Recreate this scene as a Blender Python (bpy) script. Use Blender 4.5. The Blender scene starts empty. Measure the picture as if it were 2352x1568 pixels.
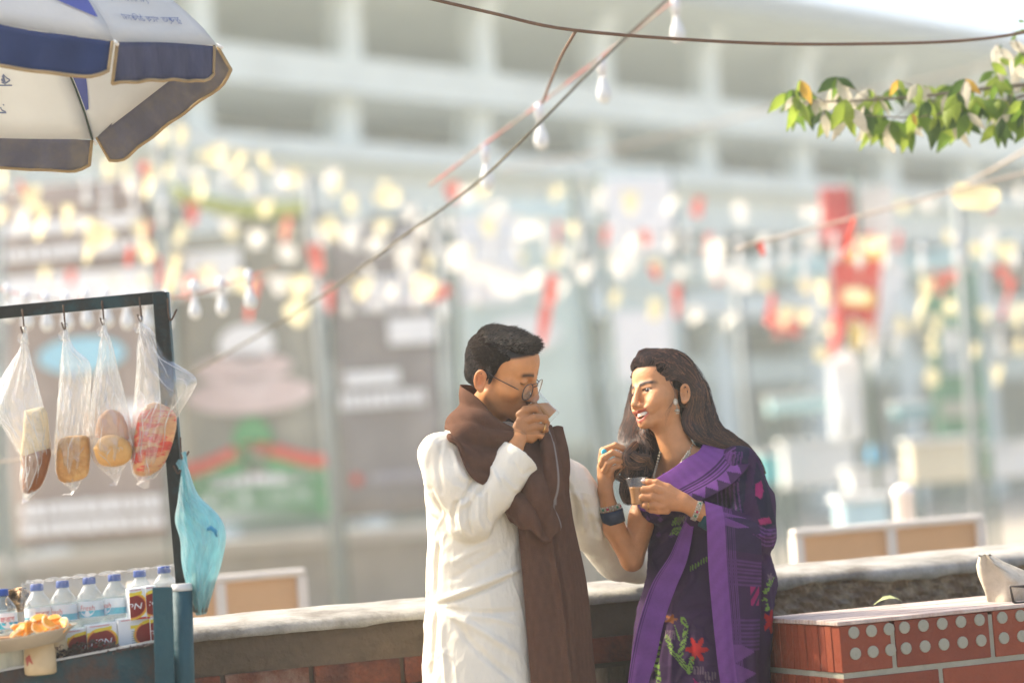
import bpy, math, random
import numpy as np
from mathutils import Vector, Matrix
random.seed(7); RNG = np.random.default_rng(7)
R = math.radians
scene = bpy.context.scene
COL = scene.collection

# ------------------------------------------------------------------ camera, sky, sun, exposure
CAM_H, PITCH, ROLL, LENS = 1.27, R(3.57), R(4.2), 85.0
FPX = 2352 * LENS / 36.0            # focal length in picture units (the photo seen 2352 wide)
FWD = Vector((0, math.cos(PITCH), math.sin(PITCH)))
_r0 = Vector((1, 0, 0)); _u0 = _r0.cross(FWD)
RGT = _r0 * math.cos(ROLL) - _u0 * math.sin(ROLL)
UPV = _r0 * math.sin(ROLL) + _u0 * math.cos(ROLL)
CPOS = Vector((0, 0, CAM_H))
cam_d = bpy.data.cameras.new('camera'); cam = bpy.data.objects.new('camera', cam_d); COL.objects.link(cam)
cam.matrix_world = Matrix(((RGT.x, UPV.x, -FWD.x, CPOS.x), (RGT.y, UPV.y, -FWD.y, CPOS.y), (RGT.z, UPV.z, -FWD.z, CPOS.z), (0, 0, 0, 1)))
cam_d.lens = LENS; cam_d.sensor_width = 36; cam_d.clip_start = 0.1; cam_d.clip_end = 2000
cam_d.dof.use_dof = True; cam_d.dof.focus_distance = 5.98; cam_d.dof.aperture_fstop = 1.45
scene.camera = cam

SUN_EL, SUN_AZ = R(42), R(-70)      # azimuth measured from +Y (away from the camera) towards +X
w = bpy.data.worlds.new('World'); scene.world = w; w.use_nodes = True
nt = w.node_tree; bg = nt.nodes['Background']
sky = nt.nodes.new('ShaderNodeTexSky'); sky.sky_type = 'NISHITA'; sky.sun_disc = False
sky.sun_elevation = SUN_EL; sky.sun_rotation = SUN_AZ; sky.dust_density = 5.8; sky.air_density = .8; sky.ozone_density = .6
nt.links.new(sky.outputs[0], bg.inputs[0]); bg.inputs[1].default_value = 0.15
sun_d = bpy.data.lights.new('sun', 'SUN'); sun = bpy.data.objects.new('sun', sun_d); COL.objects.link(sun)
sun_d.energy = 2.1; sun_d.angle = R(0.9); sun_d.color = (1.0, 0.91, 0.74)
SUND = Vector((math.sin(SUN_AZ) * math.cos(SUN_EL), math.cos(SUN_AZ) * math.cos(SUN_EL), math.sin(SUN_EL)))
sun.rotation_euler = SUND.to_track_quat('Z', 'Y').to_euler(); sun.location = (-8, 8, 20)
scene.view_settings.view_transform = 'Standard'; scene.view_settings.look = 'None'
scene.view_settings.exposure = 1.7; scene.view_settings.gamma = 1.0; scene.view_settings.use_curve_mapping = False
scene.cycles.use_denoising = True; scene.cycles.max_bounces = 8; scene.cycles.transparent_max_bounces = 16
scene.cycles.caustics_reflective = False; scene.cycles.caustics_refractive = False
scene.cycles.volume_bounces = 1; scene.cycles.sample_clamp_indirect = 6.0

def P(x, y, d):
    """world point seen at picture position (x, y of 2352 x 1568) at d metres along the view axis"""
    return CPOS + FWD * d + RGT * ((x - 1176) * d / FPX) - UPV * ((y - 784) * d / FPX)
FARK = 1.55
def dk(d): return d * FARK if d > 9.4 else d
def PF(x, y, d): return P(x, y, dk(d))          # everything beyond the benches stands well back
def pix(v):
    v = Vector(v) - CPOS; d = v.dot(FWD)
    return 1176 + v.dot(RGT) * FPX / d, 784 - v.dot(UPV) * FPX / d, d
def ground_d(x, y, z):
    """depth at which the ray through (x, y) reaches height z"""
    r = FWD + RGT * ((x - 1176) / FPX) - UPV * ((y - 784) / FPX)
    return (z - CAM_H) / r.z

# ------------------------------------------------------------------ materials
MATS = {}
def mat(name, col=(.5, .5, .5), rough=.7, var=.12, scale=6.0, bump=0.0, bscale=None, metal=0.0, spec=.4, trans=0.0,
        alpha=1.0, col2=None, attr=None, sss=0.0, sheen=0.0, translucent=0.0, detail=6.0, mask=None, coords='Object', ior=1.45, stretch=None):
    if name in MATS: return MATS[name]
    m = bpy.data.materials.new(name); m.use_nodes = True; MATS[name] = m
    t = m.node_tree; N = t.nodes; L = t.links; b = N['Principled BSDF']; out = N['Material Output']
    tc = N.new('ShaderNodeTexCoord'); src = tc.outputs[coords]
    if stretch:
        mp = N.new('ShaderNodeMapping'); mp.inputs['Scale'].default_value = stretch; L.new(src, mp.inputs[0]); src = mp.outputs[0]
    nz = N.new('ShaderNodeTexNoise'); nz.inputs['Scale'].default_value = scale; nz.inputs['Detail'].default_value = detail; nz.inputs['Roughness'].default_value = .62
    L.new(src, nz.inputs['Vector'])
    if attr:
        a = N.new('ShaderNodeAttribute'); a.attribute_name = attr; base = a.outputs['Color']
    else:
        c = N.new('ShaderNodeRGB'); c.outputs[0].default_value = (*col, 1); base = c.outputs[0]
    if col2 is not None:
        mx = N.new('ShaderNodeMix'); mx.data_type = 'RGBA'
        rp = N.new('ShaderNodeValToRGB'); lo, hi = mask or (.45, .6)
        rp.color_ramp.elements[0].position = lo; rp.color_ramp.elements[1].position = hi
        n2 = N.new('ShaderNodeTexNoise'); n2.inputs['Scale'].default_value = scale * .6; n2.inputs['Detail'].default_value = 9; n2.inputs['Roughness'].default_value = .7
        L.new(src, n2.inputs['Vector']); L.new(n2.outputs[0], rp.inputs[0]); L.new(rp.outputs[0], mx.inputs[0])
        L.new(base, mx.inputs[6]); mx.inputs[7].default_value = (*col2, 1); base = mx.outputs[2]
    hs = N.new('ShaderNodeHueSaturation'); mr = N.new('ShaderNodeMapRange')
    mr.inputs[1].default_value = .25; mr.inputs[2].default_value = .75; mr.inputs[3].default_value = 1 - var; mr.inputs[4].default_value = 1 + var
    L.new(nz.outputs[0], mr.inputs[0]); L.new(mr.outputs[0], hs.inputs['Value']); L.new(base, hs.inputs['Color'])
    L.new(hs.outputs[0], b.inputs['Base Color'])
    b.inputs['Roughness'].default_value = rough; b.inputs['Metallic'].default_value = metal
    b.inputs['Specular IOR Level'].default_value = spec; b.inputs['IOR'].default_value = ior
    b.inputs['Transmission Weight'].default_value = trans; b.inputs['Alpha'].default_value = alpha
    if sss: b.inputs['Subsurface Weight'].default_value = sss; b.inputs['Subsurface Radius'].default_value = (.012, .005, .003); b.inputs['Subsurface Scale'].default_value = .6
    if sheen: b.inputs['Sheen Weight'].default_value = sheen
    if bump:
        bp = N.new('ShaderNodeBump'); bp.inputs['Strength'].default_value = bump; bp.inputs['Distance'].default_value = .01
        nb = N.new('ShaderNodeTexNoise'); nb.inputs['Scale'].default_value = bscale or scale * 4; nb.inputs['Detail'].default_value = 8
        L.new(src, nb.inputs['Vector']); L.new(nb.outputs[0], bp.inputs['Height']); L.new(bp.outputs[0], b.inputs['Normal'])
    if translucent:
        tr = N.new('ShaderNodeBsdfTranslucent'); L.new(hs.outputs[0], tr.inputs['Color'])
        ms = N.new('ShaderNodeMixShader'); ms.inputs[0].default_value = translucent
        L.new(b.outputs[0], ms.inputs[1]); L.new(tr.outputs[0], ms.inputs[2]); L.new(ms.outputs[0], out.inputs[0])
    return m
def film(name, col, opacity, rough=.15, gloss=.12, crinkle=0.0):
    """thin clear or tinted plastic sheet: see-through, a milky share, a sheen"""
    if name in MATS: return MATS[name]
    m = bpy.data.materials.new(name); m.use_nodes = True; MATS[name] = m
    t = m.node_tree; N = t.nodes; L = t.links; N.remove(N['Principled BSDF']); out = N['Material Output']
    tp = N.new('ShaderNodeBsdfTransparent'); df = N.new('ShaderNodeBsdfDiffuse'); tl = N.new('ShaderNodeBsdfTranslucent'); gl = N.new('ShaderNodeBsdfGlossy')
    df.inputs[0].default_value = (*col, 1); tl.inputs[0].default_value = (*col, 1); gl.inputs['Roughness'].default_value = rough
    tp.inputs[0].default_value = (*[.55 + .45 * c for c in col], 1)
    a = N.new('ShaderNodeMixShader'); a.inputs[0].default_value = .5; L.new(df.outputs[0], a.inputs[1]); L.new(tl.outputs[0], a.inputs[2])
    nz = N.new('ShaderNodeTexNoise'); nz.inputs['Scale'].default_value = 14; nz.inputs['Detail'].default_value = 6; tc = N.new('ShaderNodeTexCoord')
    mp = N.new('ShaderNodeMapping'); mp.inputs['Scale'].default_value = (2.5, 2.5, .7); L.new(tc.outputs['Object'], mp.inputs[0]); L.new(mp.outputs[0], nz.inputs['Vector'])
    mr = N.new('ShaderNodeMapRange'); mr.inputs[1].default_value = .3; mr.inputs[2].default_value = .7; mr.inputs[3].default_value = opacity * .5; mr.inputs[4].default_value = min(1, opacity * 1.6)
    L.new(nz.outputs[0], mr.inputs[0])
    b = N.new('ShaderNodeMixShader'); L.new(mr.outputs[0], b.inputs[0]); L.new(tp.outputs[0], b.inputs[1]); L.new(a.outputs[0], b.inputs[2])
    c = N.new('ShaderNodeMixShader'); fr = N.new('ShaderNodeLayerWeight'); fr.inputs[0].default_value = .35
    pw = N.new('ShaderNodeMath'); pw.operation = 'POWER'; pw.inputs[1].default_value = 2.5; L.new(fr.outputs['Facing'], pw.inputs[0])
    ml = N.new('ShaderNodeMath'); ml.operation = 'MULTIPLY_ADD'; ml.inputs[1].default_value = .7; ml.inputs[2].default_value = gloss * .1; L.new(pw.outputs[0], ml.inputs[0]); L.new(ml.outputs[0], c.inputs[0])
    if crinkle:
        bp = N.new('ShaderNodeBump'); bp.inputs['Strength'].default_value = crinkle; bp.inputs['Distance'].default_value = .01
        vz = N.new('ShaderNodeTexNoise'); vz.inputs['Scale'].default_value = 45; vz.inputs['Detail'].default_value = 3; L.new(mp.outputs[0], vz.inputs['Vector'])
        L.new(vz.outputs[0], bp.inputs['Height']); L.new(bp.outputs[0], gl.inputs['Normal']); L.new(bp.outputs[0], fr.inputs['Normal'])
    L.new(b.outputs[0], c.inputs[1]); L.new(gl.outputs[0], c.inputs[2]); L.new(c.outputs[0], out.inputs[0])
    return m

# ------------------------------------------------------------------ mesh helpers
def tag(o, label=None, cat=None, group=None, kind=None):
    if label: o['label'] = label
    if cat: o['category'] = cat
    if group: o['group'] = group
    if kind: o['kind'] = kind
    return o
def empty(name, loc, label, cat, group=None):
    o = bpy.data.objects.new(name, None); COL.objects.link(o); o.location = loc; o.empty_display_size = .1
    return tag(o, label, cat, group)
def obj(name, verts, faces, m, parent=None, smooth=True, cols=None, origin=None, uvs=None, autosmooth=None):
    """one mesh object in world coordinates; its origin at `origin` (or the centre of its base)"""
    v = np.asarray([tuple(q) for q in verts], dtype=float) if not isinstance(verts, np.ndarray) else verts
    if origin is None: origin = (v[:, 0].mean(), v[:, 1].mean(), v[:, 2].min())
    og = np.array(tuple(origin)); me = bpy.data.meshes.new(name)
    if isinstance(faces, np.ndarray):
        nf, k = faces.shape; vv = (v - og)
        me.vertices.add(len(v)); me.vertices.foreach_set('co', vv.ravel().astype(np.float32))
        me.loops.add(nf * k); me.loops.foreach_set('vertex_index', faces.ravel().astype(np.int32))
        me.polygons.add(nf); me.polygons.foreach_set('loop_start', np.arange(0, nf * k, k, dtype=np.int32)); me.polygons.foreach_set('loop_total', np.full(nf, k, dtype=np.int32))
        me.update(calc_edges=True); me.validate()
    else:
        me.from_pydata([tuple(q) for q in (v - og)], [], faces)
    if smooth: me.polygons.foreach_set('use_smooth', np.ones(len(me.polygons), dtype=bool))
    if cols is not None:
        ca = me.color_attributes.new('Col', 'FLOAT_COLOR', 'POINT'); c4 = np.ones((len(v), 4), dtype=np.float32); c4[:, :3] = cols
        ca.data.foreach_set('color', c4.ravel())
    me.materials.append(m); me.update()
    o = bpy.data.objects.new(name, me); COL.objects.link(o)
    o.location = Vector(tuple(origin))
    if parent is not None:
        o.parent = parent; o.location = Vector(tuple(origin)) - world_loc(parent)
    return o
def world_loc(o):
    l = Vector((0, 0, 0))
    while o is not None: l += Vector(o.location); o = o.parent
    return l
class MB:
    """collects shapes for ONE mesh"""
    def __init__(s): s.v = []; s.f = []
    def add(s, v, f):
        n = len(s.v); s.v += [Vector(q) for q in v]; s.f += [tuple(i + n for i in q) for q in f]; return s
    def frame(s, o, ax, ay, az):
        o, ax, ay, az = Vector(o), Vector(ax), Vector(ay), Vector(az)
        v = [o, o + ax, o + ax + ay, o + ay, o + az, o + ax + az, o + ax + ay + az, o + ay + az]
        return s.add(v, [(3, 2, 1, 0), (4, 5, 6, 7), (0, 1, 5, 4), (1, 2, 6, 5), (2, 3, 7, 6), (3, 0, 4, 7)])
    def box(s, c, sx, sy, sz, rz=0.0):
        c = Vector(c); a = Vector((math.cos(rz), math.sin(rz), 0)); b = Vector((-math.sin(rz), math.cos(rz), 0)); z = Vector((0, 0, 1))
        return s.frame(c - a * sx / 2 - b * sy / 2 - z * sz / 2, a * sx, b * sy, z * sz)
    def tube(s, pts, r, n=8, cap=True, flat=1.0, closed=False):
        pts = [Vector(p) for p in pts]; k = len(pts); rr = r if isinstance(r, (list, tuple, np.ndarray)) else [r] * k
        vs = []; fs = []; prev = None
        for i in range(k):
            t = (pts[(i + 1) % k] - pts[i - 1]) if closed else (pts[min(i + 1, k - 1)] - pts[max(i - 1, 0)])
            if t.length < 1e-9: t = Vector((0, 0, 1))
            t.normalize()
            if prev is None:
                a = t.cross(Vector((0, 0, 1)) if abs(t.z) < .9 else Vector((1, 0, 0))).normalized()
            else:
                a = (prev - t * prev.dot(t)); a = a.normalized() if a.length > 1e-6 else t.orthogonal().normalized()
            prev = a; b = t.cross(a)
            for j in range(n):
                q = 2 * math.pi * j / n; vs.append(pts[i] + (a * math.cos(q) + b * math.sin(q) * flat) * rr[i])
        for i in range(k if closed else k - 1):
            for j in range(n):
                i2 = (i + 1) % k
                fs.append((i * n + j, i * n + (j + 1) % n, i2 * n + (j + 1) % n, i2 * n + j))
        if cap and not closed: fs.append(tuple(range(n - 1, -1, -1))); fs.append(tuple((k - 1) * n + j for j in range(n)))
        return s.add(vs, fs)
    def lathe(s, base, axis, prof, n=20, cap=True):
        """prof: (radius, height along axis)"""
        ax = Vector(axis).normalized(); a = ax.orthogonal().normalized(); b = ax.cross(a); vs = []; fs = []; base = Vector(base)
        for r, h in prof:
            for j in range(n):
                q = 2 * math.pi * j / n; vs.append(base + ax * h + (a * math.cos(q) + b * math.sin(q)) * r)
        for i in range(len(prof) - 1):
            for j in range(n): fs.append((i * n + j, i * n + (j + 1) % n, (i + 1) * n + (j + 1) % n, (i + 1) * n + j))
        if cap: fs.append(tuple(range(n - 1, -1, -1))); fs.append(tuple((len(prof) - 1) * n + j for j in range(n)))
        return s.add(vs, fs)
    def sheet(s, rows, thick=0.0):
        """grid of points; thick gives it a back face"""
        k = len(rows); n = len(rows[0]); vs = [Vector(p) for r in rows for p in r]; fs = []
        for i in range(k - 1):
            for j in range(n - 1): fs.append((i * n + j, i * n + j + 1, (i + 1) * n + j + 1, (i + 1) * n + j))
        if thick:
            nv = [Vector((0, 0, 0)) for _ in vs]
            for f in fs:
                q = (vs[f[2]] - vs[f[0]]).cross(vs[f[3]] - vs[f[1]])
                for i in f: nv[i] += q
            m = len(vs); vs += [v - q.normalized() * thick for v, q in zip(vs[:], nv)]
            fb = [tuple(m + i for i in reversed(f)) for f in fs]
            edge = [j for j in range(n)] + [i * n + n - 1 for i in range(1, k)] + [(k - 1) * n + j for j in range(n - 2, -1, -1)] + [i * n for i in range(k - 2, 0, -1)]
            fs = fs + fb + [(edge[(i + 1) % len(edge)], edge[i], m + edge[i], m + edge[(i + 1) % len(edge)]) for i in range(len(edge))]
        return s.add(vs, fs)
    def prism(s, poly, vec):
        """closed outline extruded by vec"""
        n = len(poly); p = [Vector(q) for q in poly]; vec = Vector(vec)
        return s.add(p + [q + vec for q in p], [tuple(range(n - 1, -1, -1)), tuple(range(n, 2 * n))] + [(i, (i + 1) % n, n + (i + 1) % n, n + i) for i in range(n)])
    def build(s, name, m, parent=None, smooth=False, origin=None, bevel=0.0):
        o = obj(name, s.v, s.f, m, parent, smooth, origin=origin)
        if bevel:
            bv = o.modifiers.new('bevel', 'BEVEL'); bv.width = bevel; bv.segments = 2; bv.limit_method = 'ANGLE'
        return o
def catmull(pts, n):
    """n points along a smooth curve through pts (arrays of any dimension)"""
    p = np.asarray([tuple(q) for q in pts], float); k = len(p)
    if k == 2: return p[0] + (p[1] - p[0]) * np.linspace(0, 1, n)[:, None]
    q = np.vstack([2 * p[0] - p[1], p, 2 * p[-1] - p[-2]]); t = np.linspace(0, k - 1 - 1e-9, n); i = t.astype(int); u = (t - i)[:, None]
    a, b, c, d = q[i], q[i + 1], q[i + 2], q[i + 3]
    return .5 * (2 * b + (c - a) * u + (2 * a - 5 * b + 4 * c - d) * u ** 2 + (3 * b - a - 3 * c + d) * u ** 3)
def copy_tree(o, parent=None):
    c = o.copy(); COL.objects.link(c); c.parent = parent
    for ch in list(o.children): copy_tree(ch, c)
    return c
def text_mesh(txt, size, origin, right, up, m, name, parent, width=None, extrude=.0004, font=None, shear=0.0):
    """flat lettering as a mesh of its own lying in the plane of right / up"""
    cu = bpy.data.curves.new('lettering', 'FONT'); cu.body = txt; cu.size = size; cu.align_x = 'CENTER'; cu.align_y = 'CENTER'; cu.extrude = 0; cu.shear = shear; cu.resolution_u = 2
    to = bpy.data.objects.new('lettering', cu); COL.objects.link(to); dg = bpy.context.evaluated_depsgraph_get()
    me = bpy.data.meshes.new_from_object(to.evaluated_get(dg)); COL.objects.unlink(to); bpy.data.objects.remove(to); bpy.data.curves.remove(cu)
    if len(me.vertices) == 0: return None
    co = np.zeros(len(me.vertices) * 3); me.vertices.foreach_get('co', co); co = co.reshape(-1, 3)
    k = 1.0
    if width: k = width / max(1e-6, np.ptp(co[:, 0]))
    right = Vector(right).normalized(); up = Vector(up).normalized(); o0 = Vector(origin)
    vs = [o0 + right * (c[0] * k) + up * c[1] for c in co]
    return vs, [tuple(p.vertices) for p in me.polygons], me
# ================================================================== the setting
g = MB(); g.add([(-400, -60, 0), (400, -60, 0), (400, 700, 0), (-400, 700, 0)], [(0, 1, 2, 3)])
ground = g.build('ground', mat('paving_ground', (.36, .31, .24), .9, .25, .8, .3, 12, col2=(.26, .23, .19)))
tag(ground, 'dusty beige paved ground of the plaza', kind='structure')

# ------------------------------------------------------------------ the low wall the couple lean on
WA = R(22); WDIR = Vector((math.cos(WA), math.sin(WA), 0)); WNRM = Vector((-math.sin(WA), math.cos(WA), 0)); ZUP = Vector((0, 0, 1))
_o = P(1130, 1384, 6.22); WTOP = _o.z; WO = Vector((_o.x, _o.y, 0))
def W(s, t, z): return WO + WDIR * s + WNRM * t + ZUP * z
def wall_s(x, y, t=0.0):
    """run along the wall of the picture column x (front face)"""
    r = FWD + RGT * ((x - 1176) / FPX) - UPV * ((y - 784) / FPX); q = WO + WNRM * t - CPOS
    k = q.dot(WNRM) / r.dot(WNRM); p = CPOS + r * k
    return (p - WO).dot(WDIR)
low_wall = empty('low_wall', W(0, .15, 0), 'long low weathered wall of brick and plaster with pale coping', 'wall')
S0, S1 = -2.6, 4.2
SH0, SH1 = wall_s(1352, 1520), wall_s(1438, 1520)           # opening under the wall between the couple
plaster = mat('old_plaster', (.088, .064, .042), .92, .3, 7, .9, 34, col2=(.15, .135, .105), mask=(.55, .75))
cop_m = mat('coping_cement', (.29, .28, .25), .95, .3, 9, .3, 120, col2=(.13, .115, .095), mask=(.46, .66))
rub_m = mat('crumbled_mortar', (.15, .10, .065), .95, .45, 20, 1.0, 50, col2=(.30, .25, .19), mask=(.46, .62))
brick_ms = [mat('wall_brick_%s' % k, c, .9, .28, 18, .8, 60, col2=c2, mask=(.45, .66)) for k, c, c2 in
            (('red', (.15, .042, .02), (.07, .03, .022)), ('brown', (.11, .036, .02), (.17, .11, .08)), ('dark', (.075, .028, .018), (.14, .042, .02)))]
def fbm(x, seed=0, oct=4, f0=1.0):
    r = np.random.default_rng(seed); y = np.zeros_like(np.asarray(x, float)); a = 1.0; f = f0
    for _ in range(oct):
        p = r.uniform(0, 6.28, 3); y = y + a * (np.sin(x * f + p[0]) + np.sin(x * f * 1.7 + p[1]) + np.sin(x * f * 2.9 + p[2])) / 3; a *= .55; f *= 2.13
    return y
# coping: sloped towards the camera, rounded nose, ragged lower edge that hangs deeper on the right
ss = np.linspace(S0, S1, 420); hang = .012 + .003 * fbm(ss, 3, 5, 9) ; sr = wall_s(1780, 1310)
hang = np.where(ss > sr - .25, np.clip(.016 + .010 * fbm(ss, 5, 5, 7) + .006 * np.clip((ss - sr), 0, 1), .004, .04), np.clip(hang, .006, .03))
rows = []
for s, h in zip(ss, hang):
    k = .0012 * math.sin(s * 9) + .0007 * math.sin(s * 31)
    rows.append([W(s, .30, -.03 + WTOP), W(s, .30, WTOP + .016), W(s, .27, WTOP + .020 + k), W(s, .16, WTOP + .015 + k), W(s, .04, WTOP + .007 + k),
                 W(s, -.002, WTOP - .001 + k), W(s, -.016, WTOP - .012 + k), W(s, -.018, WTOP - .014 - h), W(s, .02, WTOP - .018 - h)])
MB().sheet(rows).build('coping', cop_m, low_wall, smooth=True)
# plaster face band under the coping
nz = 9; rows = []
for s in ss:
    col = []
    for j in range(nz):
        z = WTOP - .008 - j * .108 / (nz - 1); torn = 1.0 if s > sr - .1 else .35
        d = .006 * torn * (math.sin(s * 37 + j * 1.7) + math.sin(s * 83 - j * 2.9) + math.sin(s * 19 + j * .8)) + .022 * torn * (j / (nz - 1)) * (.5 + .5 * math.sin(s * 5.3 + 1.2 * math.sin(s * 11)))
        col.append(W(s, .004 + d, z))
    rows.append(col)
ksp = next(i for i, s in enumerate(ss) if s > sr - .12)
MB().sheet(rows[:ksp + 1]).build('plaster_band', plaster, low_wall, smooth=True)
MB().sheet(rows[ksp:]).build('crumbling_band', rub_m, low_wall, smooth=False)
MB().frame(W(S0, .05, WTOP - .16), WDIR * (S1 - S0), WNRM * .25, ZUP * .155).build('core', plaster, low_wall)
# brick courses below (each brick its own piece down to just under the frame)
cz = WTOP - .116; ch = .066
for c in range(5):
    s = S0 + (.12 if c % 2 else 0); z1 = cz - c * (ch + .012)
    while s < S1:
        L = random.uniform(.215, .245); a, b_ = s, min(s + L, S1); s += L + .012
        cutd = c >= 1 and b_ > SH0 and a < SH1
        if cutd:
            if a < SH0 - .03: b_ = SH0
            elif b_ > SH1 + .03: a = SH1
            else: continue
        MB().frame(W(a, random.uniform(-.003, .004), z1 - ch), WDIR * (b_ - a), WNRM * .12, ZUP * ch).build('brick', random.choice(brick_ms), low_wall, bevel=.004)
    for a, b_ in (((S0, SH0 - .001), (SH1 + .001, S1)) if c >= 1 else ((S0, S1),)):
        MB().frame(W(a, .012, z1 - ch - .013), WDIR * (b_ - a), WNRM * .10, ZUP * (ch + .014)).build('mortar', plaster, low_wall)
zb = cz - 5 * (ch + .012)
for a, b_ in ((S0, SH0), (SH1, S1)):
    MB().frame(W(a, .001, 0), WDIR * (b_ - a), WNRM * .28, ZUP * (zb - .002)).build('wall_base', plaster, low_wall)
    MB().frame(W(a, .125, zb), WDIR * (b_ - a), WNRM * .155, ZUP * (cz - zb - .06)).build('backing', plaster, low_wall)

# ------------------------------------------------------------------ brick pedestal in front of the wall (right foreground)
_c = P(1926, 1426, 5.78); PZ = _c.z
PO = Vector((_c.x, _c.y, 0)); PA = R(21); PD = Vector((math.cos(PA), math.sin(PA), 0)); PN = Vector((-math.sin(PA), math.cos(PA), 0))
def Q(s, t, z): return PO + PD * s + PN * t + ZUP * z
PL, PW = 1.15, .40
pedestal = empty('brick_pedestal', Q(PL / 2, PW / 2, 0), 'square red brick pedestal with mortar dots built against the low wall', 'pedestal')
mort = mat('pedestal_mortar', (.29, .285, .22), .9, .15, 14, .5, 60)
cer = [mat('ceramic_brick_%s' % k, c, .62, .14, 9, .35, 50, col2=c2, mask=(.5, .8)) for k, c, c2 in
       (('a', (.20, .036, .011), (.15, .036, .017)), ('b', (.17, .030, .010), (.22, .055, .024)), ('c', (.22, .043, .014), (.15, .030, .014)))]
MB().frame(Q(.004, .004, 0), PD * (PL - .008), PN * (PW - .008), ZUP * (PZ - .02)).build('mortar_core', mort, pedestal)
BH, JT = .112, .014
disc = MB().lathe((0, 0, 0), (0, -1, 0), [(.0148, -.004), (.0148, -.0006), (.013, .0004)], 14).build('mortar_plug', mort, None); dme = disc.data; bpy.data.objects.remove(disc)
for row in range(6):
    z1 = PZ - .012 - row * (BH + JT); s = 0.0; k = 0
    if z1 - BH < 0: break
    first = .138 if row % 2 == 0 else .262
    while s < PL - .01:
        L = min(first if k == 0 else .262, PL - s)
        MB().frame(Q(s, -.0, z1 - BH), PD * L, PN * .04, ZUP * BH).build('brick', cer[(row + k) % 3], pedestal, bevel=.0025)
        if row == 0:
            for i in range(5):
                cx = s + L - .026 - i * .0525 - (0 if k else -.0)
                if k == 0: cx = .038 + i * .048
                if cx < s + .012 or cx > s + L + (.0 if k == 0 else -.012): continue
                for zz in (z1 - .033, z1 - .083):
                    o = bpy.data.objects.new('mortar_plug', dme); COL.objects.link(o); o.parent = pedestal
                    o.rotation_euler = (0, 0, PA); o.location = Q(cx, -.0015, zz) - Vector(pedestal.location)
        s += L + JT * .9; k += 1
    t = .042
    while t < PW - .005:                       # narrow upright pieces on the left side
        L = min(.031, PW - t); MB().frame(Q(-.001 + random.uniform(-.0015, .0015), t, z1 - BH), PN * L, PD * .05, ZUP * BH).build('brick', cer[random.randrange(3)], pedestal, bevel=.002)
        t += L + .0035
top_m = mat('pedestal_top', (.44, .36, .315), .85, .25, 5, .4, 30, stretch=(1, 12, 1), col2=(.33, .20, .15), mask=(.48, .68))
t = -.004
for i in range(6):
    L = (PW + .006) / 6 - .0015; MB().frame(Q(-.006, t, PZ - .011), PD * (PL + .01), PN * L, ZUP * (.011 + random.uniform(-.0015, .0015))).build('plank', top_m, pedestal, bevel=.002); t += L + .0015

# ------------------------------------------------------------------ far building
BTH = R(48); BE = Vector((math.cos(BTH), math.sin(BTH), 0)); BN = Vector((math.sin(BTH), -math.cos(BTH), 0)); BO = Vector((0, 62, 0)); BK = 1.55   # BN points to the camera side
def B(t, n, z): return BO + (BE * t + BN * n + ZUP * z) * BK
T0, T1 = -20, 40
bld = empty('concrete_building', B(10, -4, 0), 'long pale concrete building with column rows and sloping roof canopy', 'building')
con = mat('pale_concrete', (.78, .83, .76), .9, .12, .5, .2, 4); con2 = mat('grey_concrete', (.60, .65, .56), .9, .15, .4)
dkw = mat('dark_wall', (.42, .44, .36), .9, .2, .5); win = mat('window_glass', (.16, .20, .20), .25, .2, .6)  # darker grey-green for the recessed walls
roofm = mat('roof_edge', (.33, .36, .35), .8, .1, .5)
def bslab(name, n0, n1, z0, z1, m, t0=T0, t1=T1): return MB().frame(B(t0, n0, z0), BE * (t1 - t0) * BK, BN * (n1 - n0) * BK, ZUP * (z1 - z0) * BK).build(name, m, bld)
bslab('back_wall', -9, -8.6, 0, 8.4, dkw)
bslab('floor_slab', -8.5, 0.35, 7.15, 7.72, con); bslab('floor_slab', -8.5, 0.3, 6.1, 6.4, con); bslab('floor_slab', -8.5, 0.4, 3.7, 4.15, con)
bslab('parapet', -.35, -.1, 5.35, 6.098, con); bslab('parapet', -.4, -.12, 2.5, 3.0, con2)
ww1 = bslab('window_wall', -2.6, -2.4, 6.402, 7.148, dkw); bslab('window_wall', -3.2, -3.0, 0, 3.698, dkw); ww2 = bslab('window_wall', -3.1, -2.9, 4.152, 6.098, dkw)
rf = [B(T0, 1.3, 9.5), B(T0, 1.3, 9.2), B(T0, -3.5, 8.35), B(T0, -9, 8.35), B(T0, -9, 10.2)]
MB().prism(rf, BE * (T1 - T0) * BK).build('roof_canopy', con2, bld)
MB().frame(B(T0, 1.31, 9.16), BE * (T1 - T0) * BK, BN * .12, ZUP * .40 * BK).build('roof_edge', roofm, bld)
tk = -.3 - 3.07 * 5
while tk < 30:
    cmesh = MB().prism([B(tk - .22, -.2, 7.722), B(tk + .22, -.2, 7.722), B(tk + .22, -.2, 8.86), B(tk - .22, -.2, 8.86)], BN * .35 * BK)
    cmesh.prism([B(tk - .20, .15, 8.55), B(tk - .20, .45, 9.03), B(tk - .20, -.2, 8.92), B(tk - .20, -.2, 8.55)], BE * .40 * BK)
    cmesh.build('column', con, bld)
    for z0, z1 in ((6.402, 7.148), (4.152, 6.098), (0, 3.698)):
        MB().frame(B(tk - .25, -.5, z0), BE * .5 * BK, BN * .45 * BK, ZUP * (z1 - z0) * BK).build('column', con, bld)
    for k in range(2):
        a = tk + .5 + k * 1.3
        MB().frame(B(a, -2.398, 6.5), BE * 1.0 * BK, BN * .05, ZUP * .55 * BK).build('window', win, ww1)
        MB().frame(B(a, -2.898, 4.9), BE * 1.0 * BK, BN * .05, ZUP * 1.0 * BK).build('window', win, ww2)
    tk += 3.07

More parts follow.
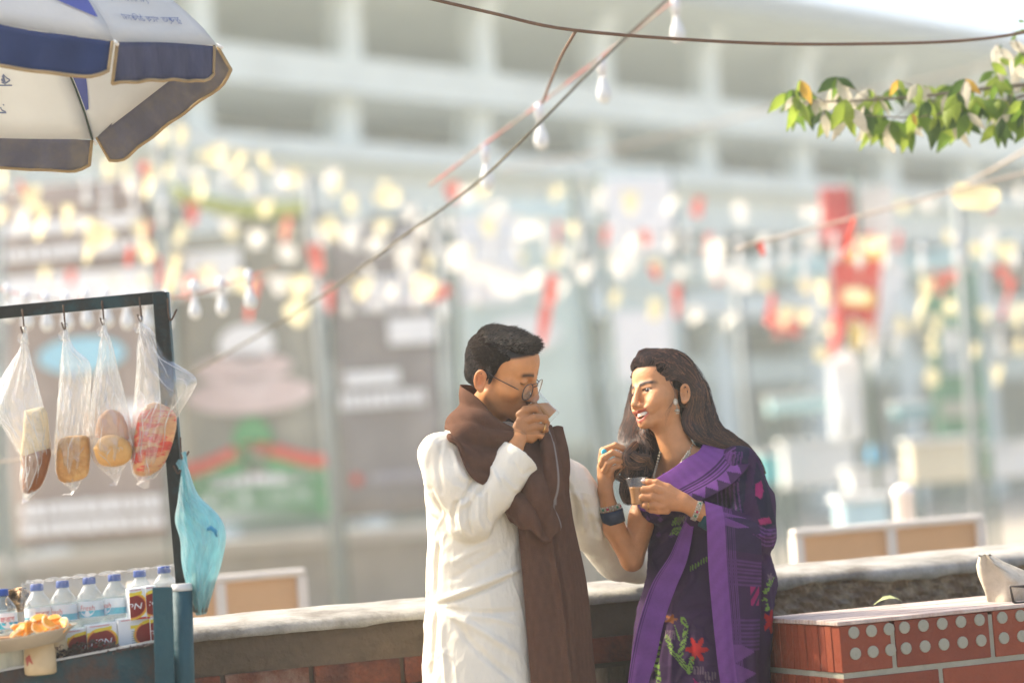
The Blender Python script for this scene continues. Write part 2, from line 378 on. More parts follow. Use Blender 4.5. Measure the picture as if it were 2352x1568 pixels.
# ------------------------------------------------------------------ planter wall, banners and poles in the middle distance
pl_m = mat('planter_cement', (.55, .52, .46), .9, .15, 1.2, .3, 8); plf = mat('planter_face', (.40, .35, .28), .9, .25, 1.0, .3, 8, col2=(.32, .29, .25))
a = PF(-200, 1302, 14.5); b_ = PF(1500, 1160, 17.5); a.z = b_.z = (a.z + b_.z) / 2
dv = (b_ - a); nv = Vector((dv.y, -dv.x, 0)).normalized()
planter = empty('planter_wall', (a + b_) / 2 - ZUP * a.z, 'low beige planter wall behind the left bench below the banners', 'wall')
MB().frame(Vector((a.x, a.y, 0)), dv, -nv * .5, ZUP * (a.z - .12)).build('wall_body', plf, planter)
MB().frame(Vector((a.x, a.y, a.z - .118)) + nv * .05, dv, -nv * .6, ZUP * .12).build('coping', pl_m, planter)
steel = mat('pale_pole', (.24, .27, .27), .7, .08, 3)
dsteel = mat('dark_pole', (.10, .14, .12), .6, .1, 3)
def on_ground(v): return Vector((v.x, v.y, 0))
def pole(x0, y0, x1, y1, d, r, m, label, group=None):
    """upright post that passes (x0,y0) at its top; stands on the ground"""
    t = PF(x0, y0, d); q = PF(x1, y1, d); lean = (t - q); lean /= lean.z; base = t - lean * t.z
    o = MB().tube([base, base + (t - base) * .5, t], r, 10).lathe(base, (0, 0, 1), [(r * 2.4, 0), (r * 2.4, .03), (r, .035)], 10).build('flag_pole', m, smooth=True, origin=base)
    return tag(o, label, 'pole', group)
pole(-2, 430, 22, 1270, 14.2, .036, steel, 'pale pole at the left edge beside the maroon banner', 'banner poles')
pole(362, 300, 418, 1270, 13.9, .038, steel, 'pale pole between the maroon banner and the green-footed banner', 'banner poles')
pole(706, 400, 772, 1215, 14.2, .044, steel, 'pale pole between the green-footed banner and the purple-grey banner', 'banner poles')
pole(1008, 480, 1048, 1190, 14.6, .05, steel, 'pale pole at the right edge of the purple-grey banner', 'banner poles')
pole(1036, 560, 1058, 1010, 13.6, .022, dsteel, 'thin dark pole just right of the purple-grey banner', 'thin dark poles')
pole(1306, 400, 1392, 1010, 13.9, .03, dsteel, 'thin dark leaning pole above and between the couple', 'thin dark poles')
pole(2196, 420, 2243, 1120, 12.5, .038, steel, 'pale pole in front of the green panel on the right', 'banner poles')
pole(1690, 640, 1722, 1000, 17.5, .05, steel, 'pale pole behind the woman left of the red festival figure', 'banner poles')
white = mat('print_white', (.80, .82, .82), .7, .06, 2); pink = mat('print_pink', (.66, .54, .51), .7, .25, 1.5, col2=(.7, .66, .64)); redp = mat('print_red', (.62, .10, .07), .7, .1, 2)
greenp = mat('print_green', (.12, .34, .15), .7, .1, 2); bluep = mat('print_blue', (.30, .58, .70), .7, .1, 2)
def banner(x0, y0, x1, y1, d0, d1, col, label, prints, m=None):
    """printed cloth on two posts; prints are flat shapes of the print, in banner fractions"""
    tl, tr, bl, br = PF(x0 - (y1 - y0) * .045, y0, d0), PF(x1 - (y1 - y0) * .045, y0 - (x1 - x0) * .05, d1), PF(x0, y1, d0), PF(x1, y1 - (x1 - x0) * .075, d1)
    tr.z = tl.z = (tl.z + tr.z) / 2; bl.z = br.z = (bl.z + br.z) / 2; bl.x, bl.y, br.x, br.y = tl.x, tl.y, tr.x, tr.y
    e = empty('festival_banner', on_ground((bl + br) / 2), label, 'banner')
    n = (br - bl).cross(ZUP).normalized()
    if n.y > 0: n = -n
    rows = [[bl.lerp(br, u) .lerp(tl.lerp(tr, u), v) + n * (.03 * math.sin(u * 7 + v * 3) * math.sin(v * 6)) for u in np.linspace(0, 1, 9)] for v in np.linspace(0, 1, 13)]
    clo = MB().sheet(rows, .004).build('cloth', m or mat('banner_' + label[:14], col, .8, .15, 1.2, col2=tuple(min(1, c * 1.6 + .02) for c in col), mask=(.5, .75)), e, smooth=True)
    for q in (tl, tr): MB().tube([on_ground(q) - n * .02, q - n * .02 + ZUP * .05], .02, 8).build('post', dsteel, e, smooth=True)
    for sh, u0, u1, v0, v1, m in prints:
        def pt(u, v): return bl.lerp(br, u).lerp(tl.lerp(tr, u), 1 - v) + n * .045
        k = MB()
        if sh == 'r': k.sheet([[pt(u0, v1), pt(u1, v1)], [pt(u0, v0), pt(u1, v0)]], .002)
        elif sh == 'o': k.prism([pt((u0 + u1) / 2 + (u1 - u0) / 2 * math.cos(q), (v0 + v1) / 2 + (v1 - v0) / 2 * math.sin(q)) for q in np.linspace(0, 2 * math.pi, 21)[:-1]], -n * .002)
        elif sh == 't': k.prism([pt(u0, v1), pt(u1, v1), pt((u0 + u1) / 2, v0)], -n * .002)
        elif sh == 'w':
            us = np.linspace(u0, u1, 15); k.sheet([[pt(u, v1 + .03 * math.cos(u * 6.3)) for u in us], [pt(u, v0 + .03 * math.cos(u * 6.3)) for u in us]], .002)
        elif sh == 'l':                       # a line of lettering far out of focus: separate short strokes
            r = random.Random(int(u0 * 100 + v0 * 1000)); x = u0
            while x < u1:
                L = r.uniform(.03, .09); k.sheet([[pt(x, v1 - r.uniform(0, .004)), pt(min(x + L, u1), v1)], [pt(x, v0), pt(min(x + L, u1), v0 + r.uniform(0, .006))]], .002); x += L + .014
        k.build('print', m, clo)
    return e
banner(26, 430, 374, 1262, 15.0, 14.9, (.27, .215, .185), 'maroon brown banner with white bands and a pale blue triangle',
       [('r', .03, .9, .10, .135, white), ('l', .02, .98, .17, .205, white), ('r', .0, 1, .25, .345, white), ('o', .22, .8, .43, .53, bluep), ('l', .05, .98, .88, .915, white), ('l', .05, .98, .93, .965, white), ('r', .72, .98, .62, .68, white)])
banner(418, 540, 742, 1212, 15.2, 15.2, (.27, .265, .22), 'grey banner with a red wave and green foot',
       [('o', .3, .7, .32, .46, white), ('o', .12, .82, .42, .52, pink), ('o', .05, .95, .50, .63, pink), ('w', 0, 1, .755, .80, redp), ('w', 0, 1, .801, .862, greenp), ('r', 0, 1, .88, .998, greenp),
        ('o', .36, .64, .64, .80, greenp), ('o', .40, .60, .76, .84, pink), ('l', .06, .95, .835, .875, white), ('l', .05, .95, .9, .935, white), ('r', .05, .95, .955, .99, white), ('r', .1, .5, .06, .2, white)])
banner(772, 520, 1012, 1192, 15.3, 15.4, (.26, .24, .225), 'purple grey banner with two white text bands beside the man',
       [('r', .10, .62, .505, .555, white), ('l', .05, .85, .575, .63, white), ('l', .3, .98, .18, .3, white), ('l', .28, .95, .855, .885, mat('print_grey', (.4, .38, .42), .7)), ('o', .1, .2, .85, .89, redp), ('r', .55, 1, .33, .42, white)])
cl = mat('pale_cloth', (.58, .66, .66), .8, .14, .8, translucent=.4)
banner(1062, 470, 1350, 1060, 16.5, 16.7, (.6, .65, .68), 'pale bluish white banner above the space between the couple', [('r', .02, .5, .05, .4, white), ('o', .2, .8, .45, .6, white)], m=cl)
banner(1405, 400, 1572, 1040, 16.0, 16.1, (.6, .65, .68), 'pale white banner right behind the woman', [('r', .05, .95, .02, .3, white), ('r', .05, .8, .5, .75, white)], m=cl)
banner(2140, 620, 2262, 1110, 17.5, 17.6, (.16, .30, .19), 'narrow green panel behind the right-hand pole', [('r', .2, .8, .3, .5, cl), ('r', .1, .9, .62, .7, dkw)])
# pale yellow-green strip and white awnings behind the flags
def strip(x0, y0, x1, y1, h, d, m, label):
    a, b_ = PF(x0, y0, d), PF(x1, y1, d); rows = [[a.lerp(b_, u) + ZUP * (.10 * (u - .5) ** 2 * 4 - v) for u in np.linspace(0, 1, 12)] for v in np.linspace(h, 0, 4)]
    e = MB().sheet(rows, .004).build('cloth_strip', m, smooth=True); return tag(e, label, 'cloth strip')
strip(395, 445, 700, 480, .16, 15, mat('yellow_green_cloth', (.45, .50, .18), .8, translucent=.2), 'yellow green cloth strip among the flags above the grey banner')
strip(1060, 560, 1345, 560, .35, 17, cl, 'long white cloth strip hung high over the man')
strip(1560, 610, 1800, 590, .30, 17, cl, 'white cloth strip high behind the woman')
strip(1780, 610, 2330, 560, .28, 17.5, mat('teal_cloth', (.45, .60, .60), .8, translucent=.2), 'pale teal cloth strip behind the red festival figure')

# ------------------------------------------------------------------ stalls, boxes and the bollard on the right
teal = mat('stall_teal', (.36, .55, .55), .7, .1, 2); cream = mat('stall_cream', (.62, .57, .42), .75, .1, 2); offw = mat('stall_white', (.66, .68, .66), .7, .1, 2)
def counter(x0, y0, x1, y1, d, m, name, label, cat, depth=.5):
    """box with a lid and feet whose front spans the picture rectangle"""
    a, b_ = PF(x0, y1, d), PF(x1, y0, d); w_ = b_.x - a.x; z0 = max(a.z, .0); h = b_.z - z0
    e = empty(name, (a.x + w_ / 2, d + depth / 2, 0), label, cat)
    MB().frame((a.x, a.y, max(z0, .06)), (w_, 0, 0), (0, depth, 0), (0, 0, h)).build('body', m, e, bevel=.02)
    MB().frame((a.x - .03, a.y - .03, max(z0, .06) + h + .002), (w_ + .06, 0, 0), (0, depth + .06, 0), (0, 0, .05)).build('lid', offw, e, bevel=.01)
    for i in (0.02, w_ - .08): MB().frame((a.x + i, a.y + .05, 0), (.06, 0, 0), (0, .06, 0), (0, 0, max(z0, .06) - .002)).build('foot', dsteel, e)
    return e
counter(1748, 1044, 1792, 1112, 17, mat('stall_aqua', (.16, .50, .50), .7), 'cool_box', 'small aqua box just right of the woman\'s hair tip', 'box')
counter(1806, 1010, 1962, 1122, 17.5, offw, 'stall_counter', 'wide white stall counter right of the woman', 'counter')
counter(2096, 1008, 2252, 1112, 16.5, cream, 'stall_counter', 'cream yellow stall counter in front of the pale pole', 'counter')
counter(2268, 1015, 2420, 1100, 17.5, offw, 'stall_counter', 'white stall counter at the right edge of the photo', 'counter')
counter(1770, 905, 1935, 952, 22, teal, 'stall_table', 'pale teal stall table far behind the red festival figure', 'table')
counter(2060, 925, 2190, 958, 22, mat('stall_blue', (.14, .32, .36), .7), 'stall_table', 'dark teal stall table far behind the cream counter', 'table')
_b = PF(2012, 1052, 15); bu = tag(MB().lathe(_b, (0, 0, 1), [(.055, -.07), (.075, -.02), (.08, .03), (.07, .08), (.045, .12), (.02, .15)], 16).build('water_jar', mat('blue_plastic', (.10, .38, .62), .4), smooth=True), 'round blue plastic jar on the stand below the red festival figure', 'jar')
counter(1955, 1078, 2068, 1130, 15, offw, 'jar_stand', 'grey white stand that carries the round blue jar', 'stand')
_t = P(2072, 1112, 9.6); bb = on_ground(_t); r = .042
tag(MB().lathe(bb, (0, 0, 1), [(r * 1.3, 0), (r * 1.3, .05), (r, .06), (r, _t.z - .05), (r * 1.12, _t.z - .045), (r * 1.05, _t.z - .02), (r * .7, _t.z - .004), (r * .1, _t.z)], 18).build('bollard', mat('bollard_white', (.74, .73, .70), .7, .1, 4), smooth=True), 'white round topped bollard behind the right bench', 'bollard')
_t = P(2005, 1140, 11.2)
counter(1938, 1148, 2038, 1215, 11.4, mat('bin_blue', (.42, .58, .62), .6), 'plastic_crate', 'pale blue plastic crate beside the white bollard', 'crate')

# benches with framed orange panels behind the wall
bfr = mat('bench_frame', (.70, .64, .55), .75, .08, 4); bor = mat('bench_orange', (.66, .40, .20), .7, .12, 3); bpk = mat('bench_seat', (.55, .46, .38), .8, .1, 3)
def bench(x0, y0, x1, y1, d0, d1, npan, label):
    a, b_ = P(x0, y0, d0), P(x1, y1, d1); zt = (a.z + b_.z) / 2; a = on_ground(a); b_ = on_ground(b_); dv = b_ - a; L = dv.length; e1 = dv / L; nn = Vector((e1.y, -e1.x, 0))
    e = empty('park_bench', (a + b_) / 2, label, 'bench', 'benches behind the low wall')
    MB().frame(a + ZUP * (zt - .026), dv, -nn * .05, ZUP * .026).build('top_rail', bfr, e, bevel=.01)
    MB().frame(a + ZUP * .42, dv, -nn * .07, ZUP * .05).build('bottom_rail', bfr, e)
    wp = (L - .035 * (npan + 1)) / npan
    for i in range(npan + 1):
        MB().frame(a + e1 * (i * (wp + .035)), e1 * .035, -nn * .048, ZUP * (zt - .028)).build('upright', bfr, e)
        if i < npan: MB().frame(a + e1 * (i * (wp + .035) + .036) - nn * .02 + ZUP * .472, e1 * (wp - .002), -nn * .02, ZUP * (zt - .50)).build('panel', bor, e)
    MB().frame(a + ZUP * .40 - nn * .072, dv, -nn * .40, ZUP * .05).build('seat', bpk, e, bevel=.008)
    for q in (.08, L - .16): MB().frame(a + e1 * q - nn * .42, e1 * .08, nn * .06, ZUP * .398).build('leg', bfr, e)
bench(1824, 1213, 2262, 1183, 8.6, 8.9, 2, 'park bench with two orange panels behind the wall on the right')
bench(300, 1340, 704, 1302, 8.3, 8.6, 2, 'park bench with orange panels behind the blue bag on the left')
# ================================================================== bunting, bulbs, ropes
FC = {'Y': mat('flag_yellow', (.82, .75, .47), .75, .12, 8, translucent=.45), 'R': mat('flag_red', (.66, .13, .10), .75, .12, 8, translucent=.35), 'W': mat('flag_white', (.82, .81, .74), .75, .06, 8, translucent=.45)}
rope_b = mat('beige_rope', (.50, .42, .33), .9, .15, 30); rope_g = mat('grey_rope', (.11, .10, .07), .9, .2, 30); rope_br = mat('brown_cable', (.13, .075, .045), .8, .2, 30); rope_r = mat('red_wire', (.60, .20, .16), .8, .3, 20, col2=(.42, .34, .26), mask=(.45, .55))
def flag_mesh(parent, top, wx, h, tilt, m, seed):
    r = random.Random(seed); c, s = math.cos(tilt), math.sin(tilt); rows = []; tw = r.uniform(-.9, .9); lean = r.uniform(-.3, .3)
    for i in range(5):
        v = i / 4; wv = wx * (1 - .35 * v * v) * (.85 + .3 * math.sin(v * 3 + seed)); a = tw * v + lean
        row = []
        for j in range(4):
            u = (j / 3 - .5) * wv; x = u * math.cos(a); y = u * math.sin(a) + .12 * h * math.sin(v * 4 + seed + j)
            row.append(top + RGT * (x * c + v * h * s) - UPV * (v * h * c - x * s) + FWD * y)
        rows.append(row)
    MB().sheet(rows[::-1]).build('flag', m, parent, smooth=True)
def bunting(label, d, ends, flags, m=rope_b, r=.004):
    pts = [ends[0]] + sorted([(f[0], f[1]) for f in flags if len(f) < 7]) + [ends[1]]
    keep = [pts[0]]
    for q in pts[1:]:
        if q[0] > keep[-1][0] + 12: keep.append(q)
    path = [PF(x, y, d) for x, y in catmull(keep, len(keep) * 4)]
    mid = path[len(path) // 2]
    e = empty('bunting_string', mid, label, 'bunting', 'festival bunting strings')
    MB().tube(path, r, 5).build('cord', m, e, smooth=True)
    for i, f in enumerate(flags):
        x, y, wx, h, c = f[:5]; t = f[5] if len(f) > 5 else 0
        k = dk(d) / FPX * (.78 if d > 9.4 else .9); flag_mesh(e, PF(x, y, d), wx * k, h * k, R(t), FC[c], i * 1.7 + d)
bunting('nearest yellow bunting at upper left above the food cart', 9.6, ((-90, 370), (470, 600)), [(5, 392, 32, 60, 'Y'), (45, 415, 16, 40, 'R', 20), (70, 425, 58, 72, 'Y'), (98, 470, 40, 105, 'Y', -8), (155, 470, 48, 85, 'Y'), (212, 503, 46, 80, 'Y'), (250, 520, 55, 75, 'Y', -35), (206, 562, 34, 58, 'Y', -10, 1), (300, 568, 30, 55, 'R', -10), (335, 558, 54, 56, 'Y'), (366, 590, 14, 90, 'R'), (404, 585, 36, 145, 'Y', -12)])
bunting('yellow bunting just below the umbrella edge', 11.2, ((120, 330), (760, 420)), [(250, 368, 40, 58, 'Y'), (326, 372, 28, 52, 'R', 15), (348, 380, 36, 98, 'Y', -10), (374, 292, 44, 52, 'Y'), (421, 290, 40, 56, 'Y', -8), (482, 338, 78, 58, 'Y', 25), (556, 346, 46, 80, 'Y', -28), (598, 352, 44, 62, 'Y', 30), (500, 330, 30, 40, 'W'), (650, 390, 30, 50, 'W')])
bunting('red and yellow bunting in front of the grey banner', 12.2, ((400, 600), (1130, 640)), [(441, 632, 32, 64, 'R', -12), (468, 612, 50, 52, 'Y', 20), (505, 640, 50, 50, 'W'), (550, 622, 60, 58, 'Y'), (592, 636, 22, 130, 'R', -14), (640, 632, 70, 58, 'W'), (690, 638, 60, 62, 'Y'), (700, 700, 84, 62, 'Y', -45, 1), (756, 655, 24, 78, 'R'), (830, 642, 64, 58, 'Y'), (900, 655, 40, 50, 'W'), (985, 636, 84, 64, 'Y', -25), (1030, 660, 34, 70, 'R', -50)])
bunting('pale yellow bunting across the middle above the purple grey banner', 13.2, ((430, 400), (1330, 500)), [(458, 408, 38, 62, 'Y'), (608, 458, 56, 50, 'Y'), (662, 500, 28, 72, 'R', -10), (682, 388, 50, 60, 'Y', -20), (745, 502, 48, 70, 'Y', 28), (765, 385, 52, 66, 'W', -15), (806, 448, 50, 54, 'Y'), (885, 438, 84, 44, 'Y', 15), (940, 470, 50, 50, 'W'), (1040, 565, 92, 70, 'W', 10), (1070, 430, 60, 46, 'W'), (1132, 468, 66, 54, 'W', 20), (1215, 505, 80, 60, 'W', -20), (1280, 510, 20, 60, 'R')])
bunting('white and red bunting right above the man\'s head', 12.0, ((1040, 640), (1830, 590)), [(1085, 600, 60, 60, 'W'), (1165, 625, 150, 70, 'W', -18), (1225, 620, 70, 60, 'W'), (1270, 632, 48, 85, 'R', -8), (1256, 700, 32, 120, 'R', -8, 1), (1340, 600, 60, 60, 'W'), (1415, 595, 70, 60, 'W', 20), (1460, 540, 60, 110, 'W', -15), (1498, 608, 24, 48, 'R', 20), (1555, 655, 28, 96, 'R'), (1640, 555, 95, 115, 'W', 8), (1700, 620, 90, 60, 'W')])
bunting('sharper rope with one yellow flag at the far right', 9.0, ((1690, 572), (2480, 368)), [(1743, 556, 26, 36, 'R', 20), (1962, 500, 24, 100, 'R', -14), (2245, 424, 122, 66, 'Y', -8)], rope_b, .0055)
bunting('yellow and red bunting low on the right before the teal cloth', 11.0, ((1680, 640), (2450, 600)), [(1776, 676, 32, 92, 'R', -8), (1806, 702, 48, 44, 'Y'), (1846, 708, 42, 48, 'Y'), (1884, 645, 56, 74, 'Y', 15), (1965, 660, 80, 44, 'Y'), (2000, 545, 100, 40, 'Y'), (2132, 640, 36, 150, 'Y', -14), (2180, 690, 60, 40, 'Y', 10), (2242, 556, 44, 44, 'Y'), (2306, 556, 60, 54, 'Y', 10), (2326, 640, 30, 120, 'R', -16)])
bunting('small yellow bunting low on the right behind the poles', 13.0, ((1780, 800), (2430, 850)), [(1886, 796, 40, 46, 'Y'), (1800, 720, 42, 40, 'Y'), (2141, 762, 38, 68, 'Y'), (2141, 846, 40, 52, 'Y'), (2236, 786, 36, 46, 'Y'), (2290, 840, 40, 60, 'Y'), (2342, 775, 36, 50, 'Y')])
bunting('far pink and white bunting over the left banners', 14.0, ((-60, 300), (1000, 520)), [(60, 340, 40, 40, 'W'), (130, 350, 30, 50, 'R'), (300, 410, 40, 40, 'W'), (440, 465, 36, 60, 'R'), (520, 500, 60, 44, 'W'), (590, 530, 70, 50, 'W'), (660, 560, 60, 50, 'W'), (720, 560, 40, 90, 'R', 10), (800, 520, 70, 60, 'W'), (860, 545, 60, 46, 'W'), (930, 560, 80, 50, 'W')])
rs_ = random.Random(31)
for nm, d, pts, n, wts in (('faint high flag string crossing the whole building front', 14.5, ((-60, 330), (600, 400), (1300, 430), (1900, 470), (2420, 420)), 26, (4, 4, 1)), ('faint flag string level with the umbrella foot', 13.6, ((-60, 470), (500, 520), (1100, 500), (1700, 540), (2420, 520)), 28, (4, 4, 1.5)), ('faint flag string just above both heads', 14.2, ((-60, 600), (600, 640), (1200, 560), (1800, 640), (2420, 600)), 28, (4, 4, 1.5)), ('faint low flag string behind the right stalls', 14.8, ((1300, 640), (1700, 720), (2050, 730), (2420, 690)), 14, (4, 2, 1))):
    c_ = catmull(pts, n * 3); fl = []
    for i in range(n):
        q = c_[min(len(c_) - 1, i * 3 + rs_.randrange(3))]; fl.append((q[0], q[1], rs_.uniform(24, 52), rs_.uniform(34, 66), rs_.choices('YWR', wts)[0], rs_.uniform(-25, 25)))
    bunting(nm, d, (pts[0], pts[-1]), fl, rope_b, .004)
bl_glass = mat('bulb_white', (.70, .72, .71), .25, .03, 5, spec=.6, translucent=.25); soc_m = mat('bulb_socket', (.72, .74, .76), .5, .1, 20); cap_m = mat('bulb_cap', (.30, .27, .18), .5, .1, 20, metal=.5)
_bm = MB().lathe((0, 0, 0), (0, 0, -1), [(.012, .0), (.014, .012), (.018, .03), (.027, .052), (.031, .072), (.029, .09), (.019, .106), (.004, .112)], 14).build('bulb', bl_glass, smooth=True, origin=(0, 0, 0)); BME = _bm.data; bpy.data.objects.remove(_bm)
_bm = MB().lathe((0, 0, 0), (0, 0, 1), [(.013, -.002), (.013, .02), (.019, .022), (.019, .07), (.013, .078), (.004, .085)], 12).build('socket', soc_m, smooth=True, origin=(0, 0, 0)); SME = _bm.data; bpy.data.objects.remove(_bm)
def bulb_string(label, d, cord, bulbs, m, r=.003, size=.8, dfun=None):
    dd = dfun or (lambda x: d); size = size * (1.4 if d > 9.4 else 1)
    path = [PF(x, y, dd(x)) for x, y in catmull(cord, 28)]
    e = empty('bulb_string', path[14], label, 'light string', 'strings of white bulbs')
    MB().tube(path, r, 6).build('cord', m, e, smooth=True)
    for x, y in bulbs:                                   # x, y: middle of the glass
        p = PF(x, y, dd(x)) + ZUP * .065 * size
        for nm, me in (('bulb', BME), ('socket', SME)):
            o = bpy.data.objects.new(nm, me); COL.objects.link(o); o.parent = e; o.location = p - Vector(e.location); o.scale = (size,) * 3
        j = min(range(len(path)), key=lambda i: (path[i] - (p + ZUP * .08 * size)).length); 
        MB().tube([p + ZUP * .08 * size, path[j]], .003, 5).build('drop_wire', m, e)
bulb_string('bulb string right behind the hanging food bags', 8.6, ((-120, 640), (150, 690), (420, 680), (640, 610)), [(62 + i * 46, 735 + 5 * math.sin(i * 1.3)) for i in range(8)] + [(448, 712), (510, 705), (575, 688), (20, 720)], rope_r, .003, .72)
bulb_string('bulb string hanging under the umbrella edge on the left', 12.0, ((-60, 380), (200, 430), (420, 480), (700, 440)), [(200, 455), (245, 475), (310, 490), (375, 505), (420, 395), (520, 420), (585, 445), (640, 430)], rope_g)
bulb_string('bulb string over the right stalls', 11.5, ((1640, 600), (1900, 570), (2200, 560), (2460, 540)), [(1700, 600), (1760, 615), (1808, 600), (1850, 632), (1920, 585), (1975, 600), (2040, 600), (2120, 610), (2200, 590), (2270, 600), (2335, 600)], rope_g)
bulb_string('far bulb string above the man', 13.5, ((780, 540), (1050, 560), (1350, 540), (1640, 540)), [(820, 565), (880, 570), (935, 580), (1000, 580), (1065, 585), (1130, 585), (1190, 578), (1260, 575), (1335, 570), (1420, 570), (1500, 565), (1580, 565)], rope_g)
bulb_string('low bulb string left of the man\'s head', 12.5, ((640, 640), (850, 690), (1060, 690), (1200, 640)), [(730, 690), (800, 712), (870, 705), (960, 700), (1020, 715), (1100, 690)], rope_r)
bulb_string('low bulb string on the far right', 13.5, ((1780, 690), (2050, 760), (2420, 740)), [(1880, 745), (1990, 790), (2060, 800), (2185, 790), (2300, 800)], rope_g)
# nearer ropes and cables crossing the picture
dr = lambda x: 7.6 if x < 900 else 7.6 + (x - 900) * .0006
bulb_string('red twisted light wire with four bulbs rising to the top edge', 8.2, ((985, 428), (1140, 312), (1262, 222), (1450, 78), (1590, -30), (1760, -150)), [(1556, 74), (1387, 212), (1243, 318), (1119, 412)], rope_r, .0045, .82)
def rope(pts, ds, r, m, label):
    path = [PF(x, y, d) for x, y, d in catmull([(x, y, d) for (x, y), d in zip(pts, ds)], 40)]
    tag(MB().tube(path, r, 8).build('rope', m, smooth=True, origin=path[20]), label, 'rope')
rope([(380, 892), (700, 706), (930, 540), (1095, 420), (1232, 290), (1424, 98), (1600, -60)], [9.4, 8.3, 7.5, 7.2, 6.9, 7.3, 7.6], .0042, rope_g, 'thin olive rope running diagonally from cart level to the top edge')
rope([(880, -28), (1120, 28), (1320, 70), (1700, 98), (2000, 101), (2250, 90), (2480, 50)], [6.0, 6.1, 6.2, 6.4, 6.6, 6.8, 7.0], .0045, rope_br, 'dark brown cable sagging along the top of the photo')
rope([(1322, 72), (1290, 128), (1268, 180), (1246, 236)], [6.2, 6.5, 6.9, 7.4], .0045, rope_br, 'short brown cable tied down from the sagging top cable')
rope([(1150, 392), (1400, 345), (1700, 270), (1830, 236), (2150, 180), (2420, 100)], [11, 11, 11, 11, 11, 11], .006, rope_b, 'beige rope crossing the building behind the leaves')
rope([(2180, 440), (2300, 378), (2480, 270)], [9.3, 9.2, 9], .0055, rope_b, 'thick beige rope at the right edge above the yellow flag')
rope([(-160, 1092), (-60, 1068), (60, 1052), (140, 1034), (240, 1004)], [8.0, 8, 8, 8, 8.1], .004, rope_b, 'beige rope low behind the hanging food bags')
# festival figure: red and yellow drapes with white streamers on a pole
fx = PF(1960, 420, 14); fb = on_ground(fx)
fig = empty('festival_figure', fb, 'tall red and yellow draped festival figure with white legs at right', 'festival figure')
MB().tube([fb, fx + ZUP * .1], .03, 8).build('pole', dsteel, fig, smooth=True)
def drape(poly, m, name='drape', th=.05, d=14, wob=.03):
    pts = [PF(x, y, d + wob * math.sin(i * 2.1)) for i, (x, y) in enumerate(poly)]
    MB().prism(pts, FWD * th).build(name, m, fig)
redc = mat('drape_red', (.60, .10, .09), .8, .25, 3, col2=(.72, .35, .33), mask=(.5, .7)); yelc = mat('drape_yellow', (.75, .55, .16), .8, .15, 4)
drape([(1884, 432), (1962, 428), (1966, 540), (1940, 580), (1890, 556)], redc)
drape([(1968, 440), (2048, 420), (2052, 540), (1975, 560)], mat('drape_pale', (.70, .68, .62), .8, .1, 3))
drape([(1912, 600), (1950, 560), (2030, 560), (2040, 660), (2015, 720), (2000, 800), (1975, 740), (1960, 720), (1930, 780), (1908, 830), (1915, 700)], redc, d=13.9)
drape([(1940, 665), (2010, 670), (2005, 705), (1940, 698)], yelc, 'yellow_band', .06, 13.8)
drape([(1955, 570), (2040, 556), (2036, 590), (1950, 600)], yelc, 'yellow_band', .06, 13.8)
drape([(1955, 740), (2000, 745), (2002, 800), (1962, 800)], yelc, 'yellow_band', .06, 13.8)
wl = mat('figure_white', (.70, .74, .75), .8, .1, 3)
drape([(1905, 835), (1948, 800), (1978, 830), (1984, 1010), (1946, 1012), (1938, 930), (1930, 1012), (1912, 1008)], wl, 'leg', .1)
drape([(2030, 560), (2085, 620), (2050, 740), (2005, 860), (1998, 820), (2020, 720)], wl, 'streamer', .05, 13.85)
# ================================================================== modelling of soft bodies: distance fields turned into one continuous mesh
class Fig:
    """local frame of a figure: x right, y down, z towards the camera, in picture units at the figure's distance"""
    def __init__(s, cx, cy, d):
        s.c = np.array((cx, cy, 0.0)); s.o = P(cx, cy, d); s.k = d / FPX * 1.0
        tz = (CPOS - s.o).normalized(); rx = (RGT - tz * RGT.dot(tz)).normalized(); uy = tz.cross(rx)
        s.M = np.array([tuple(rx), tuple(-uy), tuple(tz)]) * s.k; s.on = np.array(tuple(s.o))
    def w(s, p):
        return (np.asarray(p, float) - s.c) @ s.M + s.on
    def v(s, p): return Vector(s.w(np.asarray(p, float)))
    def inv(s, q): return (np.asarray(tuple(q)) - s.on) @ np.linalg.inv(s.M) + s.c
def axis_pts(segs):
    """[(start, step), ..., end] -> rising coordinates with changing steps"""
    out = []
    for (a, st), nx in zip(segs[:-1], segs[1:]):
        b = nx[0] if isinstance(nx, tuple) else nx
        n = max(1, int(round((b - a) / st))); out.append(np.linspace(a, b, n, endpoint=False))
    return np.concatenate(out + [[segs[-1] if not isinstance(segs[-1], tuple) else segs[-1][0]]])
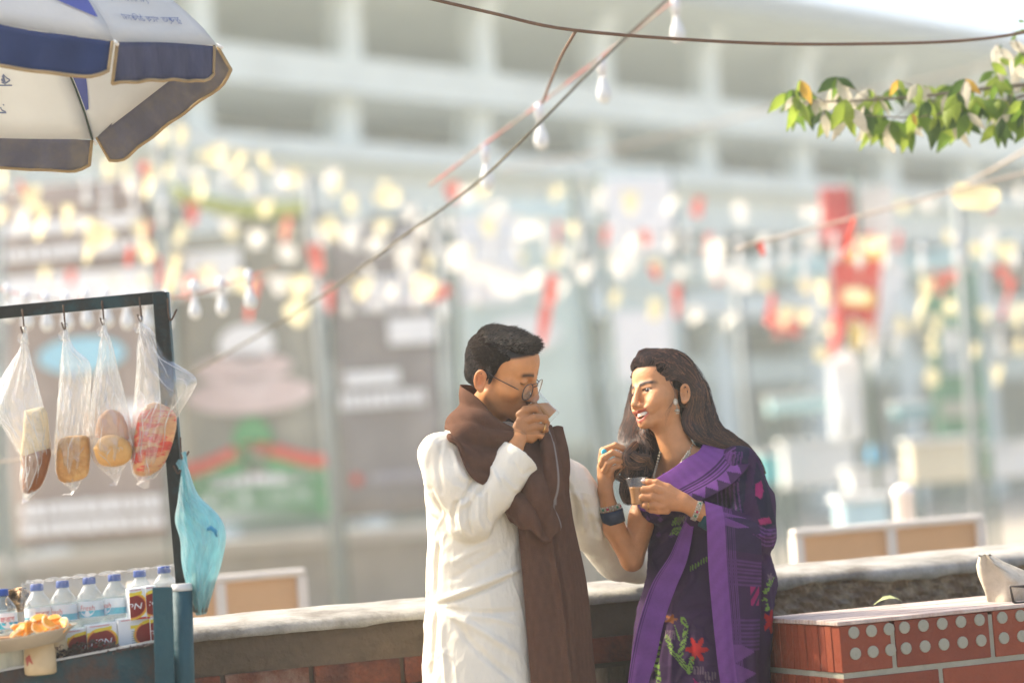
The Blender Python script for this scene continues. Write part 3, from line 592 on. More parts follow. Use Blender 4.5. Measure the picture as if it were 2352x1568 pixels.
class SDF:
    def __init__(s, ax, ay, az):
        s.ax, s.ay, s.az = [np.asarray(q, np.float32) for q in (ax, ay, az)]
        s.d = np.full((len(ax), len(ay), len(az)), 60.0, np.float32)
    def _sl(s, lo, hi):
        r = []
        for q, a, b in zip((s.ax, s.ay, s.az), lo, hi):
            i, j = np.searchsorted(q, a), np.searchsorted(q, b); r.append(slice(max(0, i - 1), min(len(q), j + 1)))
        return tuple(r)
    def _pts(s, sl):
        return s.ax[sl[0]][:, None, None], s.ay[sl[1]][None, :, None], s.az[sl[2]][None, None, :]
    def _mix(s, sl, d, k, sub=False):
        a = s.d[sl]
        if sub:
            h = np.clip(.5 - .5 * (a + d) / k, 0, 1); s.d[sl] = a * (1 - h) + (-d) * h + k * h * (1 - h)
        elif k <= 0: s.d[sl] = np.minimum(a, d)
        else:
            h = np.clip(.5 + .5 * (a - d) / k, 0, 1); s.d[sl] = a * (1 - h) + d * h - k * h * (1 - h)
    def ell(s, c, r, rot=None, k=6, sub=False):
        c = np.asarray(c, float); r = np.asarray(r, float); m = (r.max() if rot is not None else r) + k * 2.5 + 4
        sl = s._sl(c - m, c + m); x, y, z = s._pts(sl)
        if 0 in (len(x), y.shape[1], z.shape[2]): return s
        p = [x - c[0], y - c[1], z - c[2]]
        if rot is not None:
            Rm = np.asarray(rot, float)      # rows: the ellipsoid's own axes
            p = [Rm[i][0] * p[0] + Rm[i][1] * p[1] + Rm[i][2] * p[2] for i in range(3)]
        q = np.sqrt((p[0] / r[0]) ** 2 + (p[1] / r[1]) ** 2 + (p[2] / r[2]) ** 2) + 1e-6
        g = np.sqrt((p[0] / r[0] ** 2) ** 2 + (p[1] / r[1] ** 2) ** 2 + (p[2] / r[2] ** 2) ** 2) + 1e-6
        s._mix(sl, (q * (q - 1) / g).astype(np.float32), k, sub); return s
    def cone(s, a, b, ra, rb, k=6, sub=False):
        a = np.asarray(a, float); b = np.asarray(b, float); m = max(ra, rb) + k * 2.5 + 4
        sl = s._sl(np.minimum(a, b) - m, np.maximum(a, b) + m); x, y, z = s._pts(sl); ab = b - a; L = (ab ** 2).sum() + 1e-9
        t = np.clip(((x - a[0]) * ab[0] + (y - a[1]) * ab[1] + (z - a[2]) * ab[2]) / L, 0, 1)
        d = np.sqrt((x - a[0] - ab[0] * t) ** 2 + (y - a[1] - ab[1] * t) ** 2 + (z - a[2] - ab[2] * t) ** 2) - (ra + (rb - ra) * t)
        s._mix(sl, d.astype(np.float32), k, sub); return s
    def chain(s, pts, rs, k=5):
        for i in range(len(pts) - 1): s.cone(pts[i], pts[i + 1], rs[i], rs[i + 1], k)
        return s
    def trunk(s, secs, k=8, cap=12):
        """secs: (y, cx, cz, half width, half depth, turn) from top to bottom; turn in degrees about y"""
        q = np.array(secs, float); o = np.argsort(q[:, 0]); q = q[o]; m = q[:, 3:5].max() + 30
        lo = (q[:, 1].min() - m, q[0, 0] - 30, q[:, 2].min() - m); hi = (q[:, 1].max() + m, q[-1, 0] + 30, q[:, 2].max() + m)
        sl = s._sl(lo, hi); x, y, z = s._pts(sl); yy = y.ravel()
        cx, cz, a, b, t = [np.interp(yy, q[:, 0], q[:, i])[None, :, None] for i in range(1, 6)]
        t = np.radians(t); ux, uz = np.cos(t), np.sin(t)
        u = (x - cx) * ux + (z - cz) * uz; v = -(x - cx) * uz + (z - cz) * ux
        e = np.sqrt((u / a) ** 2 + (v / b) ** 2) + 1e-6; g = np.sqrt((u / a ** 2) ** 2 + (v / b ** 2) ** 2) + 1e-6
        d = e * (e - 1) / g; d = np.where(e < .2, -np.minimum(a, b) * .8, d)
        dy = np.maximum(q[0, 0] - y, y - q[-1, 0]); h = np.clip(.5 - .5 * (dy - d) / cap, 0, 1); d = dy * (1 - h) + d * h + cap * h * (1 - h)
        s._mix(sl, d.astype(np.float32), k); return s
    def mesh(s):
        d = s.d; nx, ny, nz = d.shape; ins = d < 0
        c8 = [ins[i:nx - 1 + i, j:ny - 1 + j, l:nz - 1 + l] for i in (0, 1) for j in (0, 1) for l in (0, 1)]
        cnt = sum(q.astype(np.int8) for q in c8); act = (cnt > 0) & (cnt < 8); I, J, K = np.nonzero(act); n = len(I)
        idx = np.full(act.shape, -1, np.int32); idx[I, J, K] = np.arange(n)
        acc = np.zeros((n, 3)); cn = np.zeros(n); A = (s.ax, s.ay, s.az)
        cor = [(i, j, l) for i in (0, 1) for j in (0, 1) for l in (0, 1)]
        for a in cor:
            for ax in range(3):
                if a[ax]: continue
                b = list(a); b[ax] = 1
                da = d[I + a[0], J + a[1], K + a[2]]; db = d[I + b[0], J + b[1], K + b[2]]; m = (da < 0) != (db < 0); t = np.where(m, da / np.where(m, da - db, 1), 0)
                pa = np.stack([A[0][I + a[0]], A[1][J + a[1]], A[2][K + a[2]]], 1); pb = np.stack([A[0][I + b[0]], A[1][J + b[1]], A[2][K + b[2]]], 1)
                acc += np.where(m[:, None], pa + (pb - pa) * t[:, None], 0); cn += m
        v = acc / cn[:, None]; F = []
        for ax in range(3):
            o = [q for q in range(3) if q != ax]
            s0 = [slice(None)] * 3; s1 = [slice(None)] * 3; s0[ax] = slice(0, -1); s1[ax] = slice(1, None)
            e = ins[tuple(s0)] != ins[tuple(s1)]; E = np.array(np.nonzero(e)).T
            ok = np.all(E[:, o] > 0, 1) & (E[:, o[0]] < d.shape[o[0]] - 1) & (E[:, o[1]] < d.shape[o[1]] - 1); E = E[ok]
            def at(du, dv):
                q = E.copy(); q[:, o[0]] -= du; q[:, o[1]] -= dv; return idx[q[:, 0], q[:, 1], q[:, 2]]
            f = np.stack([at(1, 1), at(0, 1), at(0, 0), at(1, 0)], 1); inside = ins[E[:, 0], E[:, 1], E[:, 2]]
            flip = inside if ax != 1 else ~inside
            F.append(np.where(flip[:, None], f, f[:, ::-1]))
        return v, np.concatenate(F)
def vnormals(v, f):
    n = np.zeros_like(v); q = np.cross(v[f[:, 2]] - v[f[:, 0]], v[f[:, 3]] - v[f[:, 1]])
    for i in range(4): np.add.at(n, f[:, i], q)
    return n / (np.linalg.norm(n, axis=1, keepdims=True) + 1e-9)
def relax(v, f, it=1, w=.5):
    for _ in range(it):
        s = np.zeros_like(v); c = np.zeros(len(v))
        for a, b in ((0, 1), (1, 2), (2, 3), (3, 0)):
            np.add.at(s, f[:, a], v[f[:, b]]); np.add.at(s, f[:, b], v[f[:, a]]); np.add.at(c, f[:, a], 1); np.add.at(c, f[:, b], 1)
        v = v * (1 - w) + w * s / np.maximum(c, 1)[:, None]
    return v
def seg_dist(p, line):
    """distance of points (n,2) to a polyline and the run along it 0..1"""
    best = np.full(len(p), 1e9); run = np.zeros(len(p)); L = np.asarray(line, float); tot = 0; lens = np.linalg.norm(np.diff(L, axis=0), axis=1); S = lens.sum()
    for a, b, l in zip(L[:-1], L[1:], lens):
        t = np.clip(((p - a) @ (b - a)) / (l * l + 1e-9), 0, 1); q = np.linalg.norm(p - a - t[:, None] * (b - a), axis=1); m = q < best
        run = np.where(m, (tot + t * l) / S, run); best = np.minimum(best, q); tot += l
    return best, run
def folds(v, n, lines, zmin=None):
    """raise or sink cloth along traced lines: (polyline, width, height)"""
    out = np.zeros(len(v)); front = np.clip(n[:, 2] * 1.5 + .35, 0, 1)
    for line, wd, h in lines:
        q, run = seg_dist(v[:, :2], catmull(line, 14)); out += h * np.exp(-(q / wd) ** 2) * np.clip(np.minimum(run, 1 - run) * 6 + .05, 0, 1)
    return v + n * (out * front)[:, None]
def vnoise(p, seed, f):
    """cheap smooth pseudo-noise in 3-D"""
    r = np.random.default_rng(seed); o = np.zeros(len(p))
    for i in range(7):
        k = r.normal(size=3) * f * (1 + i * .35); o += np.sin(p @ k + r.uniform(0, 6.3)) / (1 + i * .4)
    return o / 3.2
def euler_basis(yaw, pitch, roll):
    """rows: right-of-person(x), forward(y), up(z) of a head in figure space; yaw 0 looks along +x of the picture, positive turns to the camera"""
    y, p, r = R(yaw), R(pitch), R(roll)
    f = np.array((math.cos(y) * math.cos(p), math.sin(p), math.sin(y) * math.cos(p)))    # y is down: positive pitch looks down
    up0 = np.array((0, -1.0, 0)); u = up0 - f * f.dot(up0); u /= np.linalg.norm(u); x = np.cross(f, u) * 1.0
    c, s = math.cos(r), math.sin(r); x2 = x * c + u * s; u2 = u * c - x * s
    return np.array((x2, f, u2))
def _cut(s, p0, n, rad):
    """trim the field by a plane near p0 (an open hem or cuff)"""
    p0 = np.asarray(p0, float); n = np.asarray(n, float); n = n / np.linalg.norm(n); sl = s._sl(p0 - rad, p0 + rad); x, y, z = s._pts(sl)
    dd = (x - p0[0]) * n[0] + (y - p0[1]) * n[1] + (z - p0[2]) * n[2]
    near = ((x - p0[0]) ** 2 + (y - p0[1]) ** 2 + (z - p0[2]) ** 2) < rad * rad
    s.d[sl] = np.where(near, np.maximum(s.d[sl], dd), s.d[sl]).astype(np.float32); return s
SDF.cut = _cut
def _fp(s, x, y, z): 
    q = (s.dist - z * s.k) / s.dist; return np.array((s.c[0] + (x - s.c[0]) * q, s.c[1] + (y - s.c[1]) * q, z))
Fig.p = _fp
_fi = Fig.__init__
def _init(s, cx, cy, d): _fi(s, cx, cy, d); s.dist = (CPOS - s.o).length
Fig.__init__ = _init

class Head:
    def __init__(s, o, yaw, pitch, roll, sc): s.o = np.array(o, float); s.M = euler_basis(yaw, pitch, roll); s.sc = sc
    def T(s, c): return s.o + s.sc * (np.asarray(c, float) @ s.M)
    def I(s, v): return ((np.asarray(v) - s.o) / s.sc) @ s.M.T
    def ell(s, S, c, r, k=6, sub=False): S.ell(s.T(c), np.asarray(r, float) * s.sc, s.M, k * s.sc, sub)
    def cone(s, S, a, b, ra, rb, k=6, sub=False): S.cone(s.T(a), s.T(b), ra * s.sc, rb * s.sc, k * s.sc, sub)
def build_head(S, H, g):
    """g: dict of face measures (mm)"""
    e, c = (lambda *a, **k: H.ell(S, *a, **k)), (lambda *a, **k: H.cone(S, *a, **k))
    e((0, -8 + g.get('dy', 0), 38 - g.get('dz', 0)), (75 - g.get('dw', 0), 97 - g.get('dy', 0) * 1.4, 75 - g.get('dz', 0))); e((0, 30, -26), (g['fw'], 60, 86), k=20); e((0, g.get('fy', 60), 40 - g.get('dz', 0)), (58, 34, 52 - g.get('dz', 0) * .5), k=14)
    for x in (-1, 1):
        c((x * g['jw'], 6, -58), (x * 14, 76, -98 + g.get('cz', 0)), 17, 15, k=18); e((x * 44, 56, -26), (25, 27, 25 + g.get('ch', 0)), k=16)
        c((x * 12, 88, 13), (x * 44, 73, 15), 8, 8, k=9)
        e((x * 33, 95, -3), (20, 13, 12), k=9, sub=True)
        e((x * 13.5, 99, -46), (8.5, 11, 7), k=5)
        if g.get('cheek'): e((x * 37, 72, -44), (20, 18, 18), k=12)
        # ear
        H2 = H; ex = x * 74
        H2.ell(S, (ex + x * 4, -13, -24), (4.2, 14, 26), k=5)
        ring = [(ex + x * (9 + 3 * math.cos(q - 2.2)), -13 + 14.5 * math.cos(q) - 2 * math.sin(q), -22 + 25 * math.sin(q)) for q in np.linspace(.55, 4.4, 12)]
        for q0, q1 in zip(ring[:-1], ring[1:]): c(q0, q1, 3.6, 3.6, k=2.5)
        e((ex + x * 6, -8, -45), (5.5, 8, 8), k=5)
        e((ex + x * 11, -10, -23), (8.5, 9.5, 15), k=2, sub=True); c((ex + x * 7, -16, -34), (ex + x * 8, -20, -8), 2.4, 2.4, k=2)
    e((0, 80, -99 + g.get('cz', 0)), (20, 15, 15), k=12); e((0, 80, -68), (30, 18, 24), k=12)
    c((0, 91, 6), (0, 108, -36), 8, 10, k=8); e((0, 110, -41), (11, 10, 9.5), k=6); c((0, 100, -50), (0, 96, -60), 4, 4, k=6)
def skin_cols(cv, base, warm):
    n = len(cv); col = np.tile(np.array(base, float), (n, 1)); nz = vnoise(cv, 3, .06)[:, None]
    col *= 1 + .05 * nz
    return col
def blend(col, m, c): m = np.clip(m, 0, 1)[:, None]; return col * (1 - m) + np.array(c) * m
def gauss(c, p, r): return np.exp(-(((c - np.array(p)) / np.array(r)) ** 2).sum(1))
def strands_mesh(curves, width, name, m, parent, cols=None):
    """thin tapering three-sided hairs; curves (n, k, 3) in world units"""
    c = np.asarray(curves); n, k, _ = c.shape; t = np.gradient(c, axis=1); t /= np.linalg.norm(t, axis=2, keepdims=True) + 1e-9
    up = np.array(tuple(CPOS)) - c; a = np.cross(t, up); a /= np.linalg.norm(a, axis=2, keepdims=True) + 1e-9; b = np.cross(a, t)
    wd = width * (np.sin(np.linspace(.28, 1, k) * math.pi) * .85 + .15)[None, :, None] * RNG.uniform(.6, 1.3, (n, 1, 1))
    v = np.stack([c - a * wd, c + b * wd * .9, c + a * wd], 2)          # n,k,3sides,3
    idx = np.arange(n * k * 3).reshape(n, k, 3); F = []
    for j in (0, 1): F.append(np.stack([idx[:, :-1, j], idx[:, :-1, j + 1], idx[:, 1:, j + 1], idx[:, 1:, j]], -1).reshape(-1, 4))
    cc = None
    if cols is not None: cc = np.repeat(np.repeat(np.asarray(cols)[:, None], k, 1)[:, :, None], 3, 2).reshape(-1, 3)
    return obj(name, v.reshape(-1, 3), np.concatenate(F), m, parent, True, cc)
def cloth(F, ctrl, nu, nv, name, m, parent, colf=None, disp=None, thick=1.5):
    """sheet through a grid of control points ctrl[row][col] in figure space; colf(u, v) -> rgb, disp(u, v) -> push along the normal"""
    c = np.array(ctrl, float); rows = np.stack([catmull(r, nu) for r in c]); g = np.stack([catmull(rows[:, j], nv) for j in range(nu)], 1)
    U, V = np.meshgrid(np.linspace(0, 1, nu), np.linspace(0, 1, nv))
    n = np.cross(np.gradient(g, axis=1), np.gradient(g, axis=0)); n /= np.linalg.norm(n, axis=2, keepdims=True) + 1e-9
    n *= np.where(n[..., 2:3].mean() < 0, -1, 1)
    if disp is not None: g = g + n * disp(U, V)[..., None]
    n = np.cross(np.gradient(g, axis=1), np.gradient(g, axis=0)); n /= np.linalg.norm(n, axis=2, keepdims=True) + 1e-9; n *= np.where(n[..., 2:3].mean() < 0, -1, 1)
    gb = g - n * thick; N = nu * nv; idx = np.arange(N).reshape(nv, nu)
    f = np.stack([idx[:-1, :-1], idx[:-1, 1:], idx[1:, 1:], idx[1:, :-1]], -1).reshape(-1, 4)
    ed = np.concatenate([idx[0, :], idx[1:, -1], idx[-1, -2::-1], idx[-2:0:-1, 0]]); e2 = np.roll(ed, -1)
    fe = np.stack([e2, ed, ed + N, e2 + N], -1); v = np.concatenate([g.reshape(-1, 3), gb.reshape(-1, 3)])
    cols = None
    if colf is not None: q = colf(U.ravel(), V.ravel()); cols = np.concatenate([q, q])
    return obj(name, F.w(v), np.concatenate([f, f[:, ::-1] + N, fe]), m, parent, True, cols)

def push_out(S, pts, depth):
    """moves points that lie inside the field out to about `depth` outside it"""
    p = np.array(pts, float); A = (S.ax, S.ay, S.az)
    def look(q):
        i = [np.clip(np.searchsorted(A[k], q[:, k]), 1, len(A[k]) - 2) for k in range(3)]; return S.d[i[0], i[1], i[2]], i
    for _ in range(3):
        d, i = look(p); g = np.stack([S.d[i[0] + 1, i[1], i[2]] - S.d[i[0] - 1, i[1], i[2]], S.d[i[0], i[1] + 1, i[2]] - S.d[i[0], i[1] - 1, i[2]], S.d[i[0], i[1], i[2] + 1] - S.d[i[0], i[1], i[2] - 1]], 1)
        g /= np.linalg.norm(g, axis=1, keepdims=True) + 1e-6; p += g * np.clip(depth - d, 0, 16)[:, None]
    return p
def wrinkle(v, n, seed, f, h, stretch=(1, 1, 1)):
    """sharp wrinkles: ridged, warped noise pushed along the normal"""
    q = v * np.array(stretch); w_ = np.stack([vnoise(q, seed + k, f * .6) for k in (1, 2, 3)], 1) * (1.1 / f)
    r = 1 - np.abs(vnoise(q + w_, seed, f)) * 1.8; r2 = 1 - np.abs(vnoise(q + w_ * .7, seed + 9, f * 2.1)) * 1.8
    return v + n * (h * (np.clip(r, 0, 1) ** 4 + .5 * np.clip(r2, 0, 1) ** 4))[:, None]
# ================================================================== the man
FM = Fig(1150, 1150, 5.95); HM = Head((1149.3, 847, 8), 20, 19.5, 12.5, .905)
man = empty('person', FM.v(FM.inv(on_ground(FM.o))), 'person in cream kurta and brown shawl drinking tea from a glass', 'person')
GZ = FM.inv(on_ground(FM.o))[1]                      # figure y of the ground
skin_m = mat('skin_warm', attr='Col', rough=.5, var=.10, scale=38, bump=.14, bscale=160, spec=.32, sss=.12)
SM = SDF(axis_pts([(930, 9), (1068, 2.1), (1268, 9), 1500]), axis_pts([(742, 2.1), (1052, 9), (GZ + 8)]), axis_pts([(-470, 11), (-92, 2.1), (122, 9), 260]))
build_head(SM, HM, dict(fw=61, jw=48, ch=3, dz=9, dy=9, dw=5))
HM.cone(SM, (0, 8, -78), (0, -34, -190), 50, 58, 22)                     # neck
for x in (-1, 1):                                                         # closed lids
    HM.ell(SM, (x * 32, 79, -1), (15, 11, 10), 3)
HM.cone(SM, (-17, 92, -62), (17, 92, -62), 3.5, 3.5, 5); HM.cone(SM, (-15, 92, -72), (15, 92, -72), 4.5, 4.5, 5)
SM.trunk([(985, 1118, -10, 120, 60, -54), (1080, 1112, -10, 150, 85, -54), (1300, 1115, -10, 130, 85, -54), (1480, 1122, -10, 140, 95, -54), (1560, 1125, -10, 140, 95, -54)], 20)
rsh, rel, rwr = (1012, 1040, 118), (1076, 1192, 140), (1180, 1034, 104)
SM.chain([(1022, 1056, 104), rel], [26, 26], 10); SM.chain([rel, (1120, 1120, 124), rwr], [27, 25, 19], 6)
lsh, lel, lwr = (1222, 1055, -140), FM.p(1362, 1185, -270), FM.p(1466, 1306, -420)
SM.chain([lsh, lel, lwr], [36, 27, 18], 10); SM.chain([lwr, FM.p(1500, 1318, -430)], [18, 14], 6)
for q in range(4): SM.chain([FM.p(1498, 1312 + q * 3, -415 - q * 11), FM.p(1530, 1320 + q * 2, -418 - q * 11)], [7, 6], 3)
SM.chain([FM.p(1480, 1316, -405), FM.p(1512, 1326, -396)], [7, 6], 3)
for x, z in ((1068, 62), (1180, -82)):                                    # legs and feet
    SM.chain([(x + 10, 1540, z), (x + 6, 1900, z), (x, GZ - 40, z)], [78, 50, 34], 10); SM.chain([(x - 12, GZ - 18, z), (x + 100, GZ - 12, z + 30)], [24, 16], 10)
# right hand: back of the hand to the camera, fingers closed round the glass
def rot_axes(d, nrm):
    d = np.array(d, float); d /= np.linalg.norm(d); n = np.array(nrm, float); n -= d * n.dot(d); n /= np.linalg.norm(n); return np.array((np.cross(n, d), d, n))
SM.chain([rwr, (1188, 1012, 94)], [19, 20], 8)
SM.ell((1201, 986, 74), (25, 40, 13), rot_axes((.42, -.9, -.1), (.25, .1, 1)), 10)
SM.ell((1222, 1000, 70), (15, 20, 12), rot_axes((.3, -.9, 0), (.3, .1, 1)), 8)
SM.chain([(1193, 955, 72), (1206, 944, 74), (1229, 940, 72), (1237, 953, 62), (1232, 960, 50)], [9.5, 9.5, 8.8, 8.2, 7], 4)
SM.chain([(1200, 972, 76), (1226, 962, 80), (1249, 963, 72), (1254, 974, 60), (1246, 980, 48)], [10, 9.4, 8.8, 8, 7], 2.5)
SM.chain([(1208, 990, 76), (1230, 981, 79), (1250, 984, 70), (1252, 993, 58), (1243, 997, 50)], [10, 9.2, 8.6, 7.6, 6.5], 2.5)
SM.chain([(1214, 1003, 72), (1231, 998, 74), (1244, 1003, 66), (1243, 1010, 56)], [9, 8.4, 7.6, 6.5], 3)
SM.chain([(1186, 1004, 62), (1200, 968, 44), (1216, 944, 36), (1228, 930, 34)], [13, 11, 9.5, 7.5], 5)
mv, mf = SM.mesh(); mv = relax(mv, mf, 1, .35)
cv = HM.I(mv); col = skin_cols(cv, (.54, .245, .095), 0)
hd = (mv[:, 1] < 1000) & (np.abs(cv[:, 0]) < 110) & (cv[:, 2] > -130)
hm_ = hd.astype(float)
jaw = np.clip((-cv[:, 2] - 42 + .35 * (cv[:, 1] - 40)) / 26, 0, 1) * np.clip((cv[:, 1] - 2) / 14, 0, 1) * np.clip((120 + cv[:, 2]) / 10 + .4, 0, 1)
col = blend(col, hm_ * jaw * .40 * (1 + .10 * vnoise(cv, 5, .9)), (.10, .052, .028))
must = np.maximum(gauss(cv, (0, 98, -55), (22, 16, 5.5)), 0) ; col = blend(col, hm_ * must * 1.4, (.045, .022, .013))
side = gauss(cv, (-70, 12, -14), (14, 8, 26)) + gauss(cv, (70, 12, -14), (14, 8, 26)); col = blend(col, hm_ * side * .85, (.05, .028, .018))
for x in (-1, 1):
    q = cv - np.array((x * 30, 80, 17 - .0)); arch = 18 - .0035 * (np.abs(cv[:, 0]) - 34) ** 2 * 1.4
    br = np.exp(-((cv[:, 2] - arch) / 5.4) ** 2) * np.clip((np.abs(cv[:, 0]) - 8) / 5, 0, 1) * np.clip((55 - np.abs(cv[:, 0])) / 8, 0, 1) * (cv[:, 0] * x > 0) * (cv[:, 1] > 55)
    col = blend(col, hm_ * br * .95, (.03, .017, .012))
    lash = np.exp(-((cv[:, 2] + 7.5 - .015 * (np.abs(cv[:, 0]) - 32) ** 2) / 1.9) ** 2) * (np.abs(np.abs(cv[:, 0]) - 32) < 15) * (cv[:, 1] > 70) * (cv[:, 0] * x > 0)
    col = blend(col, hm_ * lash * .85, (.035, .02, .015))
lips = gauss(cv, (0, 96, -66), (22, 14, 6)); col = blend(col, hm_ * lips * .7, (.30, .10, .065))
ear_glow = gauss(cv, (-82, -14, -24), (12, 22, 34)); col = blend(col, hm_ * ear_glow * .55, (.58, .20, .10))  # backlit red glow of the near ear painted into the skin colour
col = blend(col, hm_ * gauss(cv, (0, 112, -42), (16, 12, 10)) * .35, (.55, .2, .11))
scalp = hm_ * np.clip((cv[:, 2] - 44 - .45 * (cv[:, 1] - 40)) / 8, 0, 1); col = blend(col, scalp, (.02, .014, .01))
body_m = obj('body', FM.w(mv), mf, skin_m, man, True, col)
# hair: a dense cap and short strands combed up and forward
HS = SDF(axis_pts([(1055, 2.4), 1262]), axis_pts([(725, 2.4), 925]), axis_pts([(-110, 2.6), 110]))
for c_, r_ in (((0, -20, 29), (76, 78, 71)), ((0, -44, -14), (57, 47, 48)), ((0, -14, 72), (60, 64, 30)), ((0, 24, 76), (50, 44, 22)), ((-4, 46, 76), (44, 30, 20)), ((-2, 60, 84), (38, 22, 18)), ((0, -36, 76), (40, 32, 20)), ((-60, 8, 36), (15, 38, 26)), ((60, 8, 36), (15, 38, 26)), ((-72, 8, -2), (4, 7, 24)), ((72, 8, -2), (4, 7, 24))): HM.ell(HS, c_, r_, 12)
HM.ell(HS, (0, 98, 26), (56, 50, 44), 4, True)
for x in (-1, 1): HM.ell(HS, (x * 82, -13, -30), (14, 22, 34), 2, True); HM.ell(HS, (x * 68, 56, 8), (28, 36, 46), 4, True)
HM.ell(HS, (0, -62, -96), (90, 60, 34), 3, True)
hv, hf = HS.mesh(); hn_ = vnormals(hv, hf)
if (hn_ * (hv - hv.mean(0))).sum() < 0: hn_ = -hn_
hc = HM.I(hv); amp = np.clip((hc[:, 2] - 30) / 50, 0, 1)
hv = hv + hn_ * ((1.6 + 2.6 * amp) * vnoise(hc * np.array((1.6, .5, 1.2)), 11, .09))[:, None]
hair_m = mat('dark_hair', attr='Col', rough=.34, var=.25, scale=80, spec=.55); hbase_m = mat('hair_mass', attr='Col', rough=.9, var=.3, scale=90, spec=.05, bump=.5, bscale=200)
hair = obj('hair', FM.w(hv), hf, hbase_m, man, True, np.tile((.014, .009, .0065), (len(hv), 1)))
sel = RNG.choice(len(hv), 20000); b0 = hv[sel]; nn_ = hn_[sel]; cc_ = hc[sel]; topw = np.clip((cc_[:, 2] - 46) / 40, 0, 1)[:, None]
flow_c = np.where(topw > .3, np.array((.1, .75, .35)), np.array((0, -.35, -.9))); flow = flow_c @ HM.M; flow += RNG.normal(size=flow.shape) * .12 + .42 * np.stack([vnoise(b0, 31, .05), vnoise(b0, 32, .05), vnoise(b0, 33, .05)], 1)
ln = (5 + 10 * topw[:, 0] * RNG.uniform(.4, 1.3, len(sel))) ; lift = .18 + .24 * topw[:, 0]
tt = np.linspace(0, 1, 5)[None, :, None]
cur = b0[:, None] - nn_[:, None] * 1.2 + (flow[:, None] * tt + nn_[:, None] * lift[:, None, None] * (tt - .45 * tt ** 2)) * ln[:, None, None]
strands_mesh(FM.w(cur.reshape(-1, 3)).reshape(cur.shape), .00048, 'hair_strands', hair_m, hair, np.array((.020, .0125, .008)) * RNG.choice((.5, 1.0, 1.8, 4.0), size=(len(sel), 1), p=(.3, .35, .23, .12)))
# brows and stubble stay in the skin; glasses as a child
gl_m = mat('spectacle_metal', (.05, .045, .05), .3, .05, 20, metal=.8); lens_m = film('spectacle_lens', (.85, .9, .85), .16, .04, .5)
pale_rim = mat('spectacle_rim', (.40, .38, .34), .25, .05, 20, metal=.9)  # paler metal for the far rim
spec = obj('spectacles', *(lambda k: (k.v, k.f))((lambda k: k.tube([FM.v(HM.T(c)) for c in catmull([(-80, -22, -14), (-80, -8, 2), (-77, 30, -5), (-66, 86, -16)], 16)], .0013, 6).tube([FM.v(HM.T(c)) for c in catmull([(80, -8, 2), (77, 30, -5), (66, 86, -16)], 12)], .0013, 6)
    .tube([FM.v(HM.T(c)) for c in catmull([(-12, 104, -12), (0, 109, -8), (12, 104, -12)], 8)], .0012, 6).tube([FM.v(HM.T(c)) for c in catmull([(-26, 102, -4), (0, 107, -2), (26, 102, -4)], 8)], .0010, 6))(MB())), gl_m, man)
def lens_pts(x, k=1.0): return [FM.v(HM.T((x * (35 + 25 * k * math.copysign(abs(math.cos(q)) ** .75, math.cos(q)) + 2 * k * math.sin(q)), 99.5 - 3 * math.cos(q), -23 + 21 * k * math.copysign(abs(math.sin(q)) ** .8, math.sin(q))))) for q in np.linspace(0, 2 * math.pi, 25)[:-1]]
for x in (-1, 1):
    MB().tube(lens_pts(x), .0013, 6, closed=True).build('rim', gl_m if x < 0 else pale_rim, spec, smooth=True)
    lp = lens_pts(x, .97); MB().add(lp + [sum(lp, Vector((0, 0, 0))) / len(lp) - FWD * .0015], [(i, (i + 1) % 24, 24) for i in range(24)]).build('lens', lens_m, spec, smooth=True)
gold = mat('gold_ring', (.75, .45, .15), .25, .05, 20, metal=1.0)
rc = np.array((1246.5, 985.5, 73.5)); ra = rot_axes((.9, .25, -.35), (0, 0, 1))
MB().tube([FM.v(rc + ra[0] * 10 * math.cos(q) + ra[2] * 10 * math.sin(q)) for q in np.linspace(0, 2 * math.pi, 21)[:-1]], .0016, 6, closed=True).build('finger_ring', gold, man, smooth=True)
# kurta
kur = mat('cream_kurta', attr='Col', rough=.92, var=.05, scale=24, bump=.5, bscale=46, stretch=(1, 1, .5), spec=.1, translucent=.15)
SK = SDF(axis_pts([(930, 3.2), (1260, 6), 1560]), axis_pts([(955, 3.2), (1590, 10), (GZ - 170)]), axis_pts([(-480, 7), (-180, 4.5), (60, 3.2), 232]))
SK.trunk([(968, 1118, -10, 78, 52, -54), (992, 1116, -10, 122, 72, -54), (1025, 1112, -10, 160, 90, -54), (1100, 1110, -8, 172, 104, -54), (1220, 1116, -6, 160, 112, -54), (1310, 1118, -6, 158, 122, -54), (1400, 1124, -6, 164, 132, -54), (1568, 1134, -6, 182, 148, -54), (GZ - 180, 1150, -6, 206, 176, -54)], 8, 14)
SK.cone((1014, 1046, 106), (1038, 1110, 128), 50, 52, 26); SK.cone((1040, 1110, 130), (1082, 1190, 138), 52, 46, 16)
SK.cone((1082, 1190, 138), (1130, 1130, 126), 46, 50, 12); SK.cone((1130, 1130, 126), (1210, 1030, 100), 49, 49, 10)
SK.ell((1082, 1208, 138), (44, 28, 34), None, 16)
cd = np.array((1210 - 1130, 1030 - 1130, -26.0)); cd /= np.linalg.norm(cd); cp = np.array((1195, 1048, 105))
SK.cut(cp, cd, 66); SK.cone(cp - cd * 30, cp + cd * 60, 40, 41, 1.5, True)
SK.chain([(1215, 1048, -130), FM.p(1300, 1120, -200), FM.p(1362, 1200, -275), FM.p(1420, 1275, -350), FM.p(1462, 1300, -420)], [56, 62, 64, 56, 44], 18)
SK.ell(FM.p(1400, 1262, -330), (50, 40, 40), None, 22)
kv, kf = SK.mesh(); kv = relax(kv, kf, 2, .4); kn = vnormals(kv, kf)
if (kn * (kv - kv.mean(0))).sum() < 0: kn = -kn
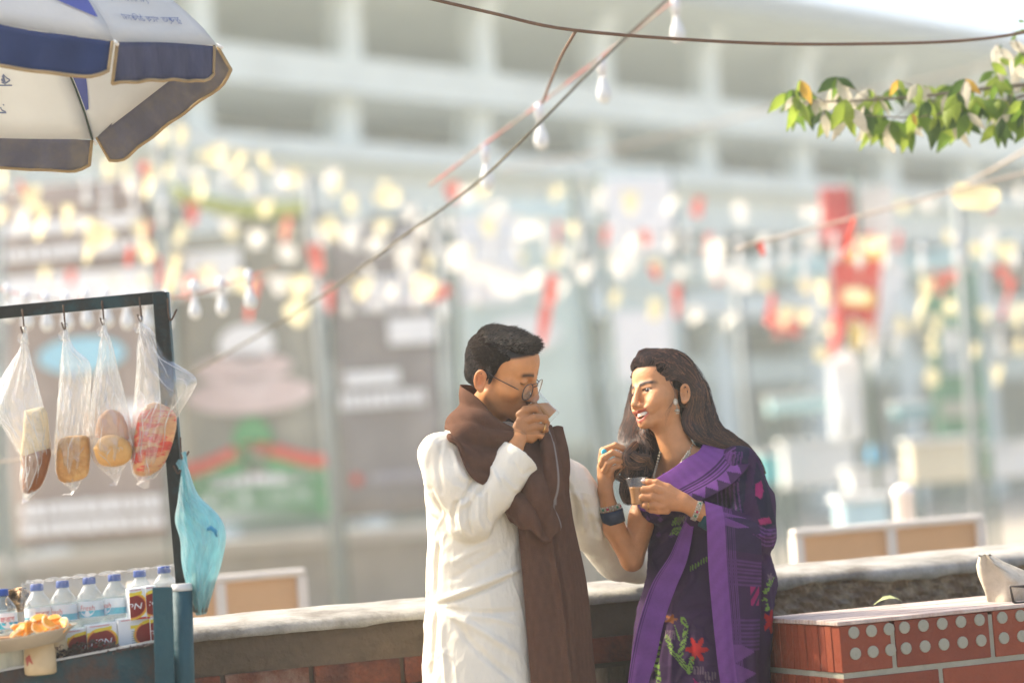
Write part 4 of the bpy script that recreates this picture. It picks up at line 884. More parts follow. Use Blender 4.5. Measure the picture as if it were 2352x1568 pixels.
kv = kv + kn * (1.2 * vnoise(kv, 21, .022))[:, None]; kv = wrinkle(kv, kn, 60, .017, 2.0, (1, .6, 1)); kv = wrinkle(kv, kn, 75, .036, .8, (1.2, .7, 1))
kv = folds(kv, kn, [([(1150, 1120), (1130, 1080), (1112, 1062)], 5.0, 5.2), ([(1125, 1060), (1118, 1100), (1098, 1140)], 5.8, -8.0), ([(1100, 1108), (1088, 1140), (1060, 1165)], 5.0, 6.9), ([(1088, 1102), (1070, 1140), (1040, 1160)], 4.3, -5.8),
    ([(1052, 1150), (1042, 1190), (1050, 1216)], 4.3, -6.9), ([(1062, 1140), (1060, 1190), (1070, 1225)], 4.3, 6.3), ([(1084, 1130), (1078, 1190), (1090, 1230)], 4.3, -6.9), ([(1100, 1125), (1100, 1185), (1110, 1222)], 5.0, 5.2), ([(1120, 1120), (1122, 1175), (1132, 1205)], 4.3, -5.2),
    ([(1005, 1000), (985, 1060), (990, 1120)], 6.5, 4.6), ([(1020, 1010), (1010, 1070), (1022, 1140)], 5.8, -5.2), ([(1040, 1030), (1060, 1090), (1080, 1105)], 5.8, 4.6), ([(985, 1110), (1010, 1160), (1040, 1195)], 5.8, -5.8), ([(968, 1100), (980, 1150), (1010, 1190)], 5.0, 5.8),
    ([(1010, 1240), (1004, 1300), (1002, 1370)], 3.6, -10.3), ([(990, 1245), (986, 1310), (988, 1375)], 5.8, 6.9), ([(1003, 1382), (1060, 1368), (1130, 1340), (1180, 1318)], 4.3, -8.0), ([(1010, 1372), (1080, 1348), (1160, 1315), (1205, 1300)], 6.5, 6.9), ([(1008, 1386), (1090, 1400), (1200, 1395)], 7.2, -5.2), ([(1020, 1395), (1110, 1440), (1200, 1500)], 8.6, 6.9), ([(1040, 1410), (1100, 1480), (1200, 1560)], 7.9, -6.3), ([(1005, 1395), (998, 1470), (990, 1560)], 3.6, -10.3), ([(1018, 1400), (1022, 1480), (1030, 1568)], 5.8, 5.8), ([(985, 1390), (975, 1460), (974, 1560)], 5.0, 6.9),
    ([(1140, 1240), (1090, 1260), (1040, 1290)], 7.2, 4.6), ([(1170, 1250), (1100, 1290), (1030, 1330)], 7.2, -4.6), ([(1190, 1430), (1130, 1410), (1060, 1400)], 6.5, 4.6),
    ([(1180, 1060), (1200, 1090), (1225, 1075)], 3.6, -2.9), ([(1150, 1090), (1175, 1120), (1195, 1125)], 5.8, 4.0)]
    + [([(1300 + 18 * i, 1100 + 22 * i), (1325 + 18 * i, 1150 + 16 * i), (1330 + 20 * i, 1215 + 12 * i)], 7, (10 if i % 2 else -9)) for i in range(8)])
kn = vnormals(kv, kf)
kcol = np.tile((.80, .755, .625), (len(kv), 1)); kcol *= (1 + .04 * vnoise(kv, 8, .03))[:, None]
obj('kurta', FM.w(kv), kf, kur, man, True, kcol)
# trousers under the kurta slit
paj = MB().tube([FM.v((1078, 1500, 70)), FM.v((1074, 1850, 70)), FM.v((1068, GZ - 60, 66))], [.06, .06, .055], 20).tube([FM.v((1190, 1500, -80)), FM.v((1186, 1850, -80)), FM.v((1180, GZ - 60, -80))], [.06, .06, .055], 20)
paj.build('trousers', mat('white_trousers', (.72, .72, .70), .9, .05, 20), man, smooth=True)
for x, z in ((1068, 62), (1180, -82)):
    MB().tube([FM.v((x - 40, GZ - 6, z - 10)), FM.v((x + 20, GZ - 5, z + 6)), FM.v((x + 112, GZ - 5, z + 34))], [.03, .042, .034], 12, flat=.35).build('sandal', mat('sandal_leather', (.10, .05, .03), .6), man, smooth=True)
# brown shawl: neck wrap, the loop across the chest, two hanging ends
shw = mat('brown_wool', attr='Col', rough=.95, var=.10, scale=60, bump=.35, bscale=320, spec=.05)
BR = np.array((.098, .049, .031))
def brown(seed):
    r = np.random.default_rng(seed)
    def f(u, v): return np.tile(BR, (len(u), 1)) * (1 + .06 * np.sin(u * 40 + r.uniform(0, 6)) * np.sin(v * 37))[:, None]
    return f
cloth(FM, [[(1158, 905, -70), (1106, 886, -84), (1062, 884, -20), (1070, 896, 30), (1098, 918, 74), (1135, 952, 92), (1172, 985, 78)],
           [(1178, 925, -84), (1100, 905, -110), (1050, 925, -34), (1054, 945, 54), (1082, 960, 100), (1130, 990, 112), (1185, 1010, 96)],
           [(1200, 945, -98), (1100, 940, -128), (1032, 968, -44), (1038, 984, 92), (1076, 1000, 132), (1135, 1030, 126), (1196, 1040, 108)],
           [(1206, 980, -108), (1100, 985, -136), (1026, 996, -50), (1036, 1000, 130), (1078, 1050, 158), (1140, 1085, 138), (1206, 1075, 112)],
           [(1206, 1010, -112), (1100, 1010, -140), (1028, 1010, -56), (1042, 1014, 146), (1088, 1100, 176), (1150, 1120, 142), (1206, 1100, 112)]], 90, 50, 'shawl_collar', shw, man, brown(1),
      disp=lambda u, v: 15 * (np.abs(np.sin(v * 6.5 + 3 * u + .6)) - .5) * np.clip(u * 2, 0, 1) + 9.0 * (np.abs(np.sin(v * 12 + 8 * u)) - .5) * np.clip(u * 2 - .5, 0, 1) + 1.6 * np.sin(u * 26 + v * 7), thick=3)
cloth(FM, [[(1090, 1085, 110), (1140, 1046, 92), (1200, 1004, 48), (1246, 984, 40), (1274, 978, 26), (1286, 985, -14)],
           [(1120, 1130, 124), (1165, 1100, 116), (1212, 1060, 92), (1256, 1030, 84), (1288, 1030, 46), (1296, 1040, -20)],
           [(1150, 1165, 132), (1190, 1150, 146), (1228, 1120, 138), (1264, 1100, 112), (1294, 1095, 56), (1302, 1100, -24)],
           [(1166, 1186, 130), (1204, 1196, 148), (1240, 1180, 144), (1270, 1160, 116), (1292, 1150, 58), (1300, 1160, -24)],
           [(1180, 1196, 122), (1215, 1218, 142), (1250, 1238, 138), (1272, 1212, 108), (1288, 1190, 52), (1296, 1200, -24)],
           [(1190, 1190, 104), (1222, 1205, 116), (1250, 1222, 108), (1268, 1210, 88), (1282, 1196, 44), (1292, 1200, -24)]], 110, 90, 'shawl_loop', shw, man, lambda u, v: np.where((np.abs(u - .645 - .012 * np.sin(v * 4)) < .008)[:, None], np.array((.22, .19, .165)), brown(2)(u, v)),
      disp=lambda u, v: 24 * (np.abs(np.sin(u * 12 - v * 2.4 + .8 * np.sin(v * 5))) ** .8 - .55) * np.clip(1.2 - v, .2, 1) * np.clip(u * 3, 0, 1) + 15 * (np.abs(np.sin(v * 6.5 + u * 4)) - .5) * v * np.clip(v * 2, 0, 1) + 2.0 * np.sin(u * 34 + 5 * v), thick=3)
cloth(FM, [[(1186, 1192, 102), (1225, 1200, 110), (1262, 1195, 98), (1290, 1170, 60)], [(1196, 1280, 112), (1236, 1285, 122), (1276, 1280, 106), (1302, 1270, 66)], [(1206, 1400, 122), (1250, 1400, 134), (1292, 1400, 116), (1312, 1398, 84)],
           [(1220, 1568, 136), (1262, 1570, 150), (1306, 1570, 132), (1322, 1568, 100)], [(1238, 1760, 140), (1280, 1760, 150), (1322, 1760, 132), (1336, 1760, 104)]], 60, 120, 'shawl_end', shw, man, brown(3),
      disp=lambda u, v: 6 * np.sin(u * 6 + 2 * v) + 1.8 * np.sin(v * 19 + u * 3) * np.sin(u * 5) + 11.0 * np.exp(-((u - .58 - .1 * v) / .06) ** 2) - 8 * np.exp(-((u - .72 - .1 * v) / .05) ** 2) + 5 * np.exp(-((u - .22 + .1 * v) / .08) ** 2), thick=3)
cloth(FM, [[(1284, 990, 20), (1296, 1040, 6), (1300, 1100, -10)], [(1280, 1180, 70), (1300, 1180, 40), (1312, 1180, 4)], [(1290, 1300, 66), (1320, 1300, 46), (1338, 1300, 6)], [(1298, 1430, 72), (1334, 1430, 52), (1354, 1430, 10)], [(1306, 1568, 82), (1346, 1568, 60), (1368, 1568, 14)], [(1318, 1730, 84), (1358, 1730, 62), (1382, 1730, 16)]], 50, 120, 'shawl_end', shw, man, brown(4), disp=lambda u, v: 3 * np.sin(u * 7 + v * 2) + 1.5 * np.sin(v * 15), thick=3)
# glass of milk tea at his lips
def tea_glass(F, base, rim, rb, rr, zc, level, label, waist=1.0, handle=None, up=(0, -1, 0)):
    b0 = np.array((*base, zc), float); ax = np.array((*rim, zc), float) - b0; L = np.linalg.norm(ax); kk = F.k
    e = empty('tea_glass', F.v(b0), label, 'glass', 'glasses of milk tea')
    gm = film('clear_glass', (.95, .97, .96), .02, .03, .25)
    A = F.v(b0 + ax) - F.v(b0); B0 = F.v(b0)
    def rad(t): return (rb + (rr - rb) * t ** 1.3) * (1 - (1 - waist) * math.sin(math.pi * t)) * kk
    ts = np.linspace(0, 1, 14); Lw = L * kk; th = .0016
    prof = [(rad(0) * .82, 0), (rad(0) * .97, .001)] + [(rad(t), .004 + (Lw - .004) * t) for t in ts] + [(rad(1) - th, Lw)] + [(rad(t) - th, .009 + (Lw - .009) * t) for t in ts[::-1]] 
    MB().lathe(B0, A, prof, 36, cap=True).build('glass', gm, e, smooth=True)
    k = MB().lathe(B0, A, [(rad(0) - th - .0003, .0095)] + [(rad(t) - th - .0003, .0095 + (Lw - .012) * t) for t in ts[1:]], 36)
    o = k.build('milk_tea', mat('milk_tea', (.50, .225, .07), .35, .10, 30, spec=.3), e, smooth=True)
    import bmesh
    bm = bmesh.new(); bm.from_mesh(o.data); upw = (F.v((0, -1, 0)) - F.v((0, 0, 0))) if up is None else Vector(up)
    lp = F.v((*level, zc)) - (Vector(o.location) + Vector(e.location))
    r_ = bmesh.ops.bisect_plane(bm, geom=bm.verts[:] + bm.edges[:] + bm.faces[:], plane_co=lp, plane_no=upw, clear_outer=True)
    ed = [q for q in r_['geom_cut'] if isinstance(q, bmesh.types.BMEdge)]
    bmesh.ops.holes_fill(bm, edges=ed); bm.to_mesh(o.data); bm.free()
    if handle:
        MB().tube([F.v(q) for q in catmull(handle, 16)], .0035, 10).build('handle', gm, e, smooth=True)
    return e
tea_glass(FM, (1270.5, 963.5), (1223, 917), 21.5, 22.5, 34, (1245, 927), 'tilted glass of milk tea at the lips of the person in the kurta', .97, up=(0, 0, 1))
# ================================================================== the woman
FW = Fig(1600, 1150, 6.2); HW = Head((1526, 900, 20), 143, 0, 10, .785)
wom = empty('person', FW.v(FW.inv(on_ground(FW.o))), 'person in purple sari with long brown hair holding a glass of tea', 'person')
GW = FW.inv(on_ground(FW.o))[1]
SW = SDF(axis_pts([(1360, 2.1), (1625, 7), 1810]), axis_pts([(800, 2.1), (1190, 7), (1400, 14), (GW + 8)]), axis_pts([(-130, 6), (-60, 2.1), (172, 7), 220]))
build_head(SW, HW, dict(fw=64, jw=43, ch=4, cheek=True, fy=53, cz=5))
for x in (-1, 1):                                     # smiling eyes: lids over the eyeballs
    HW.cone(SW, (x * 19, 86, 4), (x * 46, 76, 4), 6, 5, 4); HW.cone(SW, (x * 19, 84, -12), (x * 44, 74, -10.5), 6, 6, 5)
    HW.cone(SW, (x * 30, 90, -56), (x * 36, 76, -62), 7, 9, 10)
HW.ell(SW, (0, 100, -69), (33, 26, 7), 3, True); HW.ell(SW, (0, 98, -77), (22, 21, 9), 3, True)
for a in (-1, 1):
    HW.cone(SW, (0, 98, -61), (a * 33, 78, -57), 4.2, 2.4, 4); HW.cone(SW, (0, 94, -90), (a * 22, 88, -80), 5.2, 4, 4); HW.cone(SW, (a * 22, 88, -80), (a * 33, 77, -62), 4, 2.2, 4)
HW.cone(SW, (0, 4, -80), (0, -30, -185), 43, 50, 24)
SW.trunk([(1030, 1588, 0, 92, 46, 28), (1075, 1592, 2, 118, 60, 28), (1160, 1590, 6, 104, 70, 28), (1250, 1585, 8, 92, 66, 28), (1330, 1588, 6, 88, 64, 28), (1430, 1600, 4, 118, 84, 28), (1560, 1603, 4, 120, 86, 28)], 22)
SW.ell((1520, 1150, 62), (44, 44, 40), None, 20); SW.ell((1600, 1165, 84), (44, 44, 36), None, 20)
for x, z in ((1556, -20), (1648, 24)):
    SW.chain([(x, 1540, z), (x, 1900, z), (x, GW - 36, z)], [74, 46, 30], 10); SW.chain([(x + 10, GW - 15, z), (x - 78, GW - 10, z + 34)], [21, 13], 9)
# far (right) arm raised, playing with the hair
lsh, lel, lw = (1502, 1078, -10), (1452, 1284, 34), (1393, 1128, 62)
SW.chain([lsh, (1476, 1190, 14), lel], [34, 31, 26], 10); SW.chain([lel, (1412, 1212, 50), lw], [25, 25, 16.5], 8)
SW.ell((1394, 1084, 62), (20, 32, 13), rot_axes((-.18, -1, 0), (.2, 0, 1)), 10)
SW.chain([lw, (1392, 1100, 62)], [16, 17], 8)
SW.chain([(1384, 1056, 68), (1388, 1036, 72), (1416, 1024, 72), (1432, 1030, 66), (1447, 1042, 60)], [8.5, 8, 7.2, 6.4, 5.2], 3)
SW.chain([(1385, 1066, 74), (1391, 1052, 82), (1410, 1040, 84), (1428, 1047, 76), (1436, 1052, 70)], [8.5, 8, 7, 6.2, 5.2], 2.5)
SW.chain([(1392, 1080, 76), (1399, 1066, 84), (1416, 1058, 86), (1434, 1061, 78)], [8, 7.5, 6.6, 5.4], 2.5)
SW.chain([(1400, 1092, 74), (1408, 1078, 80), (1424, 1070, 80), (1434, 1072, 74)], [7.5, 6.8, 6, 4.8], 2.5)
SW.chain([(1404, 1100, 52), (1418, 1080, 44), (1432, 1062, 48), (1440, 1050, 54)], [10, 8.5, 7.5, 6], 4)
# near (left) arm: elbow bent, hand round the glass
nsh, nel, nw = (1694, 1078, 62), (1716, 1222, 96), (1600, 1170, 140)
SW.chain([nsh, nel], [29, 24], 10); SW.chain([nel, (1660, 1200, 122), nw], [28, 26, 19], 8)
SW.chain([nw, (1572, 1154, 146)], [19, 20], 8)
SW.ell((1540, 1146, 148), (26, 40, 15), rot_axes((-1, -.18, .05), (0, -.1, 1)), 12)
SW.chain([(1556, 1136, 140), (1536, 1122, 144), (1510, 1110, 144), (1494, 1108, 140), (1482, 1106, 136)], [12, 10.5, 8.5, 7.4, 5.6], 5)
SW.chain([(1524, 1128, 152), (1504, 1122, 158), (1483, 1125, 154), (1478, 1126, 140)], [9.8, 9.2, 8.4, 7], 2.5)
SW.chain([(1520, 1146, 156), (1500, 1141, 160), (1480, 1142, 155), (1474, 1143, 140)], [9.8, 9.2, 8.4, 7], 2.5)
SW.chain([(1524, 1162, 154), (1506, 1159, 158), (1487, 1160, 154), (1480, 1160, 142)], [9.4, 8.8, 8, 6.6], 2.5)
SW.chain([(1534, 1172, 148), (1514, 1172, 152), (1498, 1170, 148), (1490, 1168, 138)], [8.4, 7.6, 6.8, 5.6], 2.5)
wv, wf = SW.mesh(); wv = relax(wv, wf, 1, .35)
cw = HW.I(wv); col = skin_cols(cw, (.50, .24, .105), 0)
arm = np.clip((wv[:, 1] - 1080) / 60, 0, 1); col = blend(col, arm * .5, (.44, .18, .065))
hw_ = ((wv[:, 1] < 1012) & (cw[:, 2] > -125)).astype(float)
for x in (-1, 1):
    sx = cw[:, 0] * x > 0; ax_ = np.abs(cw[:, 0])
    arch = 17.5 - .007 * (ax_ - 36) ** 2
    br = np.exp(-((cw[:, 2] - arch) / 4.8) ** 2) * np.clip((ax_ - 10) / 5, 0, 1) * np.clip((58 - ax_) / 10, 0, 1) * sx * (cw[:, 1] > 50); col = blend(col, hw_ * br * 1.6, (.035, .02, .014))
    li = np.exp(-((cw[:, 2] - 0.5 + .010 * (ax_ - 31) ** 2) / 2.9) ** 2) * (np.abs(ax_ - 33) < 17) * sx * (cw[:, 1] > 62); col = blend(col, hw_ * li * .95, (.02, .012, .01))
    lo = np.exp(-((cw[:, 2] + 9 - .006 * (ax_ - 31) ** 2) / 1.3) ** 2) * (np.abs(ax_ - 32) < 13) * sx * (cw[:, 1] > 68); col = blend(col, hw_ * lo * .5, (.16, .06, .035))
    sh_ = gauss(cw, (x * 32, 84, 7), (17, 14, 5)); col = blend(col, hw_ * sh_ * .5, (.34, .16, .085))
    col = blend(col, hw_ * gauss(cw, (x * 42, 66, -34), (18, 22, 16)) * .35, (.66, .26, .15))
ul = np.exp(-((cw[:, 2] + 61.5 - .002 * cw[:, 0] ** 2) / 3.6) ** 2) * (np.abs(cw[:, 0]) < 33) * (cw[:, 1] > 70); ll = np.exp(-((cw[:, 2] + 90 - .022 * cw[:, 0] ** 2) / 5.5) ** 2) * (np.abs(cw[:, 0]) < 32) * (cw[:, 1] > 72)
col = blend(col, hw_ * np.maximum(ul, ll) * 1.1, (.34, .06, .045))
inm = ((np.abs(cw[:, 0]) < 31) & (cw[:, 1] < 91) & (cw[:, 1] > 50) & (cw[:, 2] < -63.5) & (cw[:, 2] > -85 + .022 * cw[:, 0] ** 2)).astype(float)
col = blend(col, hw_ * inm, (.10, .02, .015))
col = blend(col, hw_ * gauss(cw, (0, 93, 16), (1.9, 8, 1.9)) * 1.3, (.02, .01, .01))
col = blend(col, hw_ * np.clip((cw[:, 2] - 58 - .25 * (cw[:, 1] - 60) ) / 6, 0, 1), (.03, .018, .012))
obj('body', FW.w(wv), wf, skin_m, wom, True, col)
# eyes
for x in (-1, 1):
    c0 = np.array((x * 31.5, 75.6, -3.5)); th = np.linspace(0, math.pi, 15); ph = np.linspace(0, 2 * math.pi, 25)[:-1]; gz = np.array((-.10, .98, -.06)); gz /= np.linalg.norm(gz)
    vs = []; cs = []; a1 = np.cross(gz, (0, 0, 1.)); a1 /= np.linalg.norm(a1); a2 = np.cross(a1, gz)
    for t in th:
        for q in ph:
            vs.append(HW.T(c0 + 11.2 * (gz * math.cos(t) + (a1 * math.cos(q) + a2 * math.sin(q)) * math.sin(t)))); cs.append((.012, .008, .008) if t < .42 else ((.05, .025, .015) if t < .90 else (.66, .60, .52)))
    fs = [(i * 24 + j, i * 24 + (j + 1) % 24, (i + 1) * 24 + (j + 1) % 24, (i + 1) * 24 + j) for i in range(14) for j in range(24)]
    obj('eye', FW.w(np.array(vs)), np.array(fs), mat('eyeball', attr='Col', rough=.1, var=.02, spec=.6), wom, True, np.array(cs))
tm = mat('tooth_enamel', (.82, .76, .64), .25, .04, 40, spec=.5)
for i in range(-6, 7):
    a = i * .165; r0 = 25; p = np.array((r0 * math.sin(a) * 1.15, 66 + r0 * math.cos(a) * 1.0, -68.5 + .12 * i * i * .25)); wd = 3.9 if abs(i) < 2 else 3.3
    S_ = [(math.cos(q), math.sin(q)) for q in np.linspace(0, 6.283, 9)[:-1]]
    MB().lathe(FW.v(HW.T(p + np.array((0, 0, 4.2)))), FW.v(HW.T(p + np.array((0, 0, -10.0)))) - FW.v(HW.T(p)), [(.001, 0), (wd * .00085, .0005), (wd * .00095, .006), (wd * .0008, .0092), (.0006, .0098)], 8).build('tooth', tm, wom, smooth=True)
# hair: under-mass plus strands along hand-laid locks
WH = SDF(axis_pts([(1395, 3), 1775]), axis_pts([(795, 3), 1175]), axis_pts([(-125, 3.4), 115]))
for c_, r_ in (((0, -20, 44), (80, 92, 78)), ((0, 20, 80), (62, 64, 34)), ((0, -58, -10), (74, 62, 82)), ((0, 54, 76), (50, 30, 20))): HW.ell(WH, c_, r_, 12)
for x in (-1, 1):
    HW.ell(WH, (x * 60, 18, 50), (19, 44, 30), 12); HW.ell(WH, (x * 72, -10, 4), (9, 30, 16), 10); HW.ell(WH, (x * 62, -38, -14), (18, 24, 42), 12)
HW.ell(WH, (4, 100, 16), (46, 46, 52), 12, True); HW.ell(WH, (72, 66, -16), (34, 48, 60), 12, True); HW.ell(WH, (-74, 66, -20), (34, 40, 62), 3, True); HW.ell(WH, (84, -4, -40), (16, 16, 18), 3, True)
NB = [(1592, 905, 10), (1604, 960, 0), (1630, 1004, 4), (1664, 1020, 30), (1700, 1036, 50), (1733, 1062, 56), (1752, 1088, 52)]
WH.chain(NB, [40, 40, 34, 26, 18, 11, 5], 10); WH.chain([(1592, 930, 26), (1600, 985, 28), (1626, 1008, 36)], [20, 20, 12], 8)
FB = [(1470, 880, -58), (1458, 945, -52), (1456, 1000, -24), (1464, 1050, 16), (1462, 1095, 40), (1450, 1130, 50), (1446, 1150, 50)]
WH.chain(FB, [16, 18, 30, 36, 28, 20, 9], 10); WH.chain([(1490, 1000, -10), (1496, 1050, 26), (1490, 1095, 52)], [26, 20, 8], 8)
hv, hf = WH.mesh(); hv = relax(hv, hf, 2, .5)
wh_m = mat('brown_hair', attr='Col', rough=.32, var=.3, scale=60, spec=.5)
whair = obj('hair', FW.w(hv), hf, hbase_m, wom, True, np.tile((.013, .0065, .004), (len(hv), 1)))
def locks(guides, n, k, wave, seed, tint, wid=.0007):
    """guides: list of (points, radii); strands run inside the tube round each guide"""
    r = np.random.default_rng(seed); out = []; cols = []
    for pts, rad, cnt in guides:
        g_ = catmull(pts, k); rr = np.interp(np.linspace(0, 1, k), np.linspace(0, 1, len(rad)), rad); m = int(n * cnt)
        t = np.gradient(g_, axis=0); t /= np.linalg.norm(t, axis=1, keepdims=True); a = np.cross(t, (0, 0, 1.0)); a /= np.linalg.norm(a, axis=1, keepdims=True) + 1e-9; b = np.cross(t, a)
        q = r.uniform(0, 6.283, m); s = np.sqrt(r.uniform(.25, 1.08, m)); ph = r.uniform(0, 6.28, m); fr = r.uniform(.7, 1.5, m); tt = np.linspace(0, 1, k)
        e = r.uniform(.82, 1.03, m)
        for i in range(m):
            ti = tt * e[i]; gi = np.stack([np.interp(ti, tt, g_[:, j]) for j in range(3)], 1); ai = np.stack([np.interp(ti, tt, a[:, j]) for j in range(3)], 1); bi = np.stack([np.interp(ti, tt, b[:, j]) for j in range(3)], 1); ri = np.interp(ti, tt, rr)
            w_ = wave * (ti ** 1.2) * np.sin(ti * 16 * fr[i] + ph[i]); w2 = wave * .7 * ti * np.cos(ti * 13 * fr[i] + ph[i] * 1.7)
            out.append(gi + ai * (math.cos(q[i]) * s[i] * ri + w_)[:, None] + bi * (math.sin(q[i]) * s[i] * ri + w2)[:, None])
            cols.append(np.array(tint) * r.choice((.45, .8, 1.3, 2.2, 4.5), p=(.22, .28, .22, .17, .11)))
    c = np.array(out); dep = np.repeat(r.uniform(.5, 3.2, len(c)), c.shape[1]); c = push_out(WH, c.reshape(-1, 3), dep).reshape(c.shape)
    strands_mesh(FW.w(c.reshape(-1, 3)).reshape(c.shape), wid, 'hair_strands', wh_m, whair, np.array(cols))
T_ = lambda *q: tuple(HW.T(q))
top = []
for i in range(13):                                   # swept back from the hairline over the near side of the head
    u = i / 12; x0 = -8 + 74 * u; z0 = 88 - 66 * u ** 1.5; y0 = 80 - 44 * u ** 1.6
    top.append(([T_(x0 * .9, y0, z0), T_(x0 * 1.0 + 4, y0 - 34, z0 + 26 * (1 - u) + 6), T_(66 + 10 * u, -30 - 6 * u, 70 - 70 * u), T_(74 - 8 * u, -66, 14 - 56 * u), (1603 - 8 * u, 968, 34 - 16 * u), (1640 - 4 * u, 1010, 40), (1700, 1036, 58 - 6 * u), (1746 - 24 * u, 1082 - 20 * u, 56)], [7, 9, 10, 11, 11, 9, 7, 3], 1.0))
for i in range(6):                                    # crown and far side, sweeping back
    u = i / 5; top.append(([T_(-6 - 26 * u, 84 - 8 * u, 86 - 8 * u), T_(-10 - 24 * u, 30, 122 - 6 * u), T_(0 - 20 * u, -62, 104), T_(16, -112, 30), (1614, 960, 4), (1650, 1008, 20), (1712, 1042, 46), (1752, 1088, 50)], [6, 8, 10, 12, 12, 10, 7, 3], .9))
for i in range(5):                                    # under layer behind the ear and on the neck
    u = i / 4; top.append(([T_(70, -24 - 14 * u, 10 - 30 * u), T_(70 - 6 * u, -44, -40), (1578 + 8 * u, 966, 46 - 10 * u), (1592 + 8 * u, 996, 52), (1628, 1016, 58), (1680, 1034, 66)], [8, 10, 12, 12, 9, 4], .9))
locks(top, 270, 22, 1.9, 5, (.044, .0195, .0095), .00055)
far = []
for i in range(7):
    u = i / 6; far.append(([T_(-30 - 26 * u, 74 - 26 * u, 74 - 30 * u), (1466 - 2 * u, 872 + 20 * u, -50), (1460 + 6 * u, 930, -52), (1446 + 26 * u, 985, -30 + 20 * u), (1436 + 44 * u, 1030, 6), (1442 + 40 * u, 1085, 36), (1438 + 24 * u, 1130, 50), (1440 + 8 * u, 1156, 52)], [4, 6, 9, 13, 15, 13, 11, 5], 1.0))
locks(far, 190, 20, 4.8, 6, (.052, .0225, .011), .00055)
curl = [([(1462, 1020, 40), (1450, 1034, 72), (1440, 1046, 82), (1446, 1066, 84), (1470, 1070, 76), (1486, 1060, 64)], [8, 9, 6, 9, 9, 5], 1.0), ([(1436, 1050, 78), (1430, 1072, 76), (1418, 1092, 66), (1436, 1102, 62), (1452, 1096, 58)], [5, 6, 5, 6, 4], .5), ([(1450, 1040, 70), (1468, 1052, 80), (1490, 1056, 72), (1500, 1080, 60)], [8, 9, 8, 4], .8)]
locks(curl, 170, 20, 4.0, 8, (.085, .04, .018))
fly = [([(1462, 846, -16), (1502, 812, 4), (1562, 816, 16), (1612, 872, 16), (1640, 962, 26)], [5, 6, 7, 9, 12], .3), ([T_(74, 30, 20), T_(80, 18, -30), (1536, 950, 84), (1532, 990, 86)], [2, 3, 4, 3], .03), ([(1590, 850, 30), (1618, 920, 30), (1640, 985, 44), (1690, 1030, 66)], [6, 10, 12, 10], .3), ([(1462, 870, -50), (1452, 930, -44), (1434, 990, -16), (1424, 1040, 10), (1428, 1100, 30)], [3, 5, 8, 9, 9], .2)]
locks(fly, 170, 20, 3.5, 9, (.06, .03, .016), .0005)
# jewellery
silver = mat('old_silver', (.42, .37, .27), .35, .3, 160, metal=.85, bump=.4, bscale=300); pearl = mat('pearl_bead', (.56, .50, .40), .25, .05, 60, spec=.6); ruby = mat('ruby_stone', (.40, .04, .08), .2, .1, 60, spec=.6); emer = mat('emerald_stone', (.06, .22, .12), .2, .1, 60); turq = mat('turquoise_stone', (.06, .46, .56), .2, .12, 60, spec=.6); navy = mat('navy_bangle', (.012, .02, .045), .6, .2, 40, bump=.2); gcap = mat('teal_sleeve', (.01, .05, .06), .8)
bead_me = {}
def bead(F, p, r, m, name, parent, sc=(1, 1, 1)):
    key = m.name
    if key not in bead_me:
        o = MB().lathe((0, 0, -1), (0, 0, 1), [(.05, 0), (.45, .1), (.8, .4), (1, 1), (.8, 1.6), (.45, 1.9), (.05, 2)], 10).build('bead', m, smooth=True, origin=(0, 0, 0)); bead_me[key] = o.data; bpy.data.objects.remove(o)
    o = bpy.data.objects.new(name, bead_me[key]); COL.objects.link(o); o.parent = parent; o.location = F.v(p) - world_loc(parent); o.scale = tuple(r * F.k * q for q in sc); return o
ear = empty('earring', FW.v((1559, 922, 82)), None, None); ear.parent = wom; ear.location = FW.v((1559, 922, 82)) - Vector(wom.location)
bead(FW, (1553.5, 926, 84), 6, silver, 'stud', ear, (1, .5, 1.35)); bead(FW, (1553, 928, 87), 3.6, pearl, 'stone', ear, (1, .6, 1.3)); bead(FW, (1556, 937, 84), 2.2, silver, 'link', ear)
MB().lathe(FW.v((1557, 940, 84)), FW.v((0, 1, 0)) - FW.v((0, 0, 0)), [(.0008, 0), (.004, .002), (.0065, .006), (.0075, .009), (.006, .0095)], 14).build('bell_drop', silver, ear, smooth=True)
for i in (-2.4, 0, 2.4): bead(FW, (1557.5 + i, 951.5, 84), 1.5, pearl, 'drop_bead', ear)
nk = empty('necklace', FW.v((1550, 1060, 60)), None, None); nk.parent = wom; nk.location = FW.v((1550, 1060, 60)) - Vector(wom.location)
neck_near = catmull([(1596, 1012, 52), (1588, 1030, 72), (1580, 1045, 84), (1570, 1060, 94), (1560, 1076, 102), (1548, 1092, 108), (1536, 1106, 112), (1520, 1120, 114)], 22); neck_far = catmull([(1517, 1040, 40), (1512, 1062, 62), (1507, 1080, 78), (1504, 1096, 90), (1510, 1116, 104)], 14)
for i, p in enumerate(neck_near):
    if i < 5: bead(FW, p, 2.4, silver, 'bead', nk)
    else:
        bead(FW, p, 4.6, silver, 'medallion', nk, (1, .55, 1))
        for q in (-1, 1): bead(FW, p + np.array((q * 2.6, q * 1.8, 3.2)), 1.8, pearl, 'bead', nk)
for p in neck_far: bead(FW, p, 2.8, silver, 'bead', nk, (1, .7, 1))
